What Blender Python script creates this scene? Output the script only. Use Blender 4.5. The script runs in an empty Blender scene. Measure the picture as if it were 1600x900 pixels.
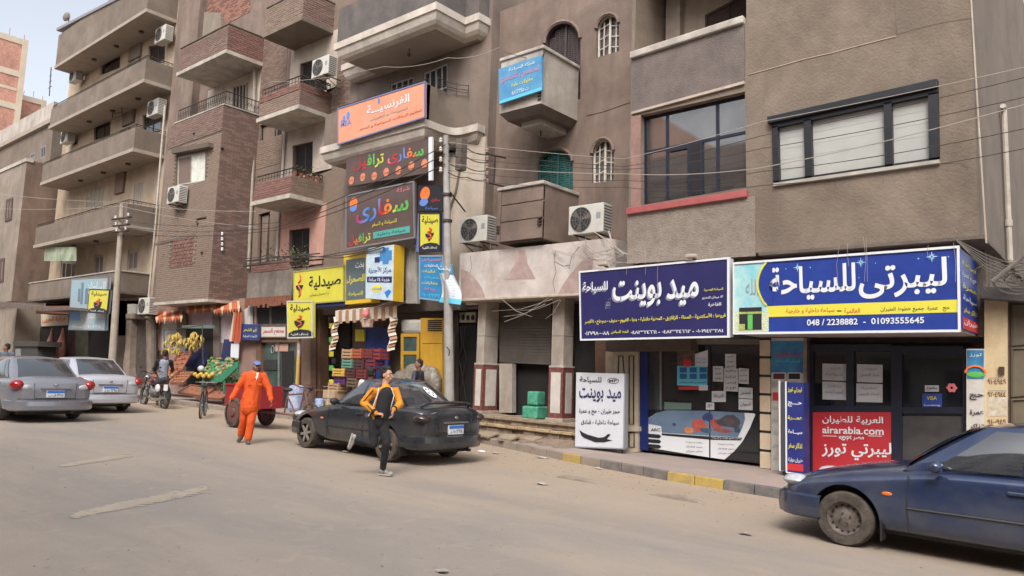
import bpy, bmesh, math, random, re, unicodedata
from math import sin, cos, tan, atan2, pi, radians, sqrt
from mathutils import Vector, Matrix
from mathutils.geometry import tessellate_polygon
random.seed(7)
SC = bpy.context.scene
COL = SC.collection
# ------------------------------------------------------------------ camera
FPX, PITCH, ROLL, YAW, CAMH, SLOPE = 1170.0, .114, .035, .87, 1.72, .015
fwd = Vector((-cos(YAW)*cos(PITCH), sin(YAW)*cos(PITCH), sin(PITCH)))
r0 = fwd.cross(Vector((0, 0, 1))).normalized(); u0 = r0.cross(fwd)
RIGHT = r0*cos(ROLL)+u0*sin(ROLL); UP = u0*cos(ROLL)-r0*sin(ROLL)
CAM = Vector((0, 0, CAMH))
cd = bpy.data.cameras.new('camera'); cam = bpy.data.objects.new('camera', cd); COL.objects.link(cam)
cd.sensor_width = 36; cd.lens = FPX/1600*36; cd.clip_start = .1; cd.clip_end = 2000
cam.matrix_world = Matrix(((RIGHT.x, UP.x, -fwd.x, 0), (RIGHT.y, UP.y, -fwd.y, 0), (RIGHT.z, UP.z, -fwd.z, CAMH), (0, 0, 0, 1)))
SC.camera = cam
# ------------------------------------------------------------------ light
SUN_EL, SUN_AZ = radians(48), radians(-62)      # direction towards the sun (azimuth from +X)
sdir = Vector((cos(SUN_EL)*cos(SUN_AZ), cos(SUN_EL)*sin(SUN_AZ), sin(SUN_EL)))
w = bpy.data.worlds.new("World"); SC.world = w; w.use_nodes = True
nt = w.node_tree; bg = nt.nodes['Background']
sky = nt.nodes.new('ShaderNodeTexSky'); sky.sky_type = 'NISHITA'; sky.sun_disc = False
sky.sun_elevation = SUN_EL; sky.sun_rotation = pi/2-SUN_AZ
sky.air_density = 1.0; sky.dust_density = 4.0; sky.ozone_density = 1.0
hs = nt.nodes.new('ShaderNodeHueSaturation'); hs.inputs['Saturation'].default_value = .38
nt.links.new(sky.outputs[0], hs.inputs['Color']); nt.links.new(hs.outputs[0], bg.inputs[0])
bg.inputs[1].default_value = .15
sl = bpy.data.lights.new('sun', 'SUN'); sl.energy = .9; sl.angle = radians(20); sl.color = (1, .97, .93)
so = bpy.data.objects.new('sun', sl); COL.objects.link(so)
so.rotation_euler = sdir.to_track_quat('Z', 'Y').to_euler()
SC.view_settings.view_transform = 'Standard'; SC.view_settings.look = 'None'
SC.view_settings.exposure = .95; SC.view_settings.gamma = 1
# ------------------------------------------------------------------ helpers
def ray(px, py): return fwd + RIGHT*((px-800)/FPX) - UP*((py-450)/FPX)
def W(px, py, Y): d = ray(px, py); return CAM + d*((Y-CAM.y)/d.y)
def WX(px, py, X): d = ray(px, py); return CAM + d*((X-CAM.x)/d.x)
def G(px, py, z0=0.0):
    d = ray(px, py); return CAM + d*((z0-CAM.z)/(d.z+SLOPE*d.x))
def gz(x): return max(-SLOPE*x, -.1) if x > -48 else SLOPE*48
def R(xl, yt, yb, xr, Y):       # rectangle on plane Y: left edge x, its top and bottom, right edge x
    a = W(xl, yt, Y); b = W(xl, yb, Y); c = W(xr, (yt+yb)/2, Y)
    return ((a.x+b.x)/2, b.z, c.x, a.z)
def s2l(v): v /= 255; return v/12.92 if v <= .04045 else ((v+.055)/1.055)**2.4
def rgb(r, g, b): return (s2l(r), s2l(g), s2l(b), 1)
MATS = {}
def M(name, c, c2=None, rough=.85, scale=1.2, bump=.0, bscale=40, metal=0, coat=0, streak=0, spec=.5, rnd=0, detail=6, trans=0, mid=.5, dirt=None, alpha=1):
    if name in MATS: return MATS[name]
    m = bpy.data.materials.new(name); m.use_nodes = True; MATS[name] = m
    n = m.node_tree; b = n.nodes['Principled BSDF']; L = n.links
    col = rgb(*c); b.inputs['Base Color'].default_value = col
    b.inputs['Roughness'].default_value = rough; b.inputs['Metallic'].default_value = metal
    b.inputs['Coat Weight'].default_value = coat; b.inputs['Coat Roughness'].default_value = .08
    b.inputs['Specular IOR Level'].default_value = spec
    b.inputs['Transmission Weight'].default_value = trans
    b.inputs['Alpha'].default_value = alpha
    tc = n.nodes.new('ShaderNodeTexCoord')
    src = None
    if c2:
        nz = n.nodes.new('ShaderNodeTexNoise'); nz.inputs['Scale'].default_value = scale; nz.inputs['Detail'].default_value = detail
        nz.inputs['Roughness'].default_value = .65
        L.new(tc.outputs['Object'], nz.inputs['Vector'])
        cr = n.nodes.new('ShaderNodeValToRGB'); cr.color_ramp.elements[0].position = mid-.17; cr.color_ramp.elements[1].position = mid+.17
        cr.color_ramp.elements[0].color = col; cr.color_ramp.elements[1].color = rgb(*c2)
        L.new(nz.outputs[0], cr.inputs[0]); src = cr.outputs[0]
    if streak and c2:
        mp = n.nodes.new('ShaderNodeMapping'); mp.inputs['Scale'].default_value = (1.1, 1.1, .38)
        L.new(tc.outputs['Object'], mp.inputs[0])
        n2 = n.nodes.new('ShaderNodeTexNoise'); n2.inputs['Scale'].default_value = 1.3; n2.inputs['Detail'].default_value = 7; n2.inputs['Distortion'].default_value = .6; n2.inputs['Roughness'].default_value = .6
        L.new(mp.outputs[0], n2.inputs['Vector'])
        c3 = n.nodes.new('ShaderNodeValToRGB'); c3.color_ramp.elements[0].position = .42; c3.color_ramp.elements[1].position = .68
        c3.color_ramp.elements[0].color = (0, 0, 0, 1); c3.color_ramp.elements[1].color = (streak, streak, streak, 1)
        L.new(n2.outputs[0], c3.inputs[0])
        mx = n.nodes.new('ShaderNodeMix'); mx.data_type = 'RGBA'
        L.new(c3.outputs[0], mx.inputs[0]); L.new(src, mx.inputs[6]); mx.inputs[7].default_value = rgb(*(dirt or tuple(x*.6 for x in c)))
        src = mx.outputs[2]
        n3 = n.nodes.new('ShaderNodeTexNoise'); n3.inputs['Scale'].default_value = .55; n3.inputs['Detail'].default_value = 8; n3.inputs['Distortion'].default_value = 1.2; n3.inputs['Roughness'].default_value = .7
        L.new(tc.outputs['Object'], n3.inputs['Vector']); c4 = n.nodes.new('ShaderNodeValToRGB'); e4 = c4.color_ramp.elements; e4[0].position = .4; e4[0].color = (.72, .71, .7, 1); e4[1].position = .58; e4[1].color = (1.08, 1.07, 1.06, 1)
        L.new(n3.outputs[0], c4.inputs[0]); m4 = n.nodes.new('ShaderNodeMix'); m4.data_type = 'RGBA'; m4.blend_type = 'MULTIPLY'; m4.inputs[0].default_value = .55
        L.new(src, m4.inputs[6]); L.new(c4.outputs[0], m4.inputs[7]); src = m4.outputs[2]
    if rnd:
        oi = n.nodes.new('ShaderNodeObjectInfo'); h = n.nodes.new('ShaderNodeHueSaturation')
        ma = n.nodes.new('ShaderNodeMath'); ma.operation = 'MULTIPLY_ADD'; ma.inputs[1].default_value = rnd; ma.inputs[2].default_value = 1-rnd/2
        L.new(oi.outputs['Random'], ma.inputs[0]); L.new(ma.outputs[0], h.inputs['Value'])
        if src: L.new(src, h.inputs['Color'])
        else: h.inputs['Color'].default_value = col
        src = h.outputs[0]
    if src: L.new(src, b.inputs['Base Color'])
    if bump:
        nb = n.nodes.new('ShaderNodeTexNoise'); nb.inputs['Scale'].default_value = bscale; nb.inputs['Detail'].default_value = 4
        L.new(tc.outputs['Object'], nb.inputs['Vector'])
        bp = n.nodes.new('ShaderNodeBump'); bp.inputs['Strength'].default_value = bump; bp.inputs['Distance'].default_value = .02
        L.new(nb.outputs[0], bp.inputs['Height']); L.new(bp.outputs[0], b.inputs['Normal'])
    return m

class MB:
    def __init__(s): s.v = []; s.f = []; s.m = []
    def add(s, v, f, m=0):
        o = len(s.v); s.v += [Vector(p) for p in v]; s.f += [[i+o for i in q] for q in f]; s.m += [m]*len(f); return s
    def box(s, x0, y0, z0, x1, y1, z1, m=0):
        x0, x1 = sorted((x0, x1)); y0, y1 = sorted((y0, y1)); z0, z1 = sorted((z0, z1))
        return s.add([(x0, y0, z0), (x1, y0, z0), (x1, y1, z0), (x0, y1, z0), (x0, y0, z1), (x1, y0, z1), (x1, y1, z1), (x0, y1, z1)],
                     [(0, 3, 2, 1), (4, 5, 6, 7), (0, 1, 5, 4), (1, 2, 6, 5), (2, 3, 7, 6), (3, 0, 4, 7)], m)
    def prism(s, pts, y0, y1, m=0):     # pts (x,z), extruded along y
        n = len(pts); a = sum(pts[i][0]*pts[(i+1) % n][1]-pts[(i+1) % n][0]*pts[i][1] for i in range(n))
        if a < 0: pts = pts[::-1]
        v = [(x, y0, z) for x, z in pts]+[(x, y1, z) for x, z in pts]
        f = [list(range(n)), list(range(2*n-1, n-1, -1))]+[(i, n+i, n+(i+1) % n, (i+1) % n) for i in range(n)]
        return s.add(v, f, m)
    def px(s, q, Y, d, m=0):            # photo-plane outline on plane Y, pushed back by d
        return s.prism([(W(x, y, Y).x, W(x, y, Y).z) for x, y in q], Y, Y+d, m)
    def extr(s, pts, vec, m=0):         # any planar outline moved along vec
        n = len(pts); vec = Vector(vec)
        v = [Vector(p) for p in pts]; v += [p+vec for p in v]
        return s.add(v, [list(range(n)), list(range(2*n-1, n-1, -1))]+[(i, n+i, n+(i+1) % n, (i+1) % n) for i in range(n)], m)
    def cyl(s, p0, p1, r, r1=None, n=10, m=0, cap=True):
        p0 = Vector(p0); p1 = Vector(p1); r1 = r if r1 is None else r1
        d = (p1-p0).normalized(); a = d.orthogonal().normalized(); b = d.cross(a)
        v = [p0+(a*cos(2*pi*i/n)+b*sin(2*pi*i/n))*r for i in range(n)]+[p1+(a*cos(2*pi*i/n)+b*sin(2*pi*i/n))*r1 for i in range(n)]
        f = [(i, (i+1) % n, n+(i+1) % n, n+i) for i in range(n)]
        if cap: f += [list(range(n-1, -1, -1)), list(range(n, 2*n))]
        return s.add(v, f, m)
    def tube(s, pts, r, n=6, m=0):
        pts = [Vector(p) for p in pts]; k = len(pts); rs = r if isinstance(r, (list, tuple)) else [r]*k
        v = []; a = None
        for i, p in enumerate(pts):
            d = (pts[min(i+1, k-1)]-pts[max(i-1, 0)])
            d = d.normalized() if d.length > 1e-9 else Vector((0, 0, 1))
            if a is None: a = d.orthogonal().normalized()
            else:
                a = a-d*a.dot(d); a = a.normalized() if a.length > 1e-6 else d.orthogonal().normalized()
            b = d.cross(a)
            v += [p+(a*cos(2*pi*j/n)+b*sin(2*pi*j/n))*rs[i] for j in range(n)]
        f = [(i*n+j, i*n+(j+1) % n, (i+1)*n+(j+1) % n, (i+1)*n+j) for i in range(k-1) for j in range(n)]
        f += [list(range(n-1, -1, -1)), list(range((k-1)*n, k*n))]
        return s.add(v, f, m)
    def lathe(s, prof, o, ax, n=24, m=0):   # prof (r, t) along axis ax from o
        o = Vector(o); d = Vector(ax).normalized(); a = d.orthogonal().normalized(); b = d.cross(a); k = len(prof)
        v = [o+d*t+(a*cos(2*pi*j/n)+b*sin(2*pi*j/n))*max(r, 1e-4) for r, t in prof for j in range(n)]
        return s.add(v, [(i*n+j, i*n+(j+1) % n, (i+1)*n+(j+1) % n, (i+1)*n+j) for i in range(k-1) for j in range(n)], m)
    def ell(s, c, r, n=12, k=8, m=0, rot=None):
        c = Vector(c); r = (r, r, r) if isinstance(r, (int, float)) else r; v = []
        for i in range(k+1):
            t = pi*i/k
            for j in range(n):
                p = Vector((r[0]*sin(t)*cos(2*pi*j/n), r[1]*sin(t)*sin(2*pi*j/n), r[2]*cos(t)))
                if rot: p = rot @ p
                v.append(c+p)
        return s.add(v, [(i*n+j, (i+1)*n+j, (i+1)*n+(j+1) % n, i*n+(j+1) % n) for i in range(k) for j in range(n)], m)
    def patch(s, P, n=6, m_=6, bulge=(0, 0, 0), u=(0, 1), v=(0, 1), off=(0, 0, 0), m=0):
        P = [Vector(p) for p in P]; bulge = Vector(bulge); off = Vector(off); vs = []
        for i in range(n+1):
            for j in range(m_+1):
                a = u[0]+(u[1]-u[0])*i/n; b = v[0]+(v[1]-v[0])*j/m_
                p = P[0]*(1-a)*(1-b)+P[1]*a*(1-b)+P[2]*a*b+P[3]*(1-a)*b
                vs.append(p+bulge*(16*a*b*(1-a)*(1-b))**.6+off)
        return s.add(vs, [(i*(m_+1)+j, (i+1)*(m_+1)+j, (i+1)*(m_+1)+j+1, i*(m_+1)+j+1) for i in range(n) for j in range(m_)], m)
    def xf(s, mat):
        s.v = [mat @ p for p in s.v]; return s
    def build(s, name, mats, parent=None, smooth=False, bevel=0, **kw):
        me = bpy.data.meshes.new(name)
        org = parent_org(parent)
        me.from_pydata([p-org for p in s.v], [], s.f)
        for mt in (mats if isinstance(mats, (list, tuple)) else [mats]): me.materials.append(mt)
        if any(s.m): me.polygons.foreach_set('material_index', s.m)
        me.validate(verbose=False)
        if smooth:
            me.polygons.foreach_set('use_smooth', [True]*len(me.polygons))
            try: me.set_sharp_from_angle(angle=radians(smooth if smooth is not True else 40))
            except Exception: pass
        o = bpy.data.objects.new(name, me); COL.objects.link(o); o.parent = parent
        if bevel:
            md = o.modifiers.new('bevel', 'BEVEL'); md.width = bevel; md.segments = 2; md.limit_method = 'ANGLE'
        for k, v in kw.items(): o[k] = v
        return o
ORG = {}
def parent_org(p):
    v = Vector((0, 0, 0))
    while p is not None: v = v+p.location; p = p.parent
    return v
def thing(name, label, cat, loc=(0, 0, 0), rz=0, group=None):
    o = bpy.data.objects.new(name, None); COL.objects.link(o); o.location = loc; o.rotation_euler = (0, 0, rz)
    o.empty_display_size = .1
    return tag(o, label, cat, group)
def tag(o, label, cat, group=None):
    o['label'] = label; o['category'] = cat
    if group: o['group'] = group
    return o
def copy_tree(o, parent=None):
    c = o.copy(); COL.objects.link(c); c.parent = parent
    for ch in list(o.children): copy_tree(ch, c)
    return c
def wallpoly(outline, holes, Y, d, back=True):
    """wall with real openings: outline and holes in (x,z); front face on plane Y"""
    mb = MB(); loops = [[Vector((x, 0, z)) for x, z in L] for L in [outline]+holes]
    flat = [p for L in loops for p in L]
    tris = tessellate_polygon([[Vector((p.x, p.z, 0)) for p in L] for L in loops])
    mb.add([(p.x, Y, p.z) for p in flat], tris)
    if back: mb.add([(p.x, Y+d, p.z) for p in flat], tris)
    k = 0
    for L in loops:
        n = len(L); mb.add([(p.x, Y, p.z) for p in L]+[(p.x, Y+d, p.z) for p in L], [(i, n+i, n+(i+1) % n, (i+1) % n) for i in range(n)])
    return mb
def rect(a): x0, z0, x1, z1 = a; return [(x0, z0), (x1, z0), (x1, z1), (x0, z1)]
def pxw(q, Y): return [(W(x, y, Y).x, W(x, y, Y).z) for x, y in q]
# ------------------------------------------------------------------ lettering
AF = {}
for c_ in range(0xFE70, 0xFEFD):
    d_ = unicodedata.decomposition(chr(c_)).split()
    if len(d_) >= 2: AF[(''.join(chr(int(x, 16)) for x in d_[1:]), d_[0])] = chr(c_)
def shape(t):
    if not re.search('[\u0600-\u06ff]', t): return t
    key = {'\u0001': 'لا', '\u0002': 'لأ'}
    t = t.replace('لا', '\u0001').replace('لأ', '\u0002'); n = len(t)
    g = lambda ch: key.get(ch, ch)
    dual = lambda ch: (g(ch), '<initial>') in AF or ch == 'ـ'
    joins = lambda ch: (g(ch), '<final>') in AF or ch == 'ـ'
    out = []
    for i, ch in enumerate(t):
        p = i > 0 and dual(t[i-1]) and joins(ch); q = i < n-1 and dual(ch) and joins(t[i+1])
        out.append(AF.get((g(ch), '<medial>' if p and q else '<final>' if p else '<initial>' if q else '<isolated>'), g(ch)))
    s = ''.join(reversed(out))
    return re.sub(r'[0-9A-Za-z.٠-٩]+', lambda m_: m_.group(0)[::-1], s)
TM = {}
def text_mesh(t, bold=0):
    if (t, bold) in TM: return TM[(t, bold)]
    cu = bpy.data.curves.new('t', 'FONT'); cu.body = shape(t); cu.offset = bold; cu.resolution_u = 3
    ob = bpy.data.objects.new('t', cu); COL.objects.link(ob)
    dg = bpy.context.evaluated_depsgraph_get(); me = bpy.data.meshes.new_from_object(ob.evaluated_get(dg))
    vs = [v.co.copy() for v in me.vertices]; fs = [list(p.vertices) for p in me.polygons]
    bpy.data.objects.remove(ob); bpy.data.curves.remove(cu); bpy.data.meshes.remove(me)
    x0 = min(v.x for v in vs); x1 = max(v.x for v in vs); y0 = min(v.y for v in vs); y1 = max(v.y for v in vs)
    TM[(t, bold)] = ([((v.x-x0)/(x1-x0), (v.y-y0)/(y1-y0)) for v in vs], fs)
    return TM[(t, bold)]
def text(t, quad, mat, parent, off=(0, -.006, 0), bold=.012, name='lettering'):
    """print t on the quad (world corners: bottom-left, bottom-right, top-right, top-left)"""
    vs, fs = text_mesh(t, bold); a, b, c, d = [Vector(p) for p in quad]; off = Vector(off)
    mb = MB(); mb.add([a*(1-u)*(1-v)+b*u*(1-v)+c*u*v+d*(1-u)*v+off for u, v in vs], fs)
    return mb.build(name, mat, parent)
def tpx(t, x0, y0, x1, y1, Y, mat, parent, sl=0, bold=.012, off=-.006, name='lettering'):
    """print t on plane Y between photo x0..x1; y0,y1 = top and bottom at x0; sl = photo slopes (top, bottom)"""
    st, sb = sl if isinstance(sl, tuple) else (sl, sl); w_ = x1-x0
    return text(t, [W(x0, y1, Y), W(x1, y1+sb*w_, Y), W(x1, y0+st*w_, Y), W(x0, y0, Y)], mat, parent, (0, off, 0), bold, name)
# ------------------------------------------------------------------ materials
def road_material():
    m = bpy.data.materials.new('dusty_asphalt'); m.use_nodes = True; n = m.node_tree; L = n.links; b = n.nodes['Principled BSDF']; b.inputs['Roughness'].default_value = .93
    tc = n.nodes.new('ShaderNodeTexCoord'); N = lambda t: n.nodes.new(t)
    def noise(sc, det=6, ms=(1, 1, 1), dist=0, ro=.6):
        mp = N('ShaderNodeMapping'); mp.inputs['Scale'].default_value = ms; L.new(tc.outputs['Object'], mp.inputs[0])
        z = N('ShaderNodeTexNoise'); z.inputs['Scale'].default_value = sc; z.inputs['Detail'].default_value = det; z.inputs['Distortion'].default_value = dist; z.inputs['Roughness'].default_value = ro; L.new(mp.outputs[0], z.inputs['Vector']); return z.outputs[0]
    def ramp(src, p0, c0, p1, c1):
        r = N('ShaderNodeValToRGB'); e = r.color_ramp.elements; e[0].position = p0; e[0].color = c0; e[1].position = p1; e[1].color = c1; L.new(src, r.inputs[0]); return r.outputs[0]
    def mix(f, a, c, mode='MIX'):
        x = N('ShaderNodeMix'); x.data_type = 'RGBA'; x.blend_type = mode
        L.new(f, x.inputs[0]) if not isinstance(f, float) else setattr(x.inputs[0], 'default_value', f)
        L.new(a, x.inputs[6]); L.new(c, x.inputs[7]) if not isinstance(c, tuple) else setattr(x.inputs[7], 'default_value', c); return x.outputs[2]
    W_ = (1, 1, 1, 1); K_ = (0, 0, 0, 1); G_ = lambda v: (v, v, v, 1)
    c = ramp(noise(.35, 7, (.35, 1, 1), .4), .36, rgb(136, 129, 123), .64, rgb(163, 149, 133))
    c = mix(ramp(noise(.9, 6, (.12, 1, 1)), .5, K_, .68, G_(.55)), c, rgb(126, 120, 116))
    c = mix(ramp(noise(2.6, 8, (1, 1, 1), 1.2), .56, K_, .72, G_(.5)), c, rgb(170, 152, 132))
    c = mix(ramp(noise(7, 5, (1, 1, 1), .5, .7), .62, K_, .7, G_(.5)), c, rgb(116, 108, 100))
    sx = N('ShaderNodeSeparateXYZ'); L.new(tc.outputs['Object'], sx.inputs[0]); ma = N('ShaderNodeMath'); ma.operation = 'MULTIPLY_ADD'; ma.inputs[1].default_value = 7.0; L.new(noise(.6, 8, (.5, 1, 1), 1.0, .65), ma.inputs[0]); L.new(sx.outputs[1], ma.inputs[2])
    mr = N('ShaderNodeMapRange'); mr.inputs[1].default_value = 10.2; mr.inputs[2].default_value = 14.5; L.new(ma.outputs[0], mr.inputs[0])
    c = mix(ramp(mr.outputs[0], 0, K_, 1, G_(.8)), c, rgb(168, 147, 124))
    c = mix(ramp(noise(120, 3), .4, G_(.22), .62, K_), c, rgb(96, 90, 86))
    L.new(c, b.inputs['Base Color'])
    bp = N('ShaderNodeBump'); bp.inputs['Strength'].default_value = .35; bp.inputs['Distance'].default_value = .01; L.new(noise(70, 6), bp.inputs['Height'])
    b2 = N('ShaderNodeBump'); b2.inputs['Strength'].default_value = .5; b2.inputs['Distance'].default_value = .06; L.new(noise(1.6, 5), b2.inputs['Height']); L.new(bp.outputs[0], b2.inputs['Normal']); L.new(b2.outputs[0], b.inputs['Normal'])
    return m
road_m = road_material()
walk_m = M('pavement', (142, 131, 123), (160, 140, 131), .9, 1.9, .2, 60)
plas6 = M('render_brown', (114, 102, 90), (140, 125, 110), .95, .5, .6, 26, streak=.5, dirt=(102, 90, 80))
plas6b = M('render_grey_rough', (106, 96, 92), (124, 113, 107), .95, 2.5, .8, 45, streak=.3)
plas6s = M('render_grey_side', (122, 111, 100), (112, 101, 90), .95, .6, .3, 22, streak=.15)
stucco = M('stucco_rough', (132, 120, 110), (156, 142, 130), .95, 7, 1.2, 60)
plas5b = M('render_taupe', (120, 103, 93), (136, 118, 107), .95, .8, .3, 20, streak=.5)
box5b = M('render_pale', (170, 162, 153), (186, 178, 168), .95, 1.2, .3, 20, streak=.6, dirt=(124, 113, 103))
cream = M('cream_wall', (182, 170, 156), (196, 184, 168), .9, 1.0, .2, 20, streak=.5, dirt=(160, 142, 120))
creamd = M('cream_pale', (192, 178, 166), (180, 164, 150), .9, 1.0, .2, 20, streak=.4)
pinkw = M('pink_wall', (196, 152, 136), (184, 142, 128), .9, 1.0, .2, 20, streak=.4)
plas2 = M('render_balcony', (112, 100, 89), (128, 115, 103), .95, .8, .4, 24, streak=.4, dirt=(96, 85, 76))
plas1 = M('render_sand', (146, 134, 121), (136, 123, 111), .95, .9, .3, 20, streak=.4)
plas5 = M('render_5', (132, 117, 107), (122, 108, 98), .95, .8, .3, 20, streak=.4)
darkren = M('render_dark', (92, 87, 85), (112, 104, 99), .9, 1.5, .4, 30, streak=.4)
sofm = M('soffit', (165, 152, 142), (150, 137, 126), .95, 1.2, .15, 20)
whitetrim = M('white_trim', (196, 190, 180), (170, 160, 148), .85, 3, .3, 30, streak=.5)
concrete = M('concrete', (168, 158, 145), (146, 134, 121), .95, 3, .4, 40)
concrete_d = M('concrete_dark', (112, 102, 93), (92, 82, 74), .95, 3, .5, 40)
mortar = M('mortar', (150, 132, 116), (135, 116, 100), .95, 4, .5, 60)
brickr = M('brick_red', (114, 80, 73), (136, 102, 92), .95, 6, .4, 60, rnd=.35)
brickt = M('brick_tan', (142, 123, 108), (126, 108, 95), .95, 5, .4, 60, rnd=.25)
bricks_r2 = M('brick_red_dusty', (120, 97, 88), (133, 110, 100), .95, 3, .5, 60, rnd=.3)
bricks_o = M('brick_orange', (166, 122, 104), (146, 102, 88), .95, 3, .4, 60, rnd=.25)
black_m = M('black_metal', (24, 25, 30), (34, 35, 40), .45, 5, 0)
navyf = M('navy_frame', (22, 25, 42), (30, 33, 50), .45, 5, 0)
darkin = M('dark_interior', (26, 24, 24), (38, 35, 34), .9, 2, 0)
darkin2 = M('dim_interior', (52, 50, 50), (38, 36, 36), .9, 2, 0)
glass = M('window_glass', (22, 25, 30), None, .06, spec=.9, coat=.5)
glassg = M('window_glass_grey', (128, 126, 124), (112, 110, 108), .04, 1.5, spec=1, metal=.75)
glassd = M('shop_glass', (24, 27, 32), (38, 40, 42), .05, 1.2, spec=.6, coat=.2)
glassgr = M('green_shop_glass', (74, 92, 86), (52, 66, 62), .1, 1.8, spec=.6, coat=.3)
blindm = M('white_blind', (176, 176, 170), (166, 166, 160), .6, 3, .0, 3)
redsill = M('red_sill', (172, 92, 90), (154, 80, 78), .7, 5, .2, 30)
woodd = M('dark_wood', (74, 55, 46), (58, 42, 36), .7, 8, .2, 40)
woodm = M('brown_wood', (112, 84, 64), (94, 68, 52), .7, 8, .2, 40)
whitep = M('white_paint', (205, 200, 192), (186, 180, 170), .6, 4, .1, 30)
teal = M('teal_paint', (52, 108, 102), (44, 94, 90), .7, 4, .2, 30)
iron = M('dark_iron', (46, 42, 42), (64, 54, 48), .6, 8, 0)
steelg = M('grey_steel', (140, 140, 138), (120, 118, 114), .5, 4, .1, 30, metal=.3)
acw = M('ac_white', (200, 198, 190), (184, 180, 170), .5, 3, .0, 30)
acd = M('ac_dark', (48, 46, 46), None, .6)
lwhite = M('print_white', (214, 216, 218), None, .6)
lyel = M('print_yellow', (214, 204, 66), None, .6)
lblack = M('print_black', (32, 32, 38), None, .6)
lnavy = M('print_navy', (36, 42, 92), None, .6)
lred = M('print_red', (190, 44, 46), None, .6)
lorange = M('print_orange', (238, 118, 50), None, .6)
lgreen = M('print_green', (92, 180, 84), None, .6)
lblue = M('print_blue', (40, 120, 200), None, .6)
lcyan = M('print_cyan', (96, 190, 214), None, .6)
lgrey = M('print_grey', (140, 142, 146), None, .6)
lpink = M('print_pink', (222, 120, 130), None, .6)

class Q:
    """bilinear frame on a facade plane, from four photo points (tl, tr, br, bl)"""
    def __init__(s, q, Y): s.c = [W(x, y, Y) for x, y in q]; s.Y = Y
    def p(s, u, v):        # u left to right, v bottom to top
        a, b, c, d = s.c; return d*(1-u)*(1-v)+c*u*(1-v)+b*u*v+a*(1-u)*v
    def bar(s, mb, u0, v0, u1, v1, y0, y1, m=0):
        P = [s.p(u0, v0), s.p(u1, v0), s.p(u1, v1), s.p(u0, v1)]
        return mb.prism([(q.x, q.z) for q in P], y0, y1, m)
    @property
    def w(s): return (s.c[1]-s.c[0]).length
    @property
    def h(s): return (s.c[0]-s.c[3]).length
    def quad(s, u0, v0, u1, v1): return [s.p(u0, v0), s.p(u1, v0), s.p(u1, v1), s.p(u0, v1)]
    def out(s): return [(p.x, p.z) for p in (s.c[3], s.c[2], s.c[1], s.c[0])]
def window(parent, q, Y, cols, rows, fm, gm, back=.1, fw=.05, th=.05, name='window', pane='pane', label=None, gmats=None):
    """frame part with one pane object per light; cols, rows: list of dividing fractions"""
    k = q if isinstance(q, Q) else Q(q, Y); mb = MB(); fu = fw/max(k.w, .01); fv = fw/max(k.h, .01); y0 = Y+back; y1 = y0+th
    k.bar(mb, 0, 0, fu, 1, y0, y1); k.bar(mb, 1-fu, 0, 1, 1, y0, y1); k.bar(mb, fu, 0, 1-fu, fv, y0, y1-.002); k.bar(mb, fu, 1-fv, 1-fu, 1, y0, y1-.002)
    for c in cols: k.bar(mb, c-fu*.5, fv, c+fu*.5, 1-fv, y0+.003, y1-.004)
    for r in rows: k.bar(mb, fu, r-fv*.5, 1-fu, r+fv*.5, y0+.005, y1-.006)
    f = mb.build(name, fm, parent)
    if label: f['label'] = label
    C = [0]+list(cols)+[1]; Rr = [0]+list(rows)+[1]; i = 0
    for a, b in zip(C[:-1], C[1:]):
        for c, d in zip(Rr[:-1], Rr[1:]):
            g = MB(); k.bar(g, a+fu*.45, c+fv*.45, b-fu*.45, d-fv*.45, y0+th*.4, y0+th*.6)
            g.build(pane, gmats[i % len(gmats)] if gmats else gm, f); i += 1
    return f
def shutter(parent, q, Y, n, sm, back=.06, name='shutter', slats=12, arch=0):
    k = q if isinstance(q, Q) else Q(q, Y); mb = MB(); y0 = Y+back
    for i in range(n):
        a = i/n; b = (i+1)/n; e = .035/max(k.w, .05)
        k.bar(mb, a+.004, 0, a+e, 1, y0, y0+.05); k.bar(mb, b-e, 0, b-.004, 1, y0, y0+.05)
        for j in range(slats+1):
            v = j/slats; k.bar(mb, a+e, max(v-.02, 0), b-e, min(v+.4/slats, 1), y0+.012+.008*(j % 2), y0+.04)
    k.bar(mb, 0, 0, 1, 1, y0+.052, y0+.056)
    return mb.build(name, sm, parent)
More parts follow.
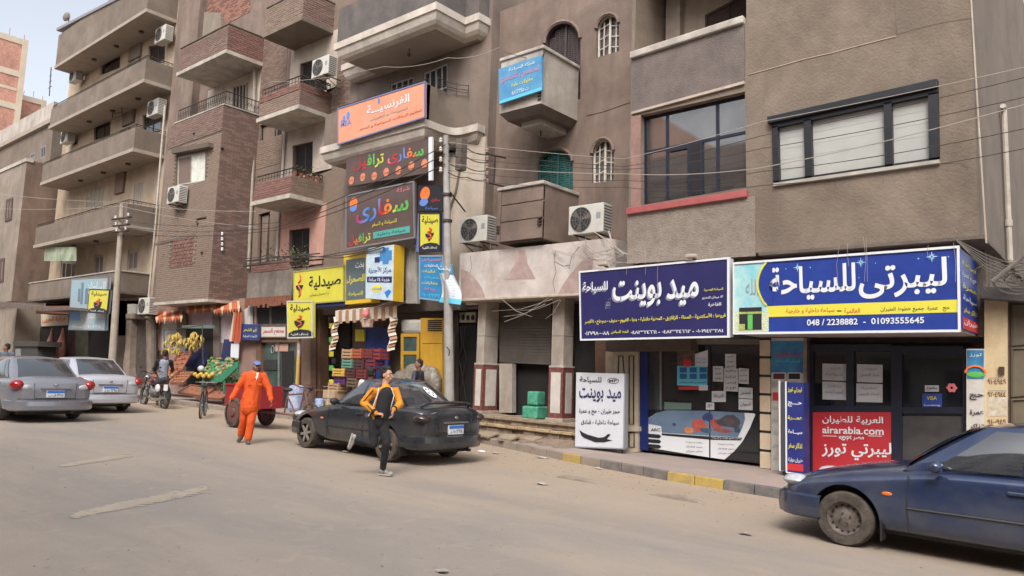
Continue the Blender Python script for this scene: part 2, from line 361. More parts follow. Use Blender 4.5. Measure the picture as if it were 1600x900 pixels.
def bricks(parent, O, U, V, Nn, wd, ht, mats, single=0, name='brick', skip=None, bw=.235, bh=.062, j=.013, pr=.012, seed=1, mort=None):
    """courses of bricks on the rectangle O + u*U + v*V, proud of it along Nn; the first `single` as objects of their own"""
    O = Vector(O); U = Vector(U).normalized(); V = Vector(V).normalized(); Nn = Vector(Nn).normalized(); rg = random.Random(seed)
    def cell(mb, u0, u1, v0, pr_, m=0, o=None):
        v = []
        for d in (-.004, pr_):
            for (a, b) in ((u0, v0), (u1, v0), (u1, v0+bh), (u0, v0+bh)): v.append((o or O)+U*a+V*b+Nn*d)
        f = [(4, 5, 6, 7), (0, 1, 5, 4), (1, 2, 6, 5), (2, 3, 7, 6), (3, 0, 4, 7)]
        if U.cross(V).dot(Nn) < 0: f = [q[::-1] for q in f]
        mb.add(v, f, m)
    spots = []; r = 0; v0 = j/2
    while v0+bh <= ht+.001:
        u = -(r % 2)*(bw+j)/2
        while u < wd-.02:
            a = max(u, 0); b = min(u+bw, wd)
            if b-a > .04 and not (skip and skip(a, b, v0, v0+bh)): spots.append((a, b, v0))
            u += bw+j
        v0 += bh+j; r += 1
    org = parent_org(parent); proto = {}
    rest = MB()
    for i, (a, b, v0) in enumerate(spots):
        if i < single:
            key = (round(b-a, 2), rg.randrange(3))
            if key not in proto:
                mb = MB(); cell(mb, 0, b-a, 0, pr+.004*key[1], o=Vector((0, 0, 0)))
                me = bpy.data.meshes.new(name); me.from_pydata(mb.v, [], mb.f); me.materials.append(mats[0]); proto[key] = me
            o = bpy.data.objects.new(name, proto[key]); COL.objects.link(o); o.parent = parent; o.location = O+U*a+V*v0-org
        else: cell(rest, a, b, v0, pr+rg.random()*.008, rg.randrange(len(mats)))
    if rest.v: rest.build('brickwork', mats, parent, kind='stuff')
def ac_unit(px, py, Y, label, sc=1.0, group='air conditioner outdoor units on the facades', rz=0, bracket=True):
    p = W(px, py, Y); t = thing('air_conditioner', label, 'air conditioner', p, rz, group)
    w_, h_, d_ = .8*sc, .56*sc, .3*sc; o = Vector(p)
    MB().box(o.x-w_/2, o.y, o.z-h_/2, o.x+w_/2, o.y+d_, o.z+h_/2).build('casing', acw, t, bevel=.015)
    cx = o.x-w_*.14; mb = MB().cyl((cx, o.y-.004, o.z), (cx, o.y+.02, o.z), h_*.43, n=24); mb.build('fan_opening', acd, t)
    mb = MB()
    for rr in (.42, .32, .22, .1): 
        q = [(cx+cos(a*pi/12)*h_*rr, o.y-.014, o.z+sin(a*pi/12)*h_*rr) for a in range(25)]; mb.tube(q, .004, 4)
    for a in range(8): mb.cyl((cx, o.y-.014, o.z), (cx+cos(a*pi/4)*h_*.42, o.y-.014, o.z+sin(a*pi/4)*h_*.42), .004, n=4)
    mb.build('grille', steelg, t)
    mb = MB()
    for a in range(3):
        c_, s_ = cos(a*2.094+.3), sin(a*2.094+.3); n_ = (-s_, c_)
        mb.add([(cx, o.y-.008, o.z), (cx+(c_*.38+n_[0]*.13)*h_, o.y-.006, o.z+(s_*.38+n_[1]*.13)*h_), (cx+(c_*.4-n_[0]*.1)*h_, o.y-.01, o.z+(s_*.4-n_[1]*.1)*h_)], [(0, 1, 2)])
    mb.build('fan_blade', concrete_d, t)
    mb = MB()
    for i in range(9): mb.box(o.x+w_/2, o.y+.03, o.z-h_*.42+i*h_*.1, o.x+w_/2+.006, o.y+d_-.03, o.z-h_*.42+i*h_*.1+.02)
    mb.build('side_fins', acd, t)
    MB().box(o.x+w_*.3, o.y-.004, o.z-.02*sc, o.x+w_*.42, o.y+.01, o.z+.1*sc).build('maker_badge', lgrey, t)
    if bracket:
        mb = MB()
        for s_ in (-.3, .3):
            mb.box(o.x+s_*w_-.015, o.y-.03, o.z-h_/2-.03, o.x+s_*w_+.015, o.y+d_+.3, o.z-h_/2-.002)
            mb.cyl((o.x+s_*w_, o.y+.02, o.z-h_/2-.03), (o.x+s_*w_, o.y+d_+.28, o.z-h_/2-.33), .012, n=5)
        mb.build('bracket', iron, t)
    return t
# ------------------------------------------------------------------ ground
def sheet(name, pts, mat, kind='structure', parent=None, sub=None):
    mb = MB(); mb.add(pts, [list(range(len(pts)))]); o = mb.build(name, mat, parent)
    if kind: o['kind'] = kind
    return o
mb = MB(); xs = [-400, -48, -30, -15, -5, 0, 6, 300]
for a, b in zip(xs[:-1], xs[1:]): mb.add([(a, -300, gz(a)), (b, -300, gz(b)), (b, 60, gz(b)), (a, 60, gz(a))], [(0, 1, 2, 3)])
g = mb.build('road', road_m); g['kind'] = 'structure'
KERB = [(9, 10.7), (-4, 11.0), (-6, 11.15), (-8.3, 11.65), (-11.4, 12.55), (-14, 12.3), (-22, 11.75), (-48, 11.6)]
mb = MB(); SW = .14
def swtop(x): return gz(x)+SW
KK = []
for (xa, ya), (xb, yb) in zip(KERB[:-1], KERB[1:]):
    n_ = max(1, int(abs(xa-xb)/.5)); KK += [(xa+(xb-xa)*i/n_, ya+(yb-ya)*i/n_) for i in range(n_)]
KK.append(KERB[-1])
for (xa, ya), (xb, yb) in zip(KK[:-1], KK[1:]):
    mb.add([(xa, ya+.13, swtop(xa)), (xa, 16, swtop(xa)), (xb, 16, swtop(xb)), (xb, yb+.13, swtop(xb))], [(0, 1, 2, 3)])
pv = mb.build('pavement', walk_m, kind='structure')
kroot = bpy.data.objects.new('kerb', None); COL.objects.link(kroot); kroot['kind'] = 'structure'
kg = M('kerb_grey', (88, 88, 92), (128, 118, 108), .9, 5, .6, 40); ky = M('kerb_yellow', (176, 150, 80), (140, 126, 100), .9, 6, .6, 40, mid=.58); kd = M('kerb_dusty', (150, 136, 122), (128, 116, 104), .95, 5, .6, 40)
def on_kerb(x):
    for (xa, ya), (xb, yb) in zip(KERB[:-1], KERB[1:]):
        if xb <= x <= xa: return ya+(yb-ya)*(x-xa)/(xb-xa)
    return 11
x = 8.0; rg = random.Random(3)
while x > -40:
    L_ = .5; xb = x-L_+.012; ya = on_kerb(x); yb = on_kerb(xb); j = rg.uniform(-.006, .006)
    pxm = -4.03
    m_ = kg if x > -4.75 else ky if x > -5.9 else kg if x > -7.2 else kd if x > -7.9 else (ky if x > -8.5 else kd)
    mb = MB(); v = [(x, ya+j, gz(x)-.05), (xb, yb+j, gz(xb)-.05), (xb, yb+.13, gz(xb)-.05), (x, ya+.13, gz(x)-.05), (x, ya+j+.015, swtop(x)+.004), (xb, yb+j+.015, swtop(xb)+.004), (xb, yb+.13, swtop(xb)+.004), (x, ya+.13, swtop(x)+.004)]
    mb.add(v, [(0, 1, 2, 3), (7, 6, 5, 4), (0, 4, 5, 1), (1, 5, 6, 2), (2, 6, 7, 3), (3, 7, 4, 0)]); mb.build('kerb_stone', m_, kroot, bevel=.012)
    x -= L_
# faint painted dashes
for q, yy in (([(100, 604+127), (215, 712), (210, 710), (95, 727)], 0), ([(105, 812), (330, 768), (335, 762), (110, 802)], 0)):
    pass
dash = M('worn_paint', (170, 158, 141), (158, 147, 134), .95, 3, .1, 60)
for q in ([(92, 731), (212, 713), (200, 708.5), (98, 726)], [(108, 812), (335, 768), (318, 760), (112, 801)]):
    P = [G(a, b) for a, b in q]; rg = random.Random(int(q[0][0])); mb = MB(); c_ = 0
    while c_ < 900:
        u = rg.random(); v = min(max(rg.gauss(.5, .24), 0), 1)
        if rg.random() > sin(pi*u)**.5: continue
        p = (P[0]*(1-u)+P[1]*u)*(1-v)+(P[3]*(1-u)+P[2]*u)*v; r_ = rg.uniform(.01, .05); c_ += 1
        mb.add([(p.x+cos(a)*r_*rg.uniform(.5, 1.4), p.y+sin(a)*r_*rg.uniform(.5, 1.2), gz(p.x)+.003+c_*.000003) for a in (0, 1.2, 2.4, 3.8, 5)], [(0, 1, 2, 3, 4)])
    mb.build('road_marking', dash, kind='structure')
# grit and litter: low mound of dust along the kerb, scattered stones
mb = MB(); rg = random.Random(11)
for i in range(2600):
    x = rg.uniform(-26, 2); y = on_kerb(x)-abs(rg.gauss(0, .8))-.02 if rg.random() < .75 else rg.uniform(1.5, 10)
    r_ = rg.uniform(.004, .016); h_ = r_*.6; z = gz(x)
    mb.add([(x-r_, y-r_*.4, z), (x+r_*.3, y-r_, z), (x+r_, y+r_*.5, z), (x-r_*.3, y+r_, z), (x, y, z+h_)], [(0, 1, 4), (1, 2, 4), (2, 3, 4), (3, 0, 4)], i % 2)
mb.build('grit', [M('grit_a', (140, 128, 116)), M('grit_b', (104, 94, 86))], kind='stuff')
for i, (px_, py_, sx, sy, m_, lb, ct) in enumerate([
        (847, 757, .12, .08, whitetrim, 'crumpled white paper scrap on the road in front of the platform steps', 'litter'),
        (848, 716, .17, .12, whitetrim, 'broken flat paving chip at the foot of the kerb', 'rubble'),
        (752, 706, .1, .08, lwhite, 'small white paper scrap on the road behind the black car', 'litter'),
        (775, 709, .12, .07, whitetrim, 'pale torn card lying by the kerb near the black car', 'litter'),
        (935, 733, .12, .06, whitetrim, 'flat pale scrap against the kerb before the white board', 'litter'),
        (690, 895, .07, .05, whitetrim, 'tiny white scrap on the open road at the lower edge', 'litter'),
        (540, 707, .1, .06, lwhite, 'white paper scrap on the road beside the running boy', 'litter'),
        (1165, 836, .1, .05, whitetrim, 'light chip of stone on the road left of the blue car', 'rubble')]):
    p = G(px_, py_); mb = MB(); rg = random.Random(i)
    n_ = 7; pts = [(p.x+cos(a*2*pi/n_)*sx*rg.uniform(.7, 1.1), p.y+sin(a*2*pi/n_)*sy*rg.uniform(.7, 1.1), gz(p.x)+.005+rg.uniform(0, .025)) for a in range(n_)]
    mb.add(pts+[(p.x, p.y, gz(p.x)+.035)], [(a, (a+1) % n_, n_) for a in range(n_)])
    tag(mb.build('litter' if ct == 'litter' else 'stone_chip', m_), lb, ct)
for (a, b, lb) in (((868, 745), (940, 757), 'half buried kerb stone lying in the dust nearer the white board'), ((1012, 772), (1105, 788), 'half buried broken kerb stone lying in front of the yellow kerb')):
    A = G(*a); B = G(*b); d = (B-A).normalized(); n_ = Vector((-d.y, d.x, 0)); rg = random.Random(int(a[0])); mb = MB(); k = 8; rings = []
    for i in range(k+1):
        p = A+(B-A)*i/k; h_ = .06*(sin(pi*i/k)**.4)+rg.uniform(-.012, .012); w_ = .07*(sin(pi*(i+.3)/(k+.6))**.3)
        rings.append([p-n_*w_+Vector((0, 0, -.02)), p-n_*w_*.8+Vector((0, 0, h_*.8)), p+n_*w_*.7+Vector((0, 0, h_)), p+n_*w_+Vector((0, 0, -.02))])
    v = [q for r_ in rings for q in r_]; f = [(i*4+j, (i+1)*4+j, (i+1)*4+j+1, i*4+j+1) for i in range(k) for j in range(3)]+[(0, 1, 2, 3), (k*4+3, k*4+2, k*4+1, k*4)]
    tag(mb.add(v, f).build('kerb_fragment', kd, bevel=.01), lb, 'kerb stone', 'kerb fragments lying in the road')
# ------------------------------------------------------------------ building with travel agencies (big brown one on the right)
Y6 = 12.4; YS = 13.3
b6 = thing('corner_apartment_building', 'large brown rendered building with black framed windows above two travel agencies', 'building', (-4.5, YS, gz(-4.5)))
L6 = W(985, 175, Y6).x; R6 = W(1523, 200, Y6).x; ZB = W(1300, 386, Y6).z; ZT = 10.6
log = [(991, 92), (996, -60), (1166, -60), (1166, 34)]
wq = Q([(1001, 180), (1164, 143), (1166, 292), (1001, 321)], Y6)
bq = Q([(1207, 190), (1467, 133), (1469, 250), (1210, 287)], Y6)
wl = wallpoly([(L6, ZB), (R6, ZB), (R6, ZT), (L6, ZT)], [pxw(log[::-1], Y6)[::-1], wq.out(), bq.out()], Y6, 1.3)
wl.build('wall', plas6, b6)
MB().box(L6, Y6+1.302, ZB, R6, Y6+9, ZT).build('rear_block', plas6s, b6)
# east side skin and eave
mb = MB(); mb.box(R6, Y6+.0, ZB-.0, R6+.015, Y6+9, ZT); mb.build('side_wall', plas6s, b6)
MB().box(L6-.001, YS+.35, -.2, R6-.05, YS+8, ZB-.002).build('ground_floor_block', concrete_d, b6)
# corner strip and plaster seams
mb = MB(); mb.tube([W(1517, -5, Y6-.004), W(1524, 110, Y6-.004), W(1541, 380, Y6-.004)], .012, 5); mb.build('corner_bead', cream, b6)
mb = MB(); mb.tube([W(1398, 0, Y6), W(1400, 30, Y6), W(1401, 54, Y6)], .006, 4); mb.tube([W(1401, 54, Y6), W(1440, 43, Y6), W(1470, 36, Y6), W(1520, 28, Y6)], .006, 4)
mb.tube([W(1470, 256, Y6), W(1500, 255, Y6), W(1512, 262, Y6), W(1508, 290, Y6)], .005, 4); mb.build('crack', concrete_d, b6)
mb = MB(); 
seam = [(1170, 117), (1210, 106), (1260, 92), (1300, 83), (1345, 71), (1400, 57)]
mb.tube([W(a, b, Y6) for a, b in seam], .013, 5); mb.build('plaster_seam', M('seam', (172, 152, 134), (150, 132, 115), .95, 9), b6)
# rough parapet panel, coping, jamb, red sill
k = Q([(987, 93), (1163, 37), (1163, 127), (987, 175)], Y6-.03)
mb = MB(); k.bar(mb, 0, 0, 1, 1, Y6-.03, Y6+.001); mb.build('parapet_panel', plas6b, b6)
mb = MB(); k.bar(mb, -.005, 1, 1, 1.13, Y6-.1, Y6+.25); mb.build('coping', whitetrim, b6, bevel=.02)
mb = MB(); k.bar(mb, 0, -.045, 1, 0, Y6-.05, Y6+.001); mb.build('lintel_bead', creamd, b6)
mb = MB(); k2 = Q([(986, 182), (1001, 179), (1001, 328), (986, 330)], Y6-.02); k2.bar(mb, 0, 0, 1, 1, Y6-.02, Y6+.001); mb.build('pink_jamb', M('pink_jamb', (150, 118, 110), (128, 104, 96), .95, 5, .3, 40), b6)
mb = MB(); mb.prism(pxw([(978, 335), (1166, 307), (1166, 296), (978, 325)], Y6-.09), Y6-.09, Y6+.12); mb.build('red_sill', redsill, b6, bevel=.008)
mb = MB(); mb.prism(pxw([(980, 412), (1180, 400), (1180, 306), (980, 334)], Y6-.025), Y6-.025, Y6+.001); mb.build('stucco_panel', stucco, b6)
# loggia inside
mb = MB(); lx0 = W(987, 90, Y6).x; lx1 = W(1166, 40, Y6).x; lz = W(987, 92, Y6).z
mb.box(lx0, Y6+1.296, lz-.3, lx1, Y6+1.3, ZT-.3); mb.build('loggia_wall', cream, b6)
mb = MB(); mb.box(W(1040, 60, Y6+1.1).x, Y6+1.1, lz-.2, W(1062, 60, Y6+1.1).x, Y6+1.294, ZT-.3); mb.build('pilaster', creamd, b6)
window(b6, [(1100, 22), (1175, -18), (1175, 20), (1100, 48)], Y6+1.15, [.5], [], woodd, woodd, back=.05, name='shuttered_window', pane='shutter_leaf')
# dark framed window band
f = window(b6, wq, Y6, [.235, .72], [.60], navyf, glassg, back=.14, fw=.055, th=.06, name='banded_window', gmats=[glassg, glassg, glassg, glassg, glassg, glassg])
mb = MB(); wq.bar(mb, .255, .55, .44, .585, Y6+.12, Y6+.135); wq.bar(mb, .44, .02, .47, .585, Y6+.12, Y6+.14); wq.bar(mb, .56, .02, .585, .585, Y6+.12, Y6+.14); mb.build('sliding_sash', navyf, f)
mb = MB(); wq.bar(mb, .47, .03, .56, .58, Y6+.125, Y6+.15); mb.build('open_gap', darkin, f)
for px_, py_, h_, w_ in ((1462, 256, 40, 5), (1215, 292, 46, 5), (1300, 280, 26, 4), (1380, 268, 30, 3), (1233, -2, 9, 22)):
    rg = random.Random(px_); mb = MB(); pts = [(px_-w_, py_)]+[(px_-w_*(1-i/6)*rg.uniform(.3, 1), py_+h_*i/6) for i in range(1, 6)]+[(px_, py_+h_)]+[(px_+w_*(1-i/6)*rg.uniform(.3, 1), py_+h_*i/6) for i in range(5, 0, -1)]+[(px_+w_, py_)]
    mb.px(pts, Y6-.002, .002); mb.build('drip_stain', M('grime_soft', (112, 99, 89), (124, 110, 99), .95, 4, .3, 26), b6)
# broad black window with three white blinds
f = MB()
for a, b_, c, d in ((0, 0, .04, .9), (.213, 0, .26, .9), (.70, 0, .745, .9), (.945, 0, 1, .9), (0, 0, 1, .03), (0, .88, 1, 1)): bq.bar(f, a, b_, c, d, Y6-.05, Y6+.08-.004*a)
f = f.build('broad_window', black_m, b6)
mb = MB(); bq.bar(mb, -.02, .95, 1.0, 1.06, Y6-.12, Y6+.02); mb.build('awning_box', black_m, f, bevel=.01)
for a, c in ((.04, .213), (.26, .70), (.745, .945)):
    mb = MB(); bq.bar(mb, a, .03, c, .88, Y6+.05, Y6+.06)
    for i in range(1, 5): bq.bar(mb, a+.002, .03+.85*i/5-.002, c-.002, .03+.85*i/5+.001, Y6+.047, Y6+.0495)
    mb.build('blind', blindm, f)
mb = MB(); bq.bar(mb, 0, -.05, 1, -.002, Y6-.06, Y6+.01); mb.build('window_ledge', whitetrim, f)
# pipe on the side
mb = MB(); a = WX(1568, 170, R6+.08); b = WX(1579, 410, R6+.08); a.y = b.y = (a.y+b.y)/2
mb.tube([b, a, a+Vector((0, -.12, .03))], .045, 8); mb.cyl(a+(b-a)*.73, a+(b-a)*.77, .06); mb.build('drain_pipe', M('pipe_pale', (186, 178, 166), (160, 150, 138), .7, 4), b6)
mb = MB(); mb.box(L6+2.6, Y6-.02, ZB-.05, R6+.06, YS+.9, ZB-.001); mb.build('eave_slab', concrete_d, b6)
# ---- shop level -------------------------------------------------------
def T(s, x0, y0, x1, y1, Y, mat, par, sl=0, **k): return tpx(s, x0, y0, x1, y1, Y, mat, par, sl, **k)
# Liberty sign: a deep light box
YL = 12.1
sg = thing('shop_sign', 'long blue and yellow light box sign of the travel agency with the Kaaba picture', 'sign', W(1320, 518, YL))
k = Q([(1147, 412), (1498, 386), (1500, 517), (1147, 521)], YL)
mb = MB(); k.bar(mb, 0, 0, 1, 1, YL, YS+.2); mb.build('sign_box', M('sign_box_white', (176, 166, 164), (150, 142, 140), .8, 3), sg)
royal = M('print_royal', (34, 54, 128), (42, 66, 148), .35, 2); skyp = M('print_sky', (120, 190, 205), (190, 215, 205), .4, 3)
mb = MB(); k.bar(mb, .005, .015, .995, .985, YL-.006, YL); mb.build('sign_face', royal, sg)
mb = MB(); k.bar(mb, .004, .02, .175, .98, YL-.010, YL-.006); mb.build('printed_panel', skyp, sg)
# curved yellow edge of the blue field, and white-yellow lower print
mb = MB(); P = []
for i in range(13):
    t_ = i/12; P.append((.125+.045*(1-sin(pi*t_)**.8), .38+.6*t_))
pts = [k.p(u, v) for u, v in P]+[k.p(.2, .98), k.p(.2, .38)]
mb.prism([(p.x, p.z) for p in pts], YL-.014, YL-.01); mb.build('printed_field', royal, sg)
mb = MB(); mb.tube([k.p(u, v)+Vector((0, -.013, 0)) for u, v in P], .022, 4); mb.build('yellow_edge', lyel, sg)
mb = MB(); k.bar(mb, .175, .22, .995, .37, YL-.012, YL-.006); mb.build('yellow_band', lyel, sg)
mb = MB(); k.bar(mb, .004, .02, .18, .3, YL-.013, YL-.0105); mb.build('crowd_print', M('crowd', (150, 168, 96), (226, 230, 214), .6, 60), sg)
mb = MB(); k.bar(mb, .03, .05, .145, .36, YL-.024, YL-.01); mb.build('kaaba_print', lblack, sg)
mb = MB(); k.bar(mb, .03, .27, .145, .3, YL-.026, YL-.024); k.bar(mb, .03, .05, .06, .13, YL-.026, YL-.0245); mb.build('kaaba_band', M('gold_green', (120, 150, 60), (190, 190, 110), .6, 20), sg)
mb = MB(); k.bar(mb, .075, .05, .1, .26, YL-.027, YL-.0245); mb.build('kaaba_door', lgreen, sg)
T('الله', 1165, 436, 1185, 462, YL-.006, lgrey, sg)
mb = MB()
for (px_, py_, r_) in ((1246, 418, .075), (1345, 410, .08), (1456, 401, .085), (1228, 420, .02), (1266, 418, .02), (1342, 434, .015), (1368, 411, .015), (1435, 404, .02), (1482, 401, .02)):
    c = W(px_, py_, YL-.012)
    for a in range(8):
        q = a*pi/4; rr = r_*(1 if a % 2 == 0 else .65)
        mb.add([c+Vector((cos(q)*rr, 0, sin(q)*rr)), c+Vector((cos(q+1.57)*rr*.14, 0, sin(q+1.57)*rr*.14)), c+Vector((cos(q-1.57)*rr*.14, 0, sin(q-1.57)*rr*.14))], [(0, 1, 2)])
mb.build('star_print', M('star', (170, 215, 245), None, .5), sg)
T('للسياحة', 1202, 419, 1337, 471, YL-.008, lwhite, sg, (-.075, -.04), bold=.02)
T('ليبرتى', 1342, 413, 1480, 468, YL-.008, lwhite, sg, (-.09, -.06), bold=.02)
T('سياحة داخلية و خارجية', 1228, 482, 1304, 491, YL-.008, lred, sg, -.02)
T('حج   عمرة  جميع خطوط الطيران', 1376, 480, 1484, 489, YL-.008, lblack, sg, -.025); T('العالمية', 1319, 482, 1344, 491, YL-.008, lred, sg, -.02)
T('-', 1308, 485, 1315, 487, YL-.008, lblack, sg)
T('048 / 2238882  -  01093555645', 1261, 499, 1444, 509, YL-.008, lwhite, sg, -.022, bold=.018)
mb = MB()
for u0, v0, u1, v1 in ((-.003, -.015, 1.003, .015), (-.003, .985, 1.003, 1.015), (-.003, .016, .004, .984), (.994, .016, 1.003, .984)): k.bar(mb, u0, v0, u1, v1, YL-.03, YL+.03-.002*u0)
mb.build('sign_frame', lwhite, sg)
XR = max(k.c[1].x, k.c[2].x)+.004
a = WX(1499, 385, XR); b = WX(1531, 401, XR); c = WX(1532, 524, XR); d = WX(1501, 517, XR)
yb0 = (a.y+d.y)/2; yb1 = min((b.y+c.y)/2, YS+.2)
z0, z1 = k.c[2].z, k.c[1].z
mb = MB(); mb.box(XR, YL+.02, z0+.03, XR+.012, yb1, z1-.03); mb.build('side_face', royal, sg)
mb = MB(); mb.box(XR+.012, YL+.03, z0+.04, XR+.015, yb1, z0+.2); mb.build('side_red_band', lred, sg)
for i, (s, m_) in enumerate((('سياحة', lyel), ('حج و عمرة', lwhite), ('عمرة', lyel), ('سياحة', lwhite), ('تذاكر سفر', lyel), ('طيران', lwhite))):
    zz = z1-.2-i*.17
    text(s, [(XR+.016, YL+.1, zz-.05), (XR+.016, yb1-.15, zz-.05), (XR+.016, yb1-.15, zz+.05), (XR+.016, YL+.1, zz+.05)], m_, sg, (0, 0, 0))
# Midpoint sign
YM = 12.15
sg = thing('shop_sign', 'dark navy sign board with big white raised Arabic lettering over the corner travel agency', 'sign', W(1020, 530, YM))
k = Q([(906, 425), (1140, 403), (1140, 526), (908, 531)], YM)
navy = M('sign_navy', (38, 36, 84), (44, 42, 92), .4, 2)
mb = MB(); k.bar(mb, 0, 0, 1, 1, YM, YM+.16); mb.build('sign_board', M('sign_side_white', (200, 202, 208), None, .6), sg)
mb = MB(); k.bar(mb, .006, .012, .99, .985, YM-.006, YM); mb.build('sign_face', navy, sg)
mb = MB()
for u0, v0, u1, v1 in ((-.003, -.012, 1.003, .012), (-.003, .985, 1.003, 1.01), (-.003, .0125, .005, .9845), (.989, .0125, 1.003, .9845)): k.bar(mb, u0, v0, u1, v1, YM-.025, YM+.03-.002*u0)
mb.build('sign_frame', lwhite, sg)
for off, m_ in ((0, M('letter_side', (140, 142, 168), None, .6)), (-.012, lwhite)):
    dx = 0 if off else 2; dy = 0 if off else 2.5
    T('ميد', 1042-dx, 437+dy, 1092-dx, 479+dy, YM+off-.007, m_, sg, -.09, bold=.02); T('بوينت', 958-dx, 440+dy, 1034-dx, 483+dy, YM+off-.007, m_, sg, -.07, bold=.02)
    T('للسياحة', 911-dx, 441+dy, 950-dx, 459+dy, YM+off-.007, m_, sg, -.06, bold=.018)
T('ترخيص', 946, 466, 954, 483, YM-.007, lgrey, sg)
T('السياحة المصرية', 1100, 451, 1130, 456, YM-.007, lyel, sg, -.07); T('١٣ ميدان التحرير', 1097, 463, 1130, 468, YM-.007, lwhite, sg, -.05); T('القاهرة', 1107, 473, 1127, 480, YM-.007, lwhite, sg, -.04)
T('فروعنا : الأسكندرية - المحلة - الزقازيق - المطرية دقهلية - بنها - الفيوم - منوف - سوهاج - الأقصر', 914, 499, 1134, 508, YM-.007, lyel, sg, (-.05, -.045), bold=.02)
T('٠١٠١٩٤١٣٢٨١ - ٠٤٨٢٣٢٤٦٦٢ - ٠٤٨٢٣٢٤٦٦١', 986, 516, 1130, 522, YM-.007, lwhite, sg, -.02, bold=.018); T('الخط الساخن', 955, 516, 982, 522, YM-.007, lyel, sg, -.02); T('٠١٢٧٩٨٠٠٠٨٨', 914, 518, 952, 524, YM-.007, lwhite, sg, -.02, bold=.018)
for (px_, py_, s_) in ((944, 413, 1), (1082, 401, 2)):
    p = W(px_, py_, YM); t = thing('floodlight', 'small pale floodlight fixed over the '+('left' if s_ == 1 else 'right')+' end of the navy sign', 'lamp', p, group='floodlights above the navy sign')
    mb = MB(); mb.box(p.x-.1, p.y-.1, p.z-.035, p.x+.1, p.y+.02, p.z+.035); mb.build('lamp_housing', creamd, t, bevel=.02)
    MB().box(p.x-.012, p.y+.02, p.z-.05, p.x+.012, p.y+.14, p.z-.02).build('bracket', iron, t)
# ---- Liberty shopfront
sh = thing('shopfront', 'dark framed glass shopfront with red airline panel beneath the blue and yellow sign', 'shopfront', (W(1390, 650, YS).x, YS, gz(-4)+SW))
def F(x0, y0, x1, y1, mat, name, par=sh, Y=YS, d=.04, dy=0, **k):   # slanted rectangle in the photo: y0,y1 at left, dy = (top rise, bottom rise) to the right
    dt, db = dy if isinstance(dy, tuple) else (dy, dy)
    mb = MB(); mb.px([(x0, y0), (x1, y0+dt), (x1, y1+db), (x0, y1)], Y, d); return mb.build(name, mat, par, **k)
def P_(y0, x0, x1): return 0
GB = 790
F(1262, 536, 1512, GB, darkin2, 'back_panel', Y=YS+.26, d=.05)
MB().box(W(1262, 600, YS).x, YS+.12, ZB-1.4, W(1545, 600, YS).x, YS+.5, ZB-.0).build('head_wall', concrete_d, sh)
F(1268, 548, 1393, 640, glassd, 'door_pane', Y=YS+.06, d=.01, dy=(2, 0))
F(1408, 552, 1508, 700, glassd, 'door_pane', Y=YS+.06, d=.01, dy=(2, 0))
for x0, y0, x1, y1, nm in ((1262, 538, 1270, GB, 'post'), (1392, 540, 1409, GB, 'post'), (1504, 545, 1512, GB, 'post'), (1270, 538, 1392, 549, 'rail'), (1409, 541, 1504, 553, 'rail'), (1270, 634, 1392, 644, 'rail'), (1409, 636, 1504, 646, 'rail'), (1322, 549, 1334, 634, 'post')):
    F(x0, y0, x1, y1, navyf, nm, Y=YS+(.0 if nm == 'post' else .008), d=.08)
F(1409, 650, 1504, GB, M('grey_lower_panel', (78, 76, 76), (60, 58, 58), .3, 3), 'lower_panel', Y=YS+.05, d=.02)
red = F(1270, 644, 1392, GB, M('airline_red', (182, 48, 56), (172, 44, 52), .4, 2), 'red_panel', Y=YS-.004, d=.03)
T('العربية للطيران', 1285, 649, 1380, 662, YS-.006, lwhite, red, (.02, .03), bold=.02)
T('airarabia.com', 1285, 666, 1381, 677, YS-.006, lwhite, red, (.02, .03), bold=.018)
T('مصر egypt', 1311, 680, 1350, 688, YS-.006, lwhite, red, .02); T('ليبرتي تورز', 1284, 690, 1393, 718, YS-.006, lwhite, red, .02, bold=.02)
mb = MB()
for a, b_ in ((1285, 1307), (1356, 1378)): mb.px([(a, 680.5), (b_, 681), (b_, 682), (a, 681.5)], YS-.008, .003)
mb.build('rule_line', lwhite, red)
paper = M('paper', (196, 198, 200), (182, 184, 188), .8, 4)
for (x0, y0, x1, y1, s1, s2) in ((1285, 568, 1322, 594, 'تأشيرات', 'سياحة'), (1285, 596, 1322, 624, 'رحلات', 'اليوم الواحد'), (1339, 569, 1379, 597, 'عروض', 'شهر العسل'), (1338, 599, 1379, 628, 'عمرة', 'المولد النبوي')):
    o = F(x0, y0, x1, y1, paper, 'paper_notice', Y=YS+.04, d=.004, dy=1)
    T(s1, x0+8, y0+5, x1-8, y0+10, YS+.038, lgrey, o); T(s2, x0+5, y0+14, x1-5, y0+20, YS+.038, lgrey, o)
o = F(1445, 602, 1467, 612, paper, 'small_sign', Y=YS+.04, d=.004); T('مفتوح', 1448, 604, 1464, 610, YS+.038, lblack, o)
o = F(1441, 615, 1472, 638, M('visa_blue', (44, 70, 150), None, .5), 'blue_sticker', Y=YS+.04, d=.004); T('booking', 1444, 632, 1469, 635, YS+.038, lwhite, o); T('VISA', 1448, 619, 1464, 625, YS+.038, lyel, o)
mb = MB(); c = W(1487, 606, YS+.035)
for a in range(6): mb.ell(c+Vector((cos(a*1.05)*.045, 0, sin(a*1.05)*.045)), (.03, .006, .03), 8, 5)
mb.build('flower_sticker', lpink, sh)
mb = MB(); mb.ell(W(1440, 632, YS+.2), (.5, .04, .16), 16, 8); mb.ell(W(1372, 628, YS+.2), (.25, .04, .15), 12, 6); mb.build('painted_green_reflection', M('deep_green', (26, 70, 44), (18, 48, 34), .6, 3), sh)  # reflection in the glass painted as dark green shapes behind it
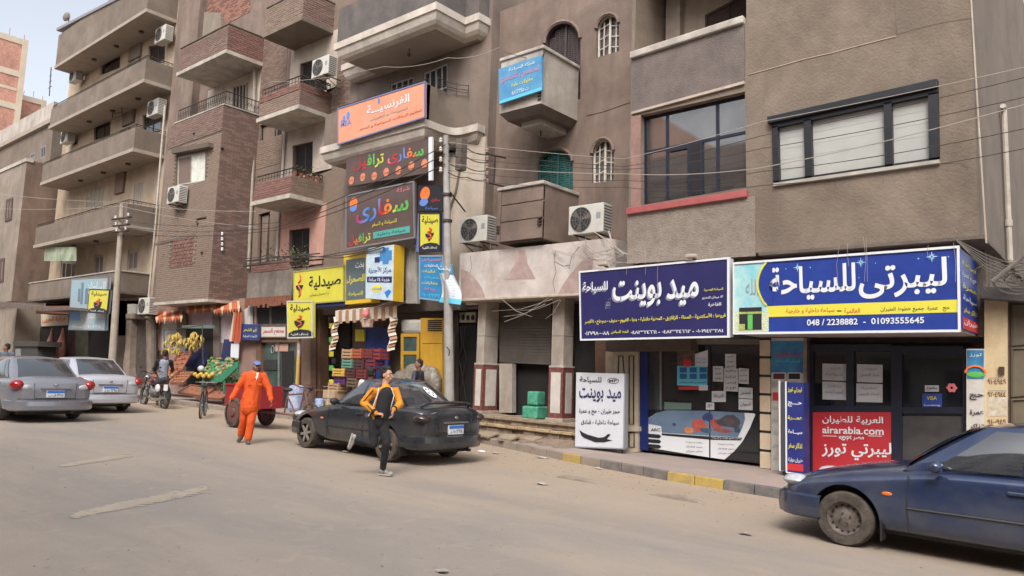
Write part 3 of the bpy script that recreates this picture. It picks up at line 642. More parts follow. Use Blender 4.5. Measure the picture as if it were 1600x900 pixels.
F(1255, 528, 1260, 745, M('jamb_pale', (150, 142, 134), (120, 112, 106), .8, 8), 'jamb', Y=YS-.08, d=.4); F(1260, 530, 1264, 745, woodd, 'jamb', Y=YS-.05, d=.3)
# left poster column
pc = thing('poster_column', 'narrow wall strip with gradient blue poster above white notices beside the glass shopfront', 'poster', (W(1230, 735, YS-.1).x, YS-.1, gz(-5)+SW))
YP = YS-.1
F(1205, 528, 1255, 742, M('strip_white', (196, 192, 184), (170, 164, 156), .8, 5), 'backing', pc, YP, .3)
gbl = M('gradient_blue', (36, 84, 140), (66, 150, 190), .5, 2.5)
F(1205, 533, 1255, 583, gbl, 'poster', pc, YP-.006, .005)
T('السياحة والطيران', 1209, 550, 1252, 559, YP-.008, lred, pc); T('ليبرتى للسياحة', 1212, 561, 1250, 567, YP-.008, lcyan, pc)
for x0, x1, m_ in ((1207, 1227, M('maroon_card', (84, 40, 48), None, .5)), (1231, 1251, lblack)):
    o = F(x0, 582, x1, 594, lwhite, 'card', pc, YP-.012, .005); F(x0+1, 583.5, x1-1, 592.5, m_, 'card_print', o, YP-.015, .003)
F(1207, 613, 1216, 626, lred, 'red_notice', pc, YP-.006, .005)
for i in range(6): T(['حج', 'عمرة', 'سفر', 'رحلات', 'فنادق', 'تذاكر'][i], 1207, 598+i*20+(16 if i > 0 else 0), 1215, 604+i*20+(16 if i > 0 else 0), YP-.004, lgrey, pc)
# striped pillar
sp = thing('striped_pillar', 'narrow beige tiled pillar with black joints between the two travel agencies', 'pillar', (W(1196, 735, YS-.12).x, YS-.12, gz(-5.3)+SW))
YQ = YS-.12; x0, x1 = W(1187, 640, YQ).x, W(1203.5, 640, YQ).x; zb = gz(-5.3)+SW; zt = W(1187, 528, YQ).z; n_ = 7
MB().box(x0+.01, YQ+.012, zb, x1-.01, YQ+.35, zt).build('core', lblack, sp)
for i in range(n_):
    a = zb+(zt-zb)*i/n_; MB().box(x0, YQ, a+.004, x1, YQ+.3, a+(zt-zb)/n_-.04).build('tile', M('beige_tile', (204, 186, 160), (188, 168, 142), .6, 5, rnd=.1), sp, bevel=.006)
# standing sign box on wheels
ss = thing('standing_sign', 'tall narrow blue standing sign box with yellow and white Arabic lines on small castors', 'sign', (W(1240, 735, 12.5).x, 12.5, gz(-4.7)+SW))
YB = 12.55; k = Q([(1229, 597), (1257, 597), (1257, 733), (1229, 738)], YB); x0, x1 = k.c[3].x, k.c[2].x
zb = gz(-4.7)+SW+.07; zt = k.c[0].z; xl = W(1218, 660, YB).x
xf_ = x0-.0
mb = MB(); mb.extr([(xl, YB+.02, zb+.02), (xl, YB+.02, zt), (x0, YB, zt), (x0, YB, zb)], (.02, .22, 0)); mb.build('side_panel', M('sign_dark_side', (70, 70, 74), None, .6), ss)
mb = MB(); mb.extr([(xl-.015, YB+.01, zb), (xl-.015, YB+.01, zt+.02), (xl+.01, YB+.01, zt+.02), (xl+.01, YB+.01, zb)], (0, .03, 0)); mb.box(x0-.012, YB-.01, zb-.01, x0+.012, YB+.02, zt+.01); mb.box(x0, YB-.008, zb-.02, x1, YB+.018, zb); mb.build('edge_trim', lwhite, ss)
mb = MB(); mb.box(x0, YB+.001, zb, x1, YB+.24, zt); mb.build('sign_box', M('signblue', (32, 40, 104), (40, 52, 122), .45, 3), ss)
H_ = zt-zb
for i, (s, m_) in enumerate((('ليبرتي تورز', lyel), ('حـــج', lwhite), ('عمـــرة', lyel), ('سيـــاحة', lwhite), ('تذاكر سفر', lyel), ('طيران دولية', lwhite))):
    zz = zt-.13-i*H_*.155; hh = .055 if i in (0, 4) else .04
    text(s, [(x0+.03, YB, zz-hh), (x1-.03, YB, zz-hh), (x1-.03, YB, zz+hh), (x0+.03, YB, zz+hh)], m_, ss, (0, -.004, 0), .02)
MB().box(x0+.02, YB-.003, zb+.03, x1-.02, YB, zb+.14).build('red_band', lred, ss)
for sx in (xl+.06, x1-.03):
    for sy in (.05, .2):
        MB().cyl((sx, YB+sy-.012, zb-.035), (sx, YB+sy+.012, zb-.035), .035, n=10).build('castor', lblack, ss)
# right: white poster column, cream pillar with stencilled numbers, metal door
pc = thing('poster_column', 'white poster strip with rainbow arch picture and black Arabic words beside the cream pillar', 'poster', (W(1524, 700, YS-.1).x, YS-.1, gz(-2)+SW))
F(1510, 545, 1538, GB+20, whitep, 'poster', pc, YP, .2); F(1511, 547, 1537, 592, gbl, 'poster_top', pc, YP-.006, .005)
mb = MB(); c = W(1524, 578, YP-.012)
mb.tube([c+Vector((cos(a*pi/10)*.13, 0, sin(a*pi/10)*.11-.05)) for a in range(11)], .018, 4); mb.build('arch_print', lorange, pc)
mb = MB(); mb.ell(c+Vector((0, 0, -.07)), (.12, .004, .045), 14, 6); mb.build('hill_print', lgreen, pc)
T('تورز', 1515, 552, 1534, 558, YP-.008, lwhite, pc)
for s, y in (('حج', 615), ('عمرة', 640), ('تذاكر', 662)): T(s, 1515, y, 1537, y+10, YP-.008, lblack, pc, bold=.02)
cp = thing('cream_pillar', 'cream painted wall pillar stencilled with rows of phone numbers', 'pillar', (W(1555, 700, YS-.05).x, YS-.05, gz(-1.5)+SW))
YC = YS-.06
F(1538, 468, 1574, GB+30, M('cream_paint', (214, 196, 158), (198, 178, 140), .85, 3, .2, 30, streak=.5, dirt=(170, 146, 112)), 'shaft', cp, YC, .4)
for i, (s, y) in enumerate((('٩١٠٤٩٤٩', 592), ('٩٢٠٤٩٤٤', 612), ('٩١٠٠٩٤٩', 655))): T(s, 1543, y, 1572, y+8, YC-.004, M('stencil', (120, 74, 60), None, .8), cp, bold=.02)
F(1544, 590, 1572, 591, lgrey, 'stencil_line', cp, YC-.003, .003); F(1544, 610, 1572, 611, lgrey, 'stencil_line', cp, YC-.003, .003)
F(1544, 620, 1573, 650, M('torn_paper', (208, 204, 190), (180, 160, 130), .9, 14), 'torn_poster', cp, YC-.005, .004)
F(1560, 573, 1569, 585, woodd, 'meter_box', cp, YC-.04, .04)
rb = thing('neighbour_entrance', 'grey lintel over a carved khaki metal door at the right of the cream pillar', 'entrance', (W(1590, 700, YS).x, YS, gz(-1)+SW))
F(1532, 447, 1660, 466, M('lintel_grey', (96, 92, 90), (78, 74, 72), .7, 3), 'lintel', rb, YS-.3, .5, dy=(6, 9), bevel=.01)
F(1574, 470, 1700, 830, M('door_khaki', (112, 102, 84), (98, 88, 72), .6, 4), 'door', rb, YS+.1, .1)
kk = Q([(1580, 476), (1640, 478), (1640, 540), (1580, 538)], YS+.1)
mb = MB()
for v0, v1 in (((477, 540)), ((545, 620)), ((625, 720))):
    pts = [(1581, v0), (1610, v0-1), (1640, v0), (1640, v1), (1610, v1-3), (1581, v1)]
    mb.tube([W(a, b, YS+.09) for a, b in pts+[pts[0]]], .018, 5)
mb.build('door_moulding', M('door_khaki_dark', (86, 78, 62), None, .6), rb)
F(1572, 468, 1578, 830, woodd, 'door_frame', rb, YS+.02, .12)
MB().box(W(1538, 470, YS).x, YS+.2, -.1, 9, YS+6, W(1580, 452, YS-.3).z).build('wall', plas6s, rb)
# ------------------------------------------------------------------ corner travel agency shopfront (left of striped pillar)
sh = thing('shopfront', 'dark glass travel agency front covered with paper notices and a curved blue and white decal', 'shopfront', (W(1090, 700, YS).x, YS, gz(-6)+SW))
F(990, 530, 1187, 722, darkin2, 'back_panel', sh, YS+.3, .05, dy=(0, 20))
F(996, 532, 1186, 702, glassd, 'glass_pane', sh, YS+.05, .01, dy=(2, 22))
F(996, 530, 1012, 702, M('deep_blue_frame', (24, 36, 92), (30, 44, 104), .4, 4), 'blue_frame', sh, YS+.0, .06, dy=(0, 2))
F(1012, 548, 1032, 640, M('side_pane', (52, 56, 60), (40, 44, 48), .1, 3, spec=.8), 'side_pane', sh, YS+.03, .01)
F(1031, 548, 1033, 640, steelg, 'mullion', sh, YS+.02, .03)
F(1108, 540, 1110, 716, black_m, 'mullion', sh, YS+.03, .03, dy=(0, 0))
F(946, 531, 1080, 549, M('header_brown', (74, 60, 52), (88, 72, 62), .8, 4), 'header_box', sh, YS-.25, .5, dy=(-1, -1), bevel=.01)
F(1080, 530, 1188, 538, concrete_d, 'header', sh, YS-.02, .3)
# carved wooden column and posts
F(930, 528, 948, 700, woodm, 'post', sh, YS+.1, .3); F(946, 549, 962, 700, M('wood_pale', (176, 160, 136), (156, 138, 114), .8, 8, .2, 40), 'post', sh, YS+.06, .2)
wc = F(960, 549, 997, 706, M('cream_wood', (188, 176, 152), (168, 154, 130), .7, 6, .2, 40), 'carved_column', sh, YS-.06, .2)
for q in ([(967, 556), (973, 556), (977, 606), (965, 606)], [(983, 556), (990, 556), (990, 663), (983, 662)], [(983, 676), (991, 676), (991, 699), (983, 698)], [(964, 676), (975, 676), (975, 696), (964, 696)]):
    mb = MB(); mb.tube([W(a, b, YS-.063) for a, b in q+[q[0]]], .013, 5); mb.build('moulding', lblack, wc)
F(958, 667, 998, 674, cream, 'base_rail', wc, YS-.1, .1)
# decal on lower pane: clipped arch shape
YD = YS+.035
def arch_top(x):
    a = (x-1090)/92.0
    return 660-0*a
dec = MB(); top = [(1000, 677), (1006, 664), (1014, 653), (1026, 645), (1042, 641), (1110, 642), (1178, 646)]
bot = [(1172, 668), (1160, 690), (1146, 706), (1132, 718), (1110, 715), (1060, 707), (998, 697)]
dec.px(top+[(1180, 648)]+bot, YD, .008); dec = dec.build('decal', lwhite, sh)
mb = MB(); mb.px([(1009, 662), (1014, 653.5), (1026, 645), (1042, 641), (1110, 642), (1163, 645), (1164, 655), (1160, 668), (1153, 683), (1110, 681), (1034, 676), (1033, 666), (1012, 662)], YD-.004, .004)
mb.build('holiday_print', M('holiday', (92, 112, 134), (110, 132, 152), .4, 1.7, detail=3), dec)
rg = random.Random(2)
for cx_, cy_, rx, ry, cc in ((1092, 664, .16, .14, (164, 70, 58)), (1106, 652, .14, .09, (40, 50, 96)), (1076, 672, .1, .07, (186, 110, 60)), (1120, 662, .13, .13, (150, 66, 60)), (1102, 672, .14, .06, (50, 76, 92)), (1140, 660, .3, .14, (62, 54, 60)), (1130, 673, .2, .05, (120, 60, 58)), (1053, 663, .05, .035, (60, 48, 90)), (1152, 672, .08, .07, (44, 56, 80))):
    mb = MB(); c = W(cx_, cy_, YD-.005); mb.prism([(c.x+cos(a*pi/5)*rx*rg.uniform(.7, 1.1), c.z+sin(a*pi/5)*ry*rg.uniform(.6, 1.1)) for a in range(10)], YD-.0055-.0001*cx_/100, YD-.004); mb.build('picture_patch', M('patch%d' % cx_, cc, tuple(min(255, q+26) for q in cc), .5, 9), dec)
mb = MB(); mb.px([(1034, 677), (1110, 682), (1160, 684), (1157, 688), (1110, 687), (1080, 684), (1034, 680)], YD-.007, .003); mb.build('dark_band', lblack, dec)
for i in range(3):
    mb = MB(); mb.px([(1006, 677+i*8), (1030, 679+i*8), (1033, 682+i*8), (1030, 685+i*8), (1006, 683+i*8)], YD-.006, .004); mb.build('pill_print', lblack, dec)
    mb = MB(); mb.ell(W(1006, 680+i*8, YD-.008), (.035, .006, .035), 8, 5); mb.build('red_dot', lred, dec)
    for x0, x1 in ((1072, 1098), (1122, 1148)):
        T(['رحلات و سياحة', 'حجز فنادق', 'تذاكر طيران'][i], x0, 689+i*7+(x0-1072)*.06, x1, 692+i*7+(x0-1072)*.06, YD-.006, lblack, dec, .05)
T('ARC', 1017, 669, 1032, 674, YD-.006, lblack, dec); T('رحلات اليوم الواحد و السياحة', 1112, 682.5, 1158, 686, YD-.008, lwhite, dec, .03)
mb = MB(); mb.px([(1038, 628), (1080, 630), (1080, 640), (1038, 640)], YS+.03, .01); mb.build('rack_edge', M('greenish', (96, 116, 108), None, .5), sh)
# poster with offers
po = F(1058, 571, 1105, 602, lcyan, 'offer_poster', sh, YS+.035, .006, dy=(1, 2)); F(1086, 553, 1106, 572, paper, 'poster_top', po, YS+.034, .005, dy=(-6, 1)); F(1058, 549, 1086, 572, M('photo_print', (110, 84, 74), (60, 50, 50), .5, 14), 'poster_photo', po, YS+.034, .005)
mb = MB(); mb.ell(W(1074, 567, YS+.028), (.09, .006, .08), 12, 6); mb.build('red_seal', lred, po)
for i in range(3):
    for j in range(2): F(1062+i*15.5, 574+j*10, 1073+i*15.5, 582+j*10, M('offer_blue', (30, 96, 160), None, .5), 'offer_box', po, YS+.03, .004)
for i in range(2): T('عروض رمضان', 1088, 558+i*6, 1104, 562+i*6, YS+.03, lblue, po)
F(1060, 604, 1092, 609, lred, 'red_strip', po, YS+.033, .005); F(1092, 602, 1106, 610, paper, 'white_corner', po, YS+.033, .005); T('للحجز و الاستعلام', 1062, 596, 1103, 600, YS+.03, lnavy, po)
for (x0, y0, x1, y1, ss_) in ((1114, 572, 1130, 596, ('عمرة', 'شهر', 'رجب')), (1133, 553, 1150, 577, ('أقوى', 'عروض', 'الحج')), (1131, 575, 1153, 594, ('رحلات', 'تركيا')), (1154, 575, 1170, 599, ('شرم', 'دهب', 'الغردقة')), (1131, 594, 1153, 611, ('لبنان', '٢٠٢٣')), (1112, 611, 1134, 628, ('الغردقة',)), (1154, 605, 1176, 622, ('أسطنبول',)), (1154, 623, 1176, 640, ('أسوان',)), (1103, 629, 1116, 640, ('حج',))):
    rg = random.Random(x0); o = F(x0, y0, x1, y1, paper, 'paper_notice', sh, YS+.03-.0006*(x0 % 7), .004, dy=rg.uniform(-.5, 1.2))
    h_ = (y1-y0)/len(ss_)
    for i, s in enumerate(ss_): T(s, x0+3, y0+h_*i+h_*.25, x1-3, y0+h_*i+h_*.7, YS+.025, lblack, o)
# white sandwich board
YW = 12.7
wb = thing('sandwich_board', 'white freestanding sign board with black and navy Arabic lettering and an aeroplane drawing', 'sign', (W(938, 700, YW).x, YW, gz(-9)+SW))
k = Q([(900, 582), (977, 584), (975, 701), (898, 698)], YW)
mb = MB(); k.bar(mb, 0, 0, 1, 1, YW, YW+.1); mb.build('board', M('board_white', (206, 208, 214), (196, 198, 204), .6, 3), wb, bevel=.012)
mb = MB(); k.bar(mb, -.006, -.01, 1.006, 0, YW-.01, YW+.11); k.bar(mb, .985, 0, 1.01, 1, YW-.012, YW+.112); mb.build('board_rim', lgrey, wb)
for u in (.1, .9):
    p = k.p(u, 0); MB().box(p.x-.04, YW+.01, gz(p.x)+SW+.002, p.x+.04, YW+.09, p.z).build('foot', iron, wb)
T('للسياحة', 906, 588, 940, 599, YW-.002, lblack, wb, .02, bold=.015)
mb = MB(); c = W(958, 595, YW-.006); mb.tube([c+Vector((cos(a*pi/10)*.13, 0, sin(a*pi/10)*.05)) for a in range(21)], .005, 4); mb.build('oval_logo', lblack, wb); T('MP', 952, 593, 964, 597, YW-.002, lblack, wb)
T('ميد بوينت', 905, 606, 971, 628, YW-.002, lnavy, wb, .02, bold=.02)
T('حجز طيران - حج و عمرة', 905, 638, 969, 648, YW-.002, lblack, wb, .02); T('سياحة داخلية - فنادق', 908, 655, 967, 664, YW-.002, lblack, wb, .02)
mb = MB(); mb.px([(905, 672), (911, 676), (918, 679), (935, 684), (944, 683), (950, 678), (954, 679), (948, 686), (956, 688), (944, 691), (930, 691), (912, 684), (908, 680)], YW-.008, .006); mb.build('aeroplane_print', lblack, wb)
# ------------------------------------------------------------------ old taupe building with arched windows
Y5b = 14.0
b5b = thing('old_apartment_building', 'taupe rendered building with arched windows and box balconies above closed columned shop', 'building', (-10, Y5b, gz(-10)))
LB = W(774, 200, Y5b).x
def arched(xl, xr, yt, ys, yb, Y, n=10, dr=0, db=0):     # photo outline of an arched opening: spring line ys, top yt, base yb
    pts = [(xl, yb), (xr, yb+db)]; cx = (xl+xr)/2; rx = (xr-xl)/2
    for i in range(n+1):
        a = pi*i/n; t_ = (cx+rx*cos(a)-xl)/(xr-xl); pts.append((cx+rx*cos(a), (ys+dr*t_)-(ys-yt)*sin(a)))
    return [(W(a, b, Y).x, W(a, b, Y).z) for a, b in pts]
A1 = arched(932, 967, 27, 45, 90, Y5b, dr=-9, db=-10); A2 = arched(925, 959, 219, 240, 286, Y5b, dr=-5, db=-4)
A3 = arched(851, 907, 38, 68, 150, Y5b, dr=-8, db=5); A4 = arched(840, 895, 235, 258, 320, Y5b, dr=-6, db=5)
zb5 = W(800, 372, Y5b).z-.7
wallpoly([(LB, zb5-1.2), (L6+.6, zb5-1.2), (L6+.6, 11.2), (LB, 11.2)], [A1, A2, A3, A4], Y5b, .3).build('wall', plas5b, b5b)
MB().box(LB, Y5b+.302, zb5-1.2, L6+.6, Y5b+8, 11.2).build('rear_block', plas5b, b5b)
def arch_window(A, fm, gm, par, Y, name='arched_window', panes=True, slats=False):
    mb = MB(); n = len(A); cx = (A[0][0]+A[1][0])/2; x0 = A[0][0]; x1 = A[1][0]; zb = min(a[1] for a in A); zt = max(a[1] for a in A)
    mb.tube([(x, Y+.1, z) for x, z in A+[A[0]]], .035, 6)
    mb.box(cx-.025, Y+.08, zb, cx+.025, Y+.12, zt)
    if not slats:
        for j in range(1, 4):
            z = zb+(zt-zb)*.78*j/3
            mb.cyl((x0, Y+.1, z-.05), (cx, Y+.1, z+.03), .013, n=5); mb.cyl((cx, Y+.1, z-.04), (x1, Y+.1, z-.1), .013, n=5)
        for s_ in (-.27, .27): mb.box(cx+s_*(x1-x0)-.012, Y+.09, zb, cx+s_*(x1-x0)+.012, Y+.11, zt-.1)
    f = mb.build(name, fm, par)
    if slats:
        for s_ in (-1, 1):
            mb = MB()
            for c_ in range(3):
                xa = cx+s_*(.04+c_*(x1-cx-.04)/3); xb = cx+s_*(.02+(c_+1)*(x1-cx-.04)/3)
                zz = zb+.03
                t_ = abs((xa+xb)/2-cx)/(x1-cx); ztop = zt-(zt-zb)*.28*(1-sqrt(max(0, 1-t_*t_)))-.03
                mb.box(xa, Y+.11, zb, xa+.02*s_, Y+.14, ztop); mb.box(xb, Y+.11, zb, xb-.02*s_, Y+.14, ztop)
                while zz < ztop: mb.box(xa+.02*s_, Y+.115, zz, xb-.02*s_, Y+.135, zz+.035); zz += .055
            mb.build('shutter_leaf', fm, f)
    mb = MB(); mb.prism(A, Y+.145, Y+.16); mb.build('pane', gm, f)
    mb = MB(); A_ = [a for a in A[2:]]; mb.tube([(x, Y-.015, z) for x, z in A_], .05, 5); mb.build('arch_surround', plas5b, f)
    return f
wf = M('window_cream', (206, 200, 186), (186, 178, 164), .7, 5)
arch_window(A1, wf, M('dusty_pane', (92, 84, 82), (72, 64, 62), .3, 6, spec=.6), b5b, Y5b); arch_window(A2, wf, M('dusty_pane2', (104, 98, 94), (84, 78, 76), .3, 6, spec=.6), b5b, Y5b)
arch_window(A3, M('brown_louvre', (78, 66, 66), (62, 52, 52), .7, 5), darkin, b5b, Y5b, slats=True, name='arched_shutter')
arch_window(A4, teal, M('teal_dark', (30, 66, 62), None, .8), b5b, Y5b, slats=True, name='arched_shutter')
mb = MB(); mb.tube([W(917, 180, Y5b), W(945, 173, Y5b), W(985, 159, Y5b)], .02, 4); mb.build('string_course', plas5b, b5b)
# upper box balcony with blue sign
YA = 12.6
k = Q([(783, 108), (848, 75), (850, 160), (784, 166)], YA); x0, x1 = k.c[0].x, k.c[1].x; z1 = k.p(1, 1).z; z0 = k.p(1, 0).z; zt0 = k.p(.5, 1).z
bal = MB(); t_ = .1
bal.box(x0, YA, z0, x1, YA+t_, z1-.02); bal = bal.build('balcony_front', box5b, b5b)
MB().box(x1-t_, YA+t_+.002, z0, x1+.003, Y5b-.001, z1-.02).build('balcony_side', box5b, b5b); MB().box(x0, YA+t_+.002, z0, x0+t_, Y5b-.001, z1-.02).build('balcony_side', box5b, b5b)
mb = MB(); mb.box(x0-.03, YA-.04, z1-.02, x1+.05, YA+t_+.03, z1+.06); mb.box(x1-t_-.03, YA+t_+.03, z1-.02, x1+.05, Y5b-.002, z1+.06); mb.build('coping', whitetrim, b5b, bevel=.015)
mb = MB(); zq = z0-.001
v = [(x0+.0, YA+.0, zq), (x1, YA+.0, zq), (x1, Y5b, zq), (x0, Y5b, zq), (x0+.12, YA+.16, zq-.16), (x1-.14, YA+.16, zq-.16), (x1-.14, Y5b, zq-.16), (x0+.12, Y5b, zq-.16)]
mb.add(v, [(0, 1, 2, 3), (7, 6, 5, 4), (0, 4, 5, 1), (1, 5, 6, 2), (3, 7, 4, 0)]); mb.build('corbel', concrete_d, b5b)
MB().box(x0+.35, YA+.4, zq-.3, x1-.3, Y5b-.01, zq-.162).build('soffit_slab', box5b, b5b)
MB().cyl(((x0+x1)/2, YA+.8, zq-.3), ((x0+x1)/2, YA+.8, zq-.42), .015, n=6).build('lamp_hook', iron, b5b)
for i in range(3): MB().box(x1-.08, YA-.03, z0+.08+i*.07, x1+.0, YA-.001, z0+.11+i*.07).build('vent_slot', iron, b5b)
s5 = thing('advert_board', 'blue advert board with pink and white Arabic lettering hung on the upper box balcony', 'sign', W(812, 150, YA-.12))
k = Q([(779, 108), (846, 86), (847, 141), (780, 163)], YA-.12)
mb = MB(); k.bar(mb, 0, 0, 1, 1, YA-.12, YA-.07); mb.build('board', M('advert_blue', (66, 130, 176), (96, 156, 190), .5, 2.5), s5)
mb = MB(); k.bar(mb, .01, .01, .99, .09, YA-.125, YA-.12); mb.build('pale_band', lcyan, s5)
for s, u0, v0, u1, v1, m_ in (('شركة السياحة', .25, .8, .85, .92, lwhite), ('المهندسون و الاستشاري', .05, .52, .95, .76, M('letters_pink', (196, 130, 160), None, .6)), ('مقاولات عامة', .3, .34, .8, .47, lyel), ('ت ٠٤٨٢٢٣٤٥', .3, .14, .7, .26, lwhite)):
    text(s, k.quad(u0, v0, u1, v1), m_, s5, (0, -.008, 0))
mb = MB()
for u in (.02, .5, .98): mb.cyl(k.p(u, 1)+Vector((0, .05, -.1)), k.p(u, 1)+Vector((-.05, .2, .18)), .012, n=4)
mb.cyl(k.p(.6, 1)+Vector((0, .1, .1)), k.p(.6, 1)+Vector((-.5, -.1, .3)), .008, n=4)
mb.build('bracket', iron, s5)
# lower box balcony with grooves
YA2 = 12.65
k = Q([(779, 297), (848, 285), (846, 372), (779, 377)], YA2); x0, x1 = k.c[0].x, k.c[1].x; z1 = k.p(.5, 1).z; z0 = k.p(.5, 0).z
for i, (a, b_) in enumerate(((0, .36), (.375, .68), (.695, .97))):
    MB().box(x0+.09, YA2+.02, z0+(z1-z0)*a, x1-.0, YA2+.1, z0+(z1-z0)*b_).build('balcony_panel', plas5b, b5b, bevel=.01)
MB().box(x0, YA2, z0, x0+.09, YA2+.12, z1).build('balcony_edge', plas5b, b5b); MB().box(x0+.09, YA2+.05, z0, x1, YA2+.12, z1-.03).build('balcony_front', plas5b, b5b)
MB().box(x1-.1, YA2+.121, z0, x1+.004, Y5b-.001, z1-.03).build('balcony_side', plas5b, b5b)
mb = MB(); mb.box(x0-.02, YA2-.03, z1-.03, x1+.04, YA2+.15, z1+.05); mb.box(x1-.13, YA2+.15, z1-.03, x1+.04, Y5b-.002, z1+.05); mb.build('coping', whitetrim, b5b, bevel=.015)
MB().box(x0, YA2+.12, z0-.02, x1, Y5b-.001, z0+.1).build('balcony_floor', concrete_d, b5b)
for i in range(3):
    MB().box(x1-.1, YA2-.03, z0+.28+i*.07, x1+.0, YA2+.019, z0+.31+i*.07).build('vent_slot', iron, b5b); MB().box(x0-.0, YA2-.03, z0+.2+i*.07, x0+.08, YA2-.001, z0+.23+i*.07).build('vent_slot', iron, b5b)
# canopy fascia (white, pink stains)
YF = 12.85
k = Q([(719, 396), (905, 377), (905, 459), (720, 471)], YF); fx0, fx1 = k.c[0].x, W(955, 400, YF).x; fz0 = k.p(.6, 0).z; fz1 = k.p(.6, 1).z
fas = M('fascia_white', (206, 198, 192), (186, 172, 164), .85, 2, .3, 30, streak=.6, dirt=(160, 146, 136)); pinks = M('fascia_pink', (154, 130, 124), (178, 156, 149), .9, 4, .3, 30)
mb = MB(); mb.box(fx0, YF, fz0+.02, fx1-.25, YF+.15, fz1)
for i in range(6):
    a0, a1 = i*pi/12, (i+1)*pi/12; c = (fx1-.25, YF+.25)
    mb.prism([(c[0]+.25*sin(a0), 0), (c[0]+.25*sin(a1), 0), (c[0]+.25*sin(a1), 1), (c[0]+.25*sin(a0), 1)], 0, 1) if False else mb.add(
        [(c[0]+.25*sin(a0), c[1]-.25*cos(a0), fz0+.02), (c[0]+.25*sin(a1), c[1]-.25*cos(a1), fz0+.02), (c[0]+.25*sin(a1), c[1]-.25*cos(a1), fz1), (c[0]+.25*sin(a0), c[1]-.25*cos(a0), fz1)], [(0, 1, 2, 3)])
mb.box(fx1-.1, YF+.25, fz0+.02, fx1, Y5b, fz1)
mb.build('canopy_fascia', fas, b5b, smooth=30)
MB().box(fx0, YF+.15, fz1-.12, fx1-.1, Y5b-.001, fz1-.002).build('canopy_roof', concrete, b5b); MB().box(fx0, YF+.1, fz0, fx1-.05, Y5b+.2, fz0+.1).build('canopy_ceiling', concrete, b5b)
mb = MB(); mb.box(fx0-.02, YF-.04, fz0-.03, fx1+.04, YF+.3, fz0+.03); mb.build('canopy_lip', M('lip', (188, 176, 160), (160, 146, 132), .9, 5), b5b, bevel=.015)
mb = MB()
for pts in ([(868, 392), (866, 408), (869, 425), (864, 440), (867, 457)], [(866, 408), (880, 416), (890, 414)], [(735, 400), (737, 418), (733, 432)], [(905, 385), (893, 402), (889, 420)]): mb.tube([W(a, b_, YF-.001) for a, b_ in pts], .006, 4)
mb.build('fascia_cracks', concrete_d, b5b, kind='stuff')
for q in ([(790, 436), (796, 426), (805, 412), (806, 400), (811, 391), (820, 391), (823, 402), (824, 412), (832, 426), (837, 436)], [(721, 470), (720, 420), (731, 424), (740, 432), (752, 448), (758, 463), (757, 468)], [(872, 459), (880, 444), (890, 430), (903, 415), (912, 405), (922, 403), (926, 398), (924, 456)]):
    mb = MB(); mb.px(q, YF-.006, .005); mb.build('pink_patch', pinks, b5b)
# columns
marble = M('red_marble', (96, 50, 46), (130, 84, 76), .5, 14); colm = M('column_white', (186, 178, 168), (166, 154, 142), .85, 4, .3, 40, streak=.6, dirt=(130, 116, 104))
def column(xl, xr_px, ybase, label=None):
    Yc = 13.2; x0 = W(xl, 560, Yc).x; w_ = .24 if xl < 800 else .33; x1 = x0+w_; d_ = .5 if xl < 800 else .36
    zb = W(xl, ybase, Yc).z; zt = fz0
    MB().box(x0, Yc, zb+.0, x1, Yc+d_, zt).build('column', colm, b5b, bevel=.008)
    zp = zb+(zt-zb)*.42
    MB().box(x0-.03, Yc-.035, zp, x1+.04, Yc+d_+.03, zp+.045).build('column_ledge', whitetrim, b5b, bevel=.01)
    p = MB().box(x0-.025, Yc-.03, zb+.0, x1+.03, Yc+d_+.02, zp-.001).build('column_plinth', marble, b5b)
    MB().box(x0+.04, Yc-.036, zb+.14, x1-.03, Yc-.03, zp-.1).build('plinth_panel', whitep, b5b); MB().box(x1+.03, Yc+.07, zb+.14, x1+.036, Yc+d_-.06, zp-.1).build('plinth_panel', whitep, b5b)
    MB().box(x0-.07, Yc-.08, zb-.08, x1+.08, Yc+d_+.05, zb+.03).build('column_base', M('base_stone', (170, 156, 142), (150, 136, 122), .9, 6), b5b, bevel=.015)
    MB().box(x0-.003, Yc-.003, zb+(zt-zb)*.68, x1+.003, Yc+d_+.003, zb+(zt-zb)*.68+.012).build('column_joint', concrete_d, b5b)
    return x0, x1, zb
c1 = column(744, 757, 643); c2 = column(861, 880, 655)
# closed shop behind the columns
YR = Y5b-.25
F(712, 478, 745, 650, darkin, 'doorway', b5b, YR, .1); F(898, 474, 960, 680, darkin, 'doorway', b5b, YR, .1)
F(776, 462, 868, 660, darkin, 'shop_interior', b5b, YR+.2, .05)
o = F(712, 488, 743, 504, M('lattice_cream', (150, 136, 120), None, .8), 'lattice_panel', b5b, YR-.06, .04)
for i in range(4):
    mb = MB(); c = W(716+i*7.5, 496, YR-.07); mb.ell(c, (.06, .01, .07), 8, 5); mb.build('lattice_hole', darkin, b5b)
sm = M('roll_shutter', (92, 84, 80), (106, 98, 92), .6, 3, metal=.2)
k = Q([(781, 470), (862, 466), (861, 570), (781, 566)], YR)
mb = MB()
for i in range(22): k.bar(mb, 0, i/22, 1, (i+.86)/22, YR-.02, YR+.02); 
k.bar(mb, 0, 0, 1, 1, YR+.0, YR+.01)
o = mb.build('roller_shutter', sm, b5b)
F(780, 568, 800, 645, colm, 'short_post', b5b, YR-.12, .15); F(711, 480, 716, 650, iron, 'gate_bar', b5b, YR-.1, .03)
for q in ([(719, 510), (722, 540), (717, 560), (723, 590), (719, 620)], [(727, 510), (724, 540), (729, 560), (723, 590), (728, 625)]):
    mb = MB(); mb.tube([W(a, b, YR-.08) for a, b in q], .012, 5); mb.build('gate_scroll', iron, b5b)
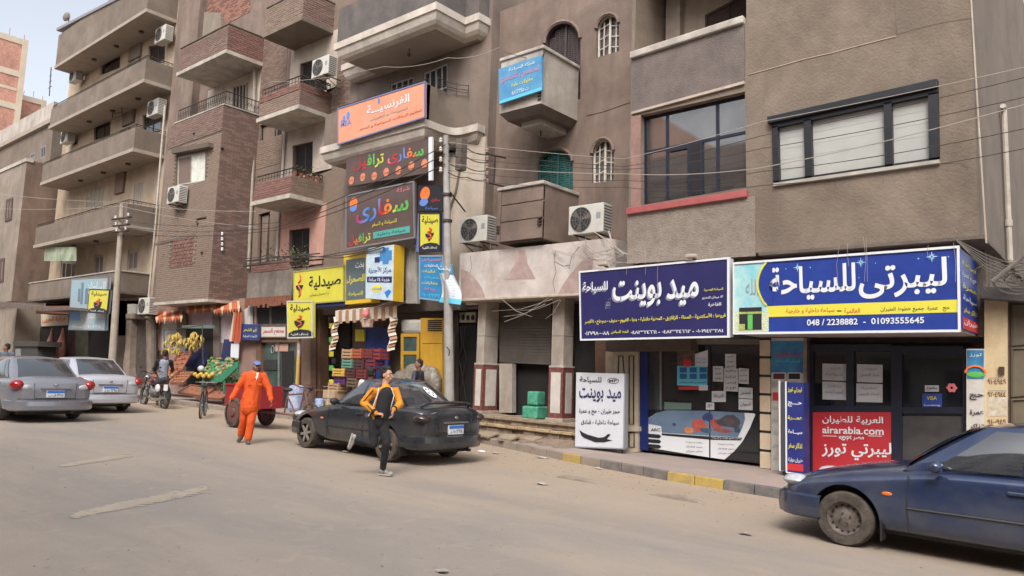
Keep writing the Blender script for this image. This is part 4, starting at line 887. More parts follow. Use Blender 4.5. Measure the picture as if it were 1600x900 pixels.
# platform with broken steps
YPl = 12.95
px0 = W(735, 645, YPl).x; px1 = W(935, 668, YPl).x; zp0 = W(737, 646, YPl).z; zp1 = W(895, 662, YPl).z
pf = thing('stone_platform', 'broken raised stone platform with worn steps in front of the closed columned shop', 'platform', ((px0+px1)/2, YPl, gz(-10)+SW))
stn = M('worn_stone', (158, 142, 122), (128, 110, 94), .95, 5, .8, 30); rub = M('rubble_earth', (118, 102, 88), (146, 128, 110), .98, 8, 1.2, 25)
mb = MB(); n_ = 24; rg = random.Random(5)
def pl(name, z0f, z1f, yo, jit, m_, segs=14, dp=1.6):
    rg = random.Random(name+str(yo))
    X = [px0+(px1-px0)*i/segs for i in range(segs+1)]
    for a, b_ in zip(X[:-1], X[1:]):
        j = rg.uniform(0, jit); za = zp0+(zp1-zp0)*((a-px0)/(px1-px0)); g0 = gz(a)+SW; hh = za-g0
        MB().box(a+.004, YPl-yo+j, g0+hh*z0f-.01, b_-.004, YPl+dp, g0+hh*z1f-rg.uniform(0, .015)).build(name, m_, pf, bevel=.012)
pl('top_slab', .86, 1.0, .05, .03, stn); pl('step_stone', .62, .855, .0, .05, stn, 9); pl('step_slab', .48, .615, .1, .05, M('yellow_stone', (176, 154, 120), (150, 128, 102), .95, 5, .6, 30), 12)
pl('foundation_block', -.02, .475, .05, .12, rub, 11)
mb = MB()
for i in range(260):
    x = rg.uniform(px0-.8, px1-.6); y = YPl-.1-abs(rg.gauss(0, .22)); r_ = rg.uniform(.008, .03) if i % 5 else rg.uniform(.03, .085); mb.ell((x, y, gz(x)+SW+r_*.3), (r_, r_*.8, r_*.5), 6, 4)
mb.build('rubble', rub, None, kind='stuff')
mb = MB(); rows = 8; cols = 60; vs = []
for i in range(cols+1):
    x = px0-1.0+(px1-px0+.6)*i/cols
    for j in range(rows+1):
        t_ = j/rows; y = YPl+.02-t_*(.55+.12*sin(i*.9)+.1*sin(i*.37)); vs.append((x, y, gz(x)+SW+.004+(.11*(1-t_)**2+rg.uniform(-.012, .012)*(1 if 0 < j < rows else 0))*(1 if 2 < i < cols-2 else .2)))
mb.add(vs, [(i*(rows+1)+j, (i+1)*(rows+1)+j, (i+1)*(rows+1)+j+1, i*(rows+1)+j+1) for i in range(cols) for j in range(rows)]); mb.build('earth_bank', rub, None, smooth=60, kind='stuff')
for i, (a, b_, w_, lb) in enumerate(((760, 683, .5, 'broken pale slab lying on the earth at the left foot of the platform'), (795, 688, .4, 'cracked flat slab lying in front of the green boxes below the step'), (832, 690, .35, 'short broken slab tipped against the platform base'))):
    c = G(a, b_, SW); mb = MB(); mb.prism([(c.x-w_/2, -.13), (c.x+w_/2, -.2), (c.x+w_/2+.04, .1), (c.x, .15), (c.x-w_/2-.03, .08)], 0, .04); mb.v = [Vector((p.x, c.y+p.z, gz(c.x)+SW+.05+p.y+.25*p.z)) for p in mb.v]; tag(mb.build('broken_slab', stn, bevel=.006), lb, 'slab', 'broken slabs by the platform')
# green wrapped boxes
gw = M('green_wrap', (52, 132, 104), (96, 170, 140), .4, 9, .8, 30)
for q, lb, dy in (((815, 632, 853, 653), 'wide green plastic wrapped box lying on the platform by the roller shutter', 0), ((823, 604, 846, 633), 'smaller green wrapped bundle standing on top of the wide green box', .08)):
    Yg = 13.15+dy; a = W(q[0], q[3], Yg); b_ = W(q[2], q[1], Yg)
    zz0 = W(815, 653, 13.15).z if not dy else W(815, 632, 13.15).z+.0; zz1 = zz0+(.27 if not dy else .3)
    mb = MB(); mb.box(a.x, Yg, zz0, W(q[2]-14 if not dy else q[2]-6, q[1], Yg).x, Yg+.42-dy*1.5, zz1)
    o = mb.build('wrapped_box', gw, bevel=.03); tag(o, lb, 'box')
# AC units on this building
ac_unit(739, 358, 13.0, 'dusty white air conditioner on the ledge above the left end of the stained fascia', 1.12)
ac_unit(915, 342, 12.95, 'white air conditioner standing on the right end of the stained white fascia', 1.12)
mb = MB(); mb.tube([W(905+20*cos(a/3)+25, 345-20*sin(a/3)*.6+a*.0, 13.3) for a in range(19)], .02, 5)
mb.tube([W(948, 350, 13.2), W(958, 385, 13.1), W(975, 395, 12.6), W(985, 400, 12.5)], .018, 5); mb.tube([W(928, 362, 12.9), W(955, 380, 12.7), W(975, 398, 12.4), W(950, 408, 12.3)], .012, 5)
tag(mb.build('pipe_loop', whitetrim), 'pale coiled pipes hanging beside the white air conditioner next to the corner wall', 'pipe')
# ------------------------------------------------------------------ building 5: curved white cornices, orange sign
Y5 = 13.7
b5 = thing('cornice_apartment_building', 'taupe building with broad white curved cornices, grey balconies and many shop signs', 'building', (-15.5, Y5, gz(-15)))
X5L = W(543, 200, Y5).x; X5R = LB+.02
wq5 = [Q([(662, 114), (699, 98), (699, 150), (662, 160)], Y5), Q([(610, 131), (646, 119), (646, 168), (610, 178)], Y5)]
wallpoly([(X5L, 3.3), (X5R, 3.3), (X5R, 13.6), (X5L, 13.6)], [q.out() for q in wq5], Y5, .3).build('wall', plas5, b5)
MB().box(X5L, Y5+.302, -.3, X5R, Y5+8, 13.6).build('rear_block', plas5, b5)
for q in wq5: window(b5, q, Y5, [.25, .5, .75], [.28], M('window_greywhite', (168, 166, 162), (150, 148, 144), .7, 5), darkin2, back=.02, name='casement_window', fw=.045)
cz = M('cornice_white', (208, 198, 186), (186, 176, 164), .85, 3, .2, 30, streak=.35)
def offset_path(P, d):
    out = []
    for i, p in enumerate(P):
        n_ = Vector((0, 0))
        for a, b in ((P[i-1], p) if i > 0 else (None, None), (p, P[i+1]) if i < len(P)-1 else (None, None)):
            if a is not None:
                e = (Vector(b)-Vector(a)).normalized(); n_ = n_+Vector((e.y, -e.x))
        out.append(Vector(p)+n_*d if True else p)
    return out
def cornice(path, zt, parent, par_h, par_mat, prof=((0, 0), (0, -.19), (-.05, -.2), (-.06, -.27), (-.1, -.38), (-.17, -.46), (-.3, -.52)), pin=.06, mat=None):
    mb = MB(); rows = [[(q.x, q.y, zt+dz) for q in offset_path(path, d)] for d, dz in prof]
    n_ = len(path)
    for a, b in zip(rows[:-1], rows[1:]): mb.add(a+b, [(i, i+1, n_+i+1, n_+i) for i in range(n_-1)])
    mb.build('cornice', mat or cz, parent, smooth=50)
    inner = rows[-1]; mb = MB(); zs = zt+prof[-1][1]; yw = path[0][1]
    mb.add([(x, y, zs) for x, y, _ in inner], [list(range(n_))]); mb.build('soffit', sofm, parent)
    mb = MB(); mb.add([(x, y, zt-.003) for x, y in path], [list(range(n_))]); mb.build('balcony_floor', concrete, parent)
    if par_h:
        o1 = offset_path(path, -pin); o2 = offset_path(path, -pin-.12); mb = MB()
        v = [(p.x, p.y, zt) for p in o1]+[(p.x, p.y, zt+par_h) for p in o1]+[(p.x, p.y, zt+par_h) for p in o2]+[(p.x, p.y, zt) for p in o2]
        mb.add(v, [(k_*n_+i, k_*n_+i+1, ((k_+1) % 4)*n_+i+1, ((k_+1) % 4)*n_+i) for k_ in range(3) for i in range(n_-1)])
        mb.build('parapet', par_mat, parent)
zc1 = W(682, 2, 12.2).z
xr1 = W(682, 2, 12.2).x
cornice([(-18.3, Y5), (-18.3, 13.25), (-17.25, 13.25), (-17.25, 12.2), (xr1, 12.2), (xr1, 13.25), (X5R-.06, 13.25), (X5R-.06, Y5)], zc1, b5, 1.05, darkren)
zc2 = W(664, 185, 12.4).z; xr2 = W(664, 185, 12.4).x
rc = [(xr2, 13.0), (xr2+.02, 13.2), (xr2+.12, 13.36), (xr2+.3, 13.42)]
cornice([(-17.9, Y5), (-17.9, 12.4), (xr2, 12.4)]+rc+[(X5R-.1, 13.42), (X5R-.1, Y5)], zc2, b5, 0, plas5)
mb = MB(); zt_ = W(664, 127, 12.45).z
mb.box(-17.8, 12.46, zc2, xr2-.05, 12.58, zt_-.05); mb.build('balcony_front', plas2, b5)
mb = MB(); pth = [(xr2-.05, 12.46), (xr2-.05, 13.0), (xr2-.02, 13.25), (xr2+.1, 13.45), (xr2+.25, Y5)]
v = [(x, y, zc2) for x, y in pth]+[(x, y, zt_-.08) for x, y in pth]+[(x-.1, y, zt_-.08) for x, y in pth]; mb.add(v, [(k_*5+i, k_*5+i+1, k_*5+6+i, k_*5+5+i) for k_ in (0, 1) for i in range(4)]); mb.build('balcony_side', plas2, b5, smooth=60)
mb = MB()
rp = [(xr2+.03, 12.75), (xr2+.03, 13.1), (xr2+.12, 13.35), (xr2+.3, 13.6)]
for h_ in (.05, .12, .24): mb.tube([(x, y, zt_-.08+h_) for x, y in rp], .011, 5)
for x, y in rp: mb.cyl((x, y, zt_-.1), (x, y, zt_+.2), .012, n=5)
mb.build('railing', iron, b5)
mb = MB(); mb.tube([(-17.7, 12.5, zt_+.08), (xr2-.1, 12.5, zt_+.08)], .012, 5)
for i in range(30): x = -17.6+i*.14; mb.cyl((x, 12.5, zt_-.05), (x, 12.5, zt_+.08), .007, n=4)
mb.build('railing', iron, b5)
mb = MB(); p = W(640, 70, 12.9); mb.cyl((p.x, p.y, zc1-.52), (p.x, p.y, zc1-.66), .012, n=5); mb.ell((p.x, p.y, zc1-.7), .05, 8, 6); mb.build('ceiling_lamp', iron, b5)
# cream wall below the cornice on the right
mb = MB(); mb.box(W(700, 300, Y5).x, Y5-.06, 3.4, X5R-.02, Y5-.001, zc2-.3); mb.build('cream_wall', cream, b5)
mb = MB(); mb.tube([W(716, 228, Y5-.09), W(719, 262, Y5-.09), W(712, 300, Y5-.09), W(700, 335, Y5-.09)], .03, 5); mb.build('cable_duct', plas5b, b5)
sgn = lambda label, px_, Y: thing('shop_sign', label, 'sign', W(px_[0], px_[1], Y))
def board(label, q, Y, mat, d=.1, frame=None, name='board', side=None):
    t = sgn(label, q[3], Y); k = Q(q, Y); mb = MB(); k.bar(mb, 0, 0, 1, 1, Y, Y+d); mb.build(name, side or mat, t)
    if side: mb = MB(); k.bar(mb, .004, .004, .996, .996, Y-.004, Y); mb.build('face', mat, t)
    if frame:
        mb = MB(); f = .02/max(k.w, .1); g_ = .02/max(k.h, .1)
        k.bar(mb, -f, -g_, 1+f, g_, Y-.015, Y+.03); k.bar(mb, -f, 1-g_, 1+f, 1+g_, Y-.015, Y+.03); k.bar(mb, -f, g_, f, 1-g_, Y-.014, Y+.028); k.bar(mb, 1-f, g_, 1+f, 1-g_, Y-.014, Y+.028); mb.build('frame', frame, t)
    return t, k
def tk(s, k, t, u0, v0, u1, v1, m_, bold=.012, palette=None, off=-.008):
    o = text(s, k.quad(u0, v0, u1, v1), m_, t, (0, off, 0), bold)
    if palette:
        me = o.data; me.materials.clear()
        for p_ in palette: me.materials.append(p_)
        xs_ = [v.co.x for v in me.vertices]; a, b = min(xs_), max(xs_)
        for p_ in me.polygons: p_.material_index = min(len(palette)-1, int((p_.center.x-a)/(b-a+1e-6)*len(palette)))
    return o
def disc(k, u, v, r_, m_, t, name, dy=-.008, sx=1):
    c = k.p(u, v)+Vector((0, dy, 0)); mb = MB(); mb.cyl(c, c+Vector((0, .003, 0)), r_, n=18)
    mb.v = [Vector((c.x+(p.x-c.x)*sx, p.y, p.z)) for p in mb.v]; return mb.build(name, m_, t)
om = M('sign_orange', (214, 140, 108), (222, 154, 124), .5, 1.5)
t, k = board('long salmon orange sign with white Arabic lettering on the upper balcony front', [(528, 170), (664, 128), (664, 183), (528, 226)], 12.3, om, .06, M('frame_bluegrey', (110, 116, 150), None, .6))
tk('الفرنسيـــة', k, t, .36, .5, .84, .82, lwhite, .02); tk('للسياحة و الطيران', k, t, .4, .36, .82, .46, lgrey); tk('تنظيم الرحلات السياحية و الحجز', k, t, .27, .16, .97, .27, M('print_rust', (170, 84, 60), None, .6))
bl2 = M('print_softblue', (96, 130, 196), None, .6)
for (u, v, r_) in ((.08, .66, .1), (.13, .72, .12), (.05, .6, .06), (.5, .86, .08)): disc(k, u, v, r_, bl2, t, 'blue_print', sx=.55)
tk('MEA', k, t, .04, .45, .17, .6, bl2)
brn = M('sign_brown', (84, 66, 62), (96, 78, 72), .5, 2)
PAL = [lred, lorange, M('print_magenta', (190, 60, 130), None, .6), bl2, lgreen, lred, lpink, lblue, lorange, lgreen]
t, k = board('dark brown sign with rainbow Arabic lettering above a row of orange discs', [(541, 243), (674, 216), (674, 269), (541, 292)], 12.55, brn, .08)
tk('سفارى ترافيل', k, t, .1, .44, .92, .88, lred, .02, [M('p0', (150, 50, 50), None, .6), lred, lgreen, M('p1', (190, 200, 70), None, .6), lpink, lred, bl2, lorange, lgreen])
for i in range(7): o = disc(k, .07+i*.143, .17+.04*(i % 2)+.12*(i/6)**2, .115, M('disc_orange', (206, 130, 96), None, .6), t, 'orange_disc', sx=1.0); tk('حجز', k, o, .035+i*.143, .14+.03*(i % 2), .105+i*.143, .22+.03*(i % 2), M('print_rust', ()), off=-.013)
mb = MB(); k.bar(mb, .985, -.25, 1.02, 1.02, 12.5, 12.56); mb.build('white_post', lwhite, t)
t, k = board('large dark sign with rainbow Arabic word and orange sun logo on the building front', [(541, 306), (646, 284), (648, 371), (541, 389)], 12.5, brn, .1, M('frame_grey', (120, 120, 124), None, .5))
tk('سفارى', k, t, .16, .42, .93, .82, lred, .02, [M('p2', (170, 50, 110), None, .6), bl2, lblue, bl2, lred, lorange, M('p1', ()), lgreen, lgreen])
disc(k, .12, .82, .17, lorange, t, 'sun_logo'); disc(k, .12, .73, .09, bl2, t, 'logo_wave', -.012, 1.6)
tk('شركة', k, t, .77, .85, .95, .94, lpink); tk('للسياحة و السفر', k, t, .4, .31, .76, .4, lyel); tk('ترافيل', k, t, .04, .04, .38, .24, lred, .015, [lred, lorange, lgreen, M('p1', ())])
o = MB(); k.bar(o, .42, .1, .94, .22, 12.49, 12.497); o = o.build('cyan_pill', M('pill_cyan', (80, 160, 150), None, .6), t); tk('سياحة داخلية', k, o, .48, .125, .88, .19, lblack, off=-.013)
t, k = board('black square sign with orange sun logo fixed beside the utility pole', [(653, 290), (692, 290), (692, 330), (653, 330)], 12.25, lblack, .12)
disc(k, .3, .68, .17, lorange, t, 'sun_logo'); disc(k, .25, .35, .1, bl2, t, 'logo_wave', -.01, 1.5); tk('سفارى', k, t, .55, .35, .9, .52, lred); tk('سياحة', k, t, .3, .05, .8, .18, bl2)
def pharm(t, k, wide=False):
    sn = [(.5, .86), (.62, .8), (.6, .7), (.4, .62), (.42, .52), (.6, .42), (.6, .3), (.42, .2)]
    if wide: U = lambda u: .02+u*.22; V = lambda v: .02+v*1.0; tw = (.32, .38, .95, .8)
    else: U = lambda u: .1+u*.8; V = lambda v: .22+v*.45; tw = (.12, .7, .9, .92)
    mb = MB(); mb.tube([k.p(U(u), V(v))+Vector((0, -.01, 0)) for u, v in sn], .028, 5); mb.build('snake_print', M('snake_orange', (206, 96, 60), None, .6), t)
    mb = MB(); c = k.p(U(.5), V(.55)); r_ = k.w*(.075 if wide else .2)
    mb.prism([(c.x+cos(a*pi/8+pi)*r_, c.z+sin(a*pi/8+pi)*r_*.8) for a in range(9)], k.Y-.02, k.Y-.012); mb.box(c.x-.012, k.Y-.02, c.z-r_*1.3, c.x+.012, k.Y-.012, c.z-r_*.7); mb.build('cup_print', lblack, t)
    tk('صيدلية', k, t, *tw, lblack, .02)
    if wide: tk('د / صيدلى ليبرتى', k, t, .34, .2, .72, .3, M('p3', (96, 110, 40), None, .6))
    else:
        mb = MB(); c0 = k.c[3]; wd = k.w; mb.prism([(c0.x+wd*u, k.p(u, 0).z+k.h*v) for u, v in ((.02, .02), (.98, .02), (.98, .12), (.8, .19), (.5, .22), (.2, .19), (.02, .12))], k.Y-.008, k.Y-.003); mb.build('dark_footer', lblack, t); tk('إسعاف الطبية', k, t, .14, .04, .86, .13, lwhite, off=-.013)
ym = M('sign_yellow', (208, 200, 70), (196, 188, 62), .5, 2)
t, k = board('small yellow pharmacy sign on the utility pole under the black square sign', [(656, 333), (688, 333), (688, 392), (656, 393)], 12.2, ym, .14, lblack, side=M('sign_side_blue', (96, 106, 160), None, .6)); pharm(t, k)
mb = MB(); mb.box(k.c[3].x-.13, 12.2, k.c[3].z, k.c[3].x-.02, 12.34, k.c[0].z); mb.build('side_edge', M('sign_side_blue', ()), t)  # bluish left side of the sign casing
t, k = board('long yellow pharmacy sign with black Arabic word over the green glass shop', [(459, 425), (537, 415), (537, 470), (459, 476)], 12.7, ym, .15, M('frame_dull', (150, 146, 90), None, .6)); pharm(t, k, True)
mb = MB(); k.bar(mb, .45, -.13, 1, -.005, 12.74, 12.84); mb.build('navy_strip', lnavy, t)
t, k = board('upright yellow pharmacy sign hung low in front of the green glass shop', [(449, 471), (488, 471), (488, 527), (450, 528)], 12.25, ym, .1, M('frame_pale', (190, 190, 180), None, .6)); pharm(t, k)
# yellow framed box sign and tilted white sign
t, k = board('yellow framed sign box with grey green panel beside the pharmacy sign', [(537, 398), (580, 391), (580, 472), (537, 476)], 12.75, M('sign_yellow2', (220, 186, 50), (206, 170, 44), .5, 2), .3)
mb = MB(); k.bar(mb, .1, .08, .8, .88, 12.742, 12.75); o = mb.build('green_panel', M('panel_greygreen', (88, 100, 104), None, .5), t); tk('بخت', k, o, .45, .66, .76, .8, lwhite, off=-.013); tk('الصحراء', k, o, .13, .38, .78, .56, lyel, .02, off=-.013); tk('للسياحة', k, o, .2, .14, .72, .24, lyel, off=-.013)
t, k = board('tilted white sign with blue tiled globe picture in a deep yellow casing', [(573, 388), (616, 382), (614, 470), (571, 466)], 12.4, M('sign_pale', (200, 214, 222), (170, 190, 206), .5, 3), .35, side=M('sign_yellow3', (214, 174, 40), (196, 156, 40), .5, 2))
for i in range(5):
    for j in range(4):
        if (i-2)**2+(j-1.5)**2 < 6.0:
            mb = MB(); k.bar(mb, .5+j*.11, .66+i*.062, .6+j*.11, .715+i*.062, 12.388, 12.394); mb.build('globe_tile', M('tile_blue', (60, 130, 190), None, .5), t)
mb = MB(); k.bar(mb, .32, .7, .5, .8, 12.386, 12.394); mb.build('dark_print', lnavy, t)
tk('مركز الأجهزة', k, t, .1, .48, .92, .62, lnavy, .02); mb = MB(); k.bar(mb, .05, .32, .95, .43, 12.388, 12.395); o = mb.build('navy_band', lnavy, t); tk('خدمة ٢٤ ساعة', k, o, .12, .34, .88, .41, lwhite, off=-.014)
mb = MB(); mb.ell(k.p(.42, .2)+Vector((0, -.006, 0)), (.24, .004, .1), 14, 6); o = mb.build('yellow_oval', lyel, t); tk('فورى', k, o, .26, .17, .6, .24, lblue, off=-.014); mb = MB(); mb.prism([((k.p(u, v)).x, (k.p(u, v)).z) for u, v in ((.8, .04), (.94, .16), (.86, .2), (.7, .14))], 12.388, 12.395); mb.build('blue_arrow', lblue, t)
o = MB(); o.px([(632, 388), (650, 382), (652, 474), (634, 474)], 12.9, .1); tag(o.build('metal_sheet', M('sheet_white', (178, 176, 172), (140, 136, 130), .6, 3, streak=.5)), 'bare whitish metal sheet standing between the yellow casing and the pole signs', 'panel')
# blue sign and draped banner by the pole
t, k = board('blue sign full of small Arabic lines low on the utility pole', [(656, 400), (692, 400), (692, 470), (656, 466)], 12.2, M('sign_bl', (40, 116, 168), (56, 136, 186), .5, 2), .05, M('frame_greyb', (120, 150, 170), None, .6))
for i, (s, m_) in enumerate((('المهندس الدولى', lpink), ('للمقاولات', lwhite), ('تركيبات', lyel), ('تشطيبات', lcyan), ('عقارات', lyel), ('بجوار البنك', lpink), ('٠١٠٠٢٢٣٤', lcyan))): tk(s, k, t, .1+.1*(i % 2), .87-i*.135, .92-.12*(i % 3), .95-i*.135, m_)
bn = thing('banner', 'crumpled white banner with blue ends draped across the utility pole', 'banner', W(704, 470, 12.05))
def bnp(u, v): return W(688+(1-v)*(-2)+u*(22+10*(1-v))+3*sin(v*6), 410+(1-v)*62+u*4, 12.05)+Vector((0, .05*sin(u*7+v*3), 0))
for v0, v1, m_ in ((0, .13, lcyan), (.13, .74, M('banner_white', (206, 214, 218), (186, 196, 202), .8, 5)), (.74, 1, M('banner_blue', (70, 150, 190), None, .8))):
    mb = MB(); vs = [bnp(i/8, v0+(v1-v0)*j/6) for i in range(9) for j in range(7)]; mb.add(vs, [(i*7+j, i*7+7+j, i*7+8+j, i*7+j+1) for i in range(8) for j in range(6)]); mb.build('cloth', m_, bn, smooth=60)
for i in range(8): a = bnp(.15, .68-i*.07); b_ = bnp(.85, .68-i*.07); text('صيانة تكييف ثلاجات و غسالات', [a+Vector((0, -.07, -.02)), b_+Vector((0, -.07, -.02)), b_+Vector((0, -.07, .015)), a+Vector((0, -.07, .015))], lgrey, bn, (0, 0, 0))
a = bnp(.15, .8); b_ = bnp(.85, .8); text('بخت', [a+Vector((0, -.07, 0)), b_+Vector((0, -.07, 0)), b_+Vector((0, -.07, .12)), a+Vector((0, -.07, .12))], lwhite, bn, (0, 0, 0))
# ------------------------------------------------------------------ ground floor under building 5 (grocery, kiosk, doorway)
gs = thing('grocery_shop', 'open fronted grocery shop with dark interior, shelves and a blue fridge under a striped awning', 'shop', (W(570, 620, 13.4).x, 13.4, gz(-16)+SW))
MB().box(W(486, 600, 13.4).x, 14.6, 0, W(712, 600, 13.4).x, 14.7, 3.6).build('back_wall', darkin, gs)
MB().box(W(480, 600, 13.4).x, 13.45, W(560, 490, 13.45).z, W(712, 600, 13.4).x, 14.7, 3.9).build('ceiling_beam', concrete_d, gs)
F(484, 483, 500, 640, woodm, 'side_post', gs, 13.35, .3); F(531, 496, 546, 640, darkin2, 'inner_post', gs, 13.9, .2)
bf = F(570, 512, 606, 600, M('fridge_blue', (40, 50, 120), (36, 70, 150), .4, 2), 'drinks_fridge', gs, 13.5, .06, bevel=.01)
F(555, 515, 569, 533, lyel, 'yellow_packet_box', gs, 13.45, .1)
rg = random.Random(9); cols_ = [lyel, lred, lgreen, lwhite, M('carton', (168, 132, 96), None, .8), lblue, lpink]
for r_ in range(5):
    F(546, 508+r_*20, 630, 510+r_*20, woodd, 'shelf', gs, 14.2, .3)
    for c_ in range(9):
        if rg.random() < .75: F(548+c_*9, 508+r_*20-rg.randint(7, 13), 548+c_*9+rg.randint(4, 8), 508+r_*20, rg.choice(cols_), 'goods_packet', gs, 14.22, .12)
# snack strips hanging at the left post
for i in range(10): F(514+(i % 2)*4, 505+i*11, 520+(i % 2)*4, 513+i*11, [lyel, lblack, lgreen, lblack][i % 4], 'hanging_packet', gs, 13.2, .03)
# striped awning
aw = thing('awning', 'tan and white striped cloth awning with flaps hanging down both sides of the grocery front', 'awning', W(570, 485, 12.9))
st1 = M('stripe_tan', (166, 132, 106), (150, 116, 92), .9, 6); st2 = M('stripe_cream', (206, 194, 178), (190, 176, 158), .9, 6)
k = Q([(524, 486), (620, 478), (620, 496), (524, 503)], 12.75)
n_ = 17
for i in range(n_):
    a = k.p(i/n_, 1); b_ = k.p((i+1)/n_, 1); c = k.p((i+1)/n_, 0); d = k.p(i/n_, 0); up = Vector((0, .7, .25)); dz = Vector((0, .02*(i % 2), -.05*(i % 2)))
    mb = MB(); mb.add([a+up, b_+up, b_, a, c+dz, d+dz], [(0, 1, 2, 3), (3, 2, 4, 5)]); mb.build('awning_stripe', st1 if i % 2 else st2, aw)
def flap(xa, xb, y0, y1, m):
    N = 9
    for i in range(N):
        mb = MB(); ya = y0+(y1-y0)*i/N; yb = y0+(y1-y0)*(i+1)/N; ph = sin(i*1.3)*2
        mb.add([W(xa+ph-i*.6*m, ya, 12.75), W(xb+ph-i*.6*m, ya, 12.85), W(xb+sin((i+1)*1.3)*2-(i+1)*.6*m, yb, 12.8), W(xa+sin((i+1)*1.3)*2-(i+1)*.6*m, yb+3, 12.7)], [(0, 1, 2, 3)]); mb.build('flap_stripe', st1 if i % 2 else st2, aw)
flap(521, 531, 495, 545, 1); flap(608, 620, 494, 546, .3)
mb = MB(); mb.ell(W(571, 490, 12.6), (.13, .06, .12), 10, 6); tag(mb.build('red_lantern', M('lantern_red', (196, 70, 76), (220, 150, 150), .6, 8)), 'red and pink cloth lantern hanging from the middle of the striped awning', 'lantern')
mb = MB(); mb.px([(564, 498), (578, 498), (577, 511), (566, 511)], 12.65, .12); tag(mb.build('hanging_basket', M('basket_white', (190, 176, 160), (150, 110, 90), .8, 12)), 'small pale wire basket hanging below the red lantern', 'basket')
# yellow kiosk
ki = thing('kiosk', 'bright yellow metal kiosk with louvred vents and a framed glass hatch beside the pole', 'kiosk', (W(670, 620, 13).x, 13, gz(-14)+SW))
yk = M('kiosk_yellow', (204, 158, 44), (184, 138, 44), .5, 2, .1, 30, streak=.3, dirt=(150, 110, 40))
F(657, 497, 691, 622, yk, 'side_panel', ki, 13.0, .12); F(625, 499, 658, 521, M('kiosk_white', (176, 174, 168), (140, 136, 128), .6, 3), 'rounded_top', ki, 13.05, .4, bevel=.08)
for i in range(6): F(668, 500+i*3.1, 690, 501.6+i*3.1, darkin, 'vent_slat', ki, 12.985, .02)
kk = Q([(627, 521), (656, 521), (655, 582), (627, 582)], 13.05); window(ki, kk, 13.05, [], [.5], yk, glassgr, back=-.02, fw=.09, name='hatch_window')
F(626, 582, 657, 630, M('kiosk_lower', (120, 96, 50), None, .8), 'lower_panel', ki, 13.08, .2); F(660, 536, 690, 537, woodm, 'seam', ki, 12.994, .01)
# tarpaulin heap
tp = MB()
for (px_, py_, rx, rz) in ((612, 606, .6, .32), (632, 598, .6, .42), (652, 592, .6, .5), (670, 598, .42, .52), (645, 612, .9, .42), (672, 622, .4, .5), (620, 622, .6, .4), (650, 630, .8, .45)):
    c = W(px_, py_+6, 12.85); tp.ell(c, (rx, .22, rz), 20, 14)
o = tp.build('tarpaulin_heap', M('tarp', (146, 136, 122), (118, 112, 98), .4, 2.2, .8, 9, streak=.5), smooth=True); md = o.modifiers.new('r', 'REMESH'); md.mode = 'VOXEL'; md.voxel_size = .05
dm = o.modifiers.new('d', 'DISPLACE'); tx = bpy.data.textures.new('folds', 'CLOUDS'); tx.noise_scale = .16; dm.texture = tx; dm.strength = .07
tag(o, 'heap of goods covered by dusty translucent plastic sheeting beside the yellow kiosk', 'tarpaulin')
# crates
def crate(px_, py_, Y, w_, h_, m_, label, d_=.32, slats=3, fill=None, rz=0):
    p = W(px_, py_, Y); t = thing('crate', label, 'crate', p, rz, 'crates stacked before the grocery'); x, y, z = p
    mb = MB(); mb.box(x-w_/2, y, z, x+w_/2, y+d_, z+.015); mb.build('floor', m_, t)
    for i in range(slats):
        zz = z+.005+i*h_/slats; hh = h_/slats*.68
        mb = MB(); mb.box(x-w_/2, y, zz, x+w_/2, y+.012, zz+hh); mb.box(x-w_/2, y+d_-.012, zz, x+w_/2, y+d_, zz+hh); mb.box(x-w_/2, y+.012, zz, x-w_/2+.012, y+d_-.012, zz+hh); mb.box(x+w_/2-.012, y+.012, zz, x+w_/2, y+d_-.012, zz+hh); mb.build('slat_ring', m_, t)
    mb = MB()
    for sx in (-1, 1):
        for sy in (0, 1): mb.box(x+sx*(w_/2-.02)-.015, y+sy*(d_-.03)-.004, z, x+sx*(w_/2-.02)+.015, y+sy*(d_-.03)+.034, z+h_)
    mb.build('corner_post', m_, t)
    if fill:
        mb = MB(); rg = random.Random(int(px_*7+py_))
        for i in range(9): mb.ell((x+rg.uniform(-.4, .4)*w_, y+d_*rg.uniform(.2, .8), z+h_-.02), .045, 7, 5)
        mb.build('produce', fill, t)
cr = M('crate_red', (116, 46, 44), (98, 40, 40), .6, 4); cy = M('crate_yellow', (206, 172, 84), (190, 150, 70), .6, 4); cp_ = M('crate_purple', (92, 52, 110), None, .6); cg = M('crate_green', (96, 140, 122), None, .6); cw = M('crate_card', (178, 146, 112), (160, 128, 96), .8, 5); cdk = M('crate_dark', (84, 40, 46), (70, 50, 46), .7, 5)
Yc = 12.5
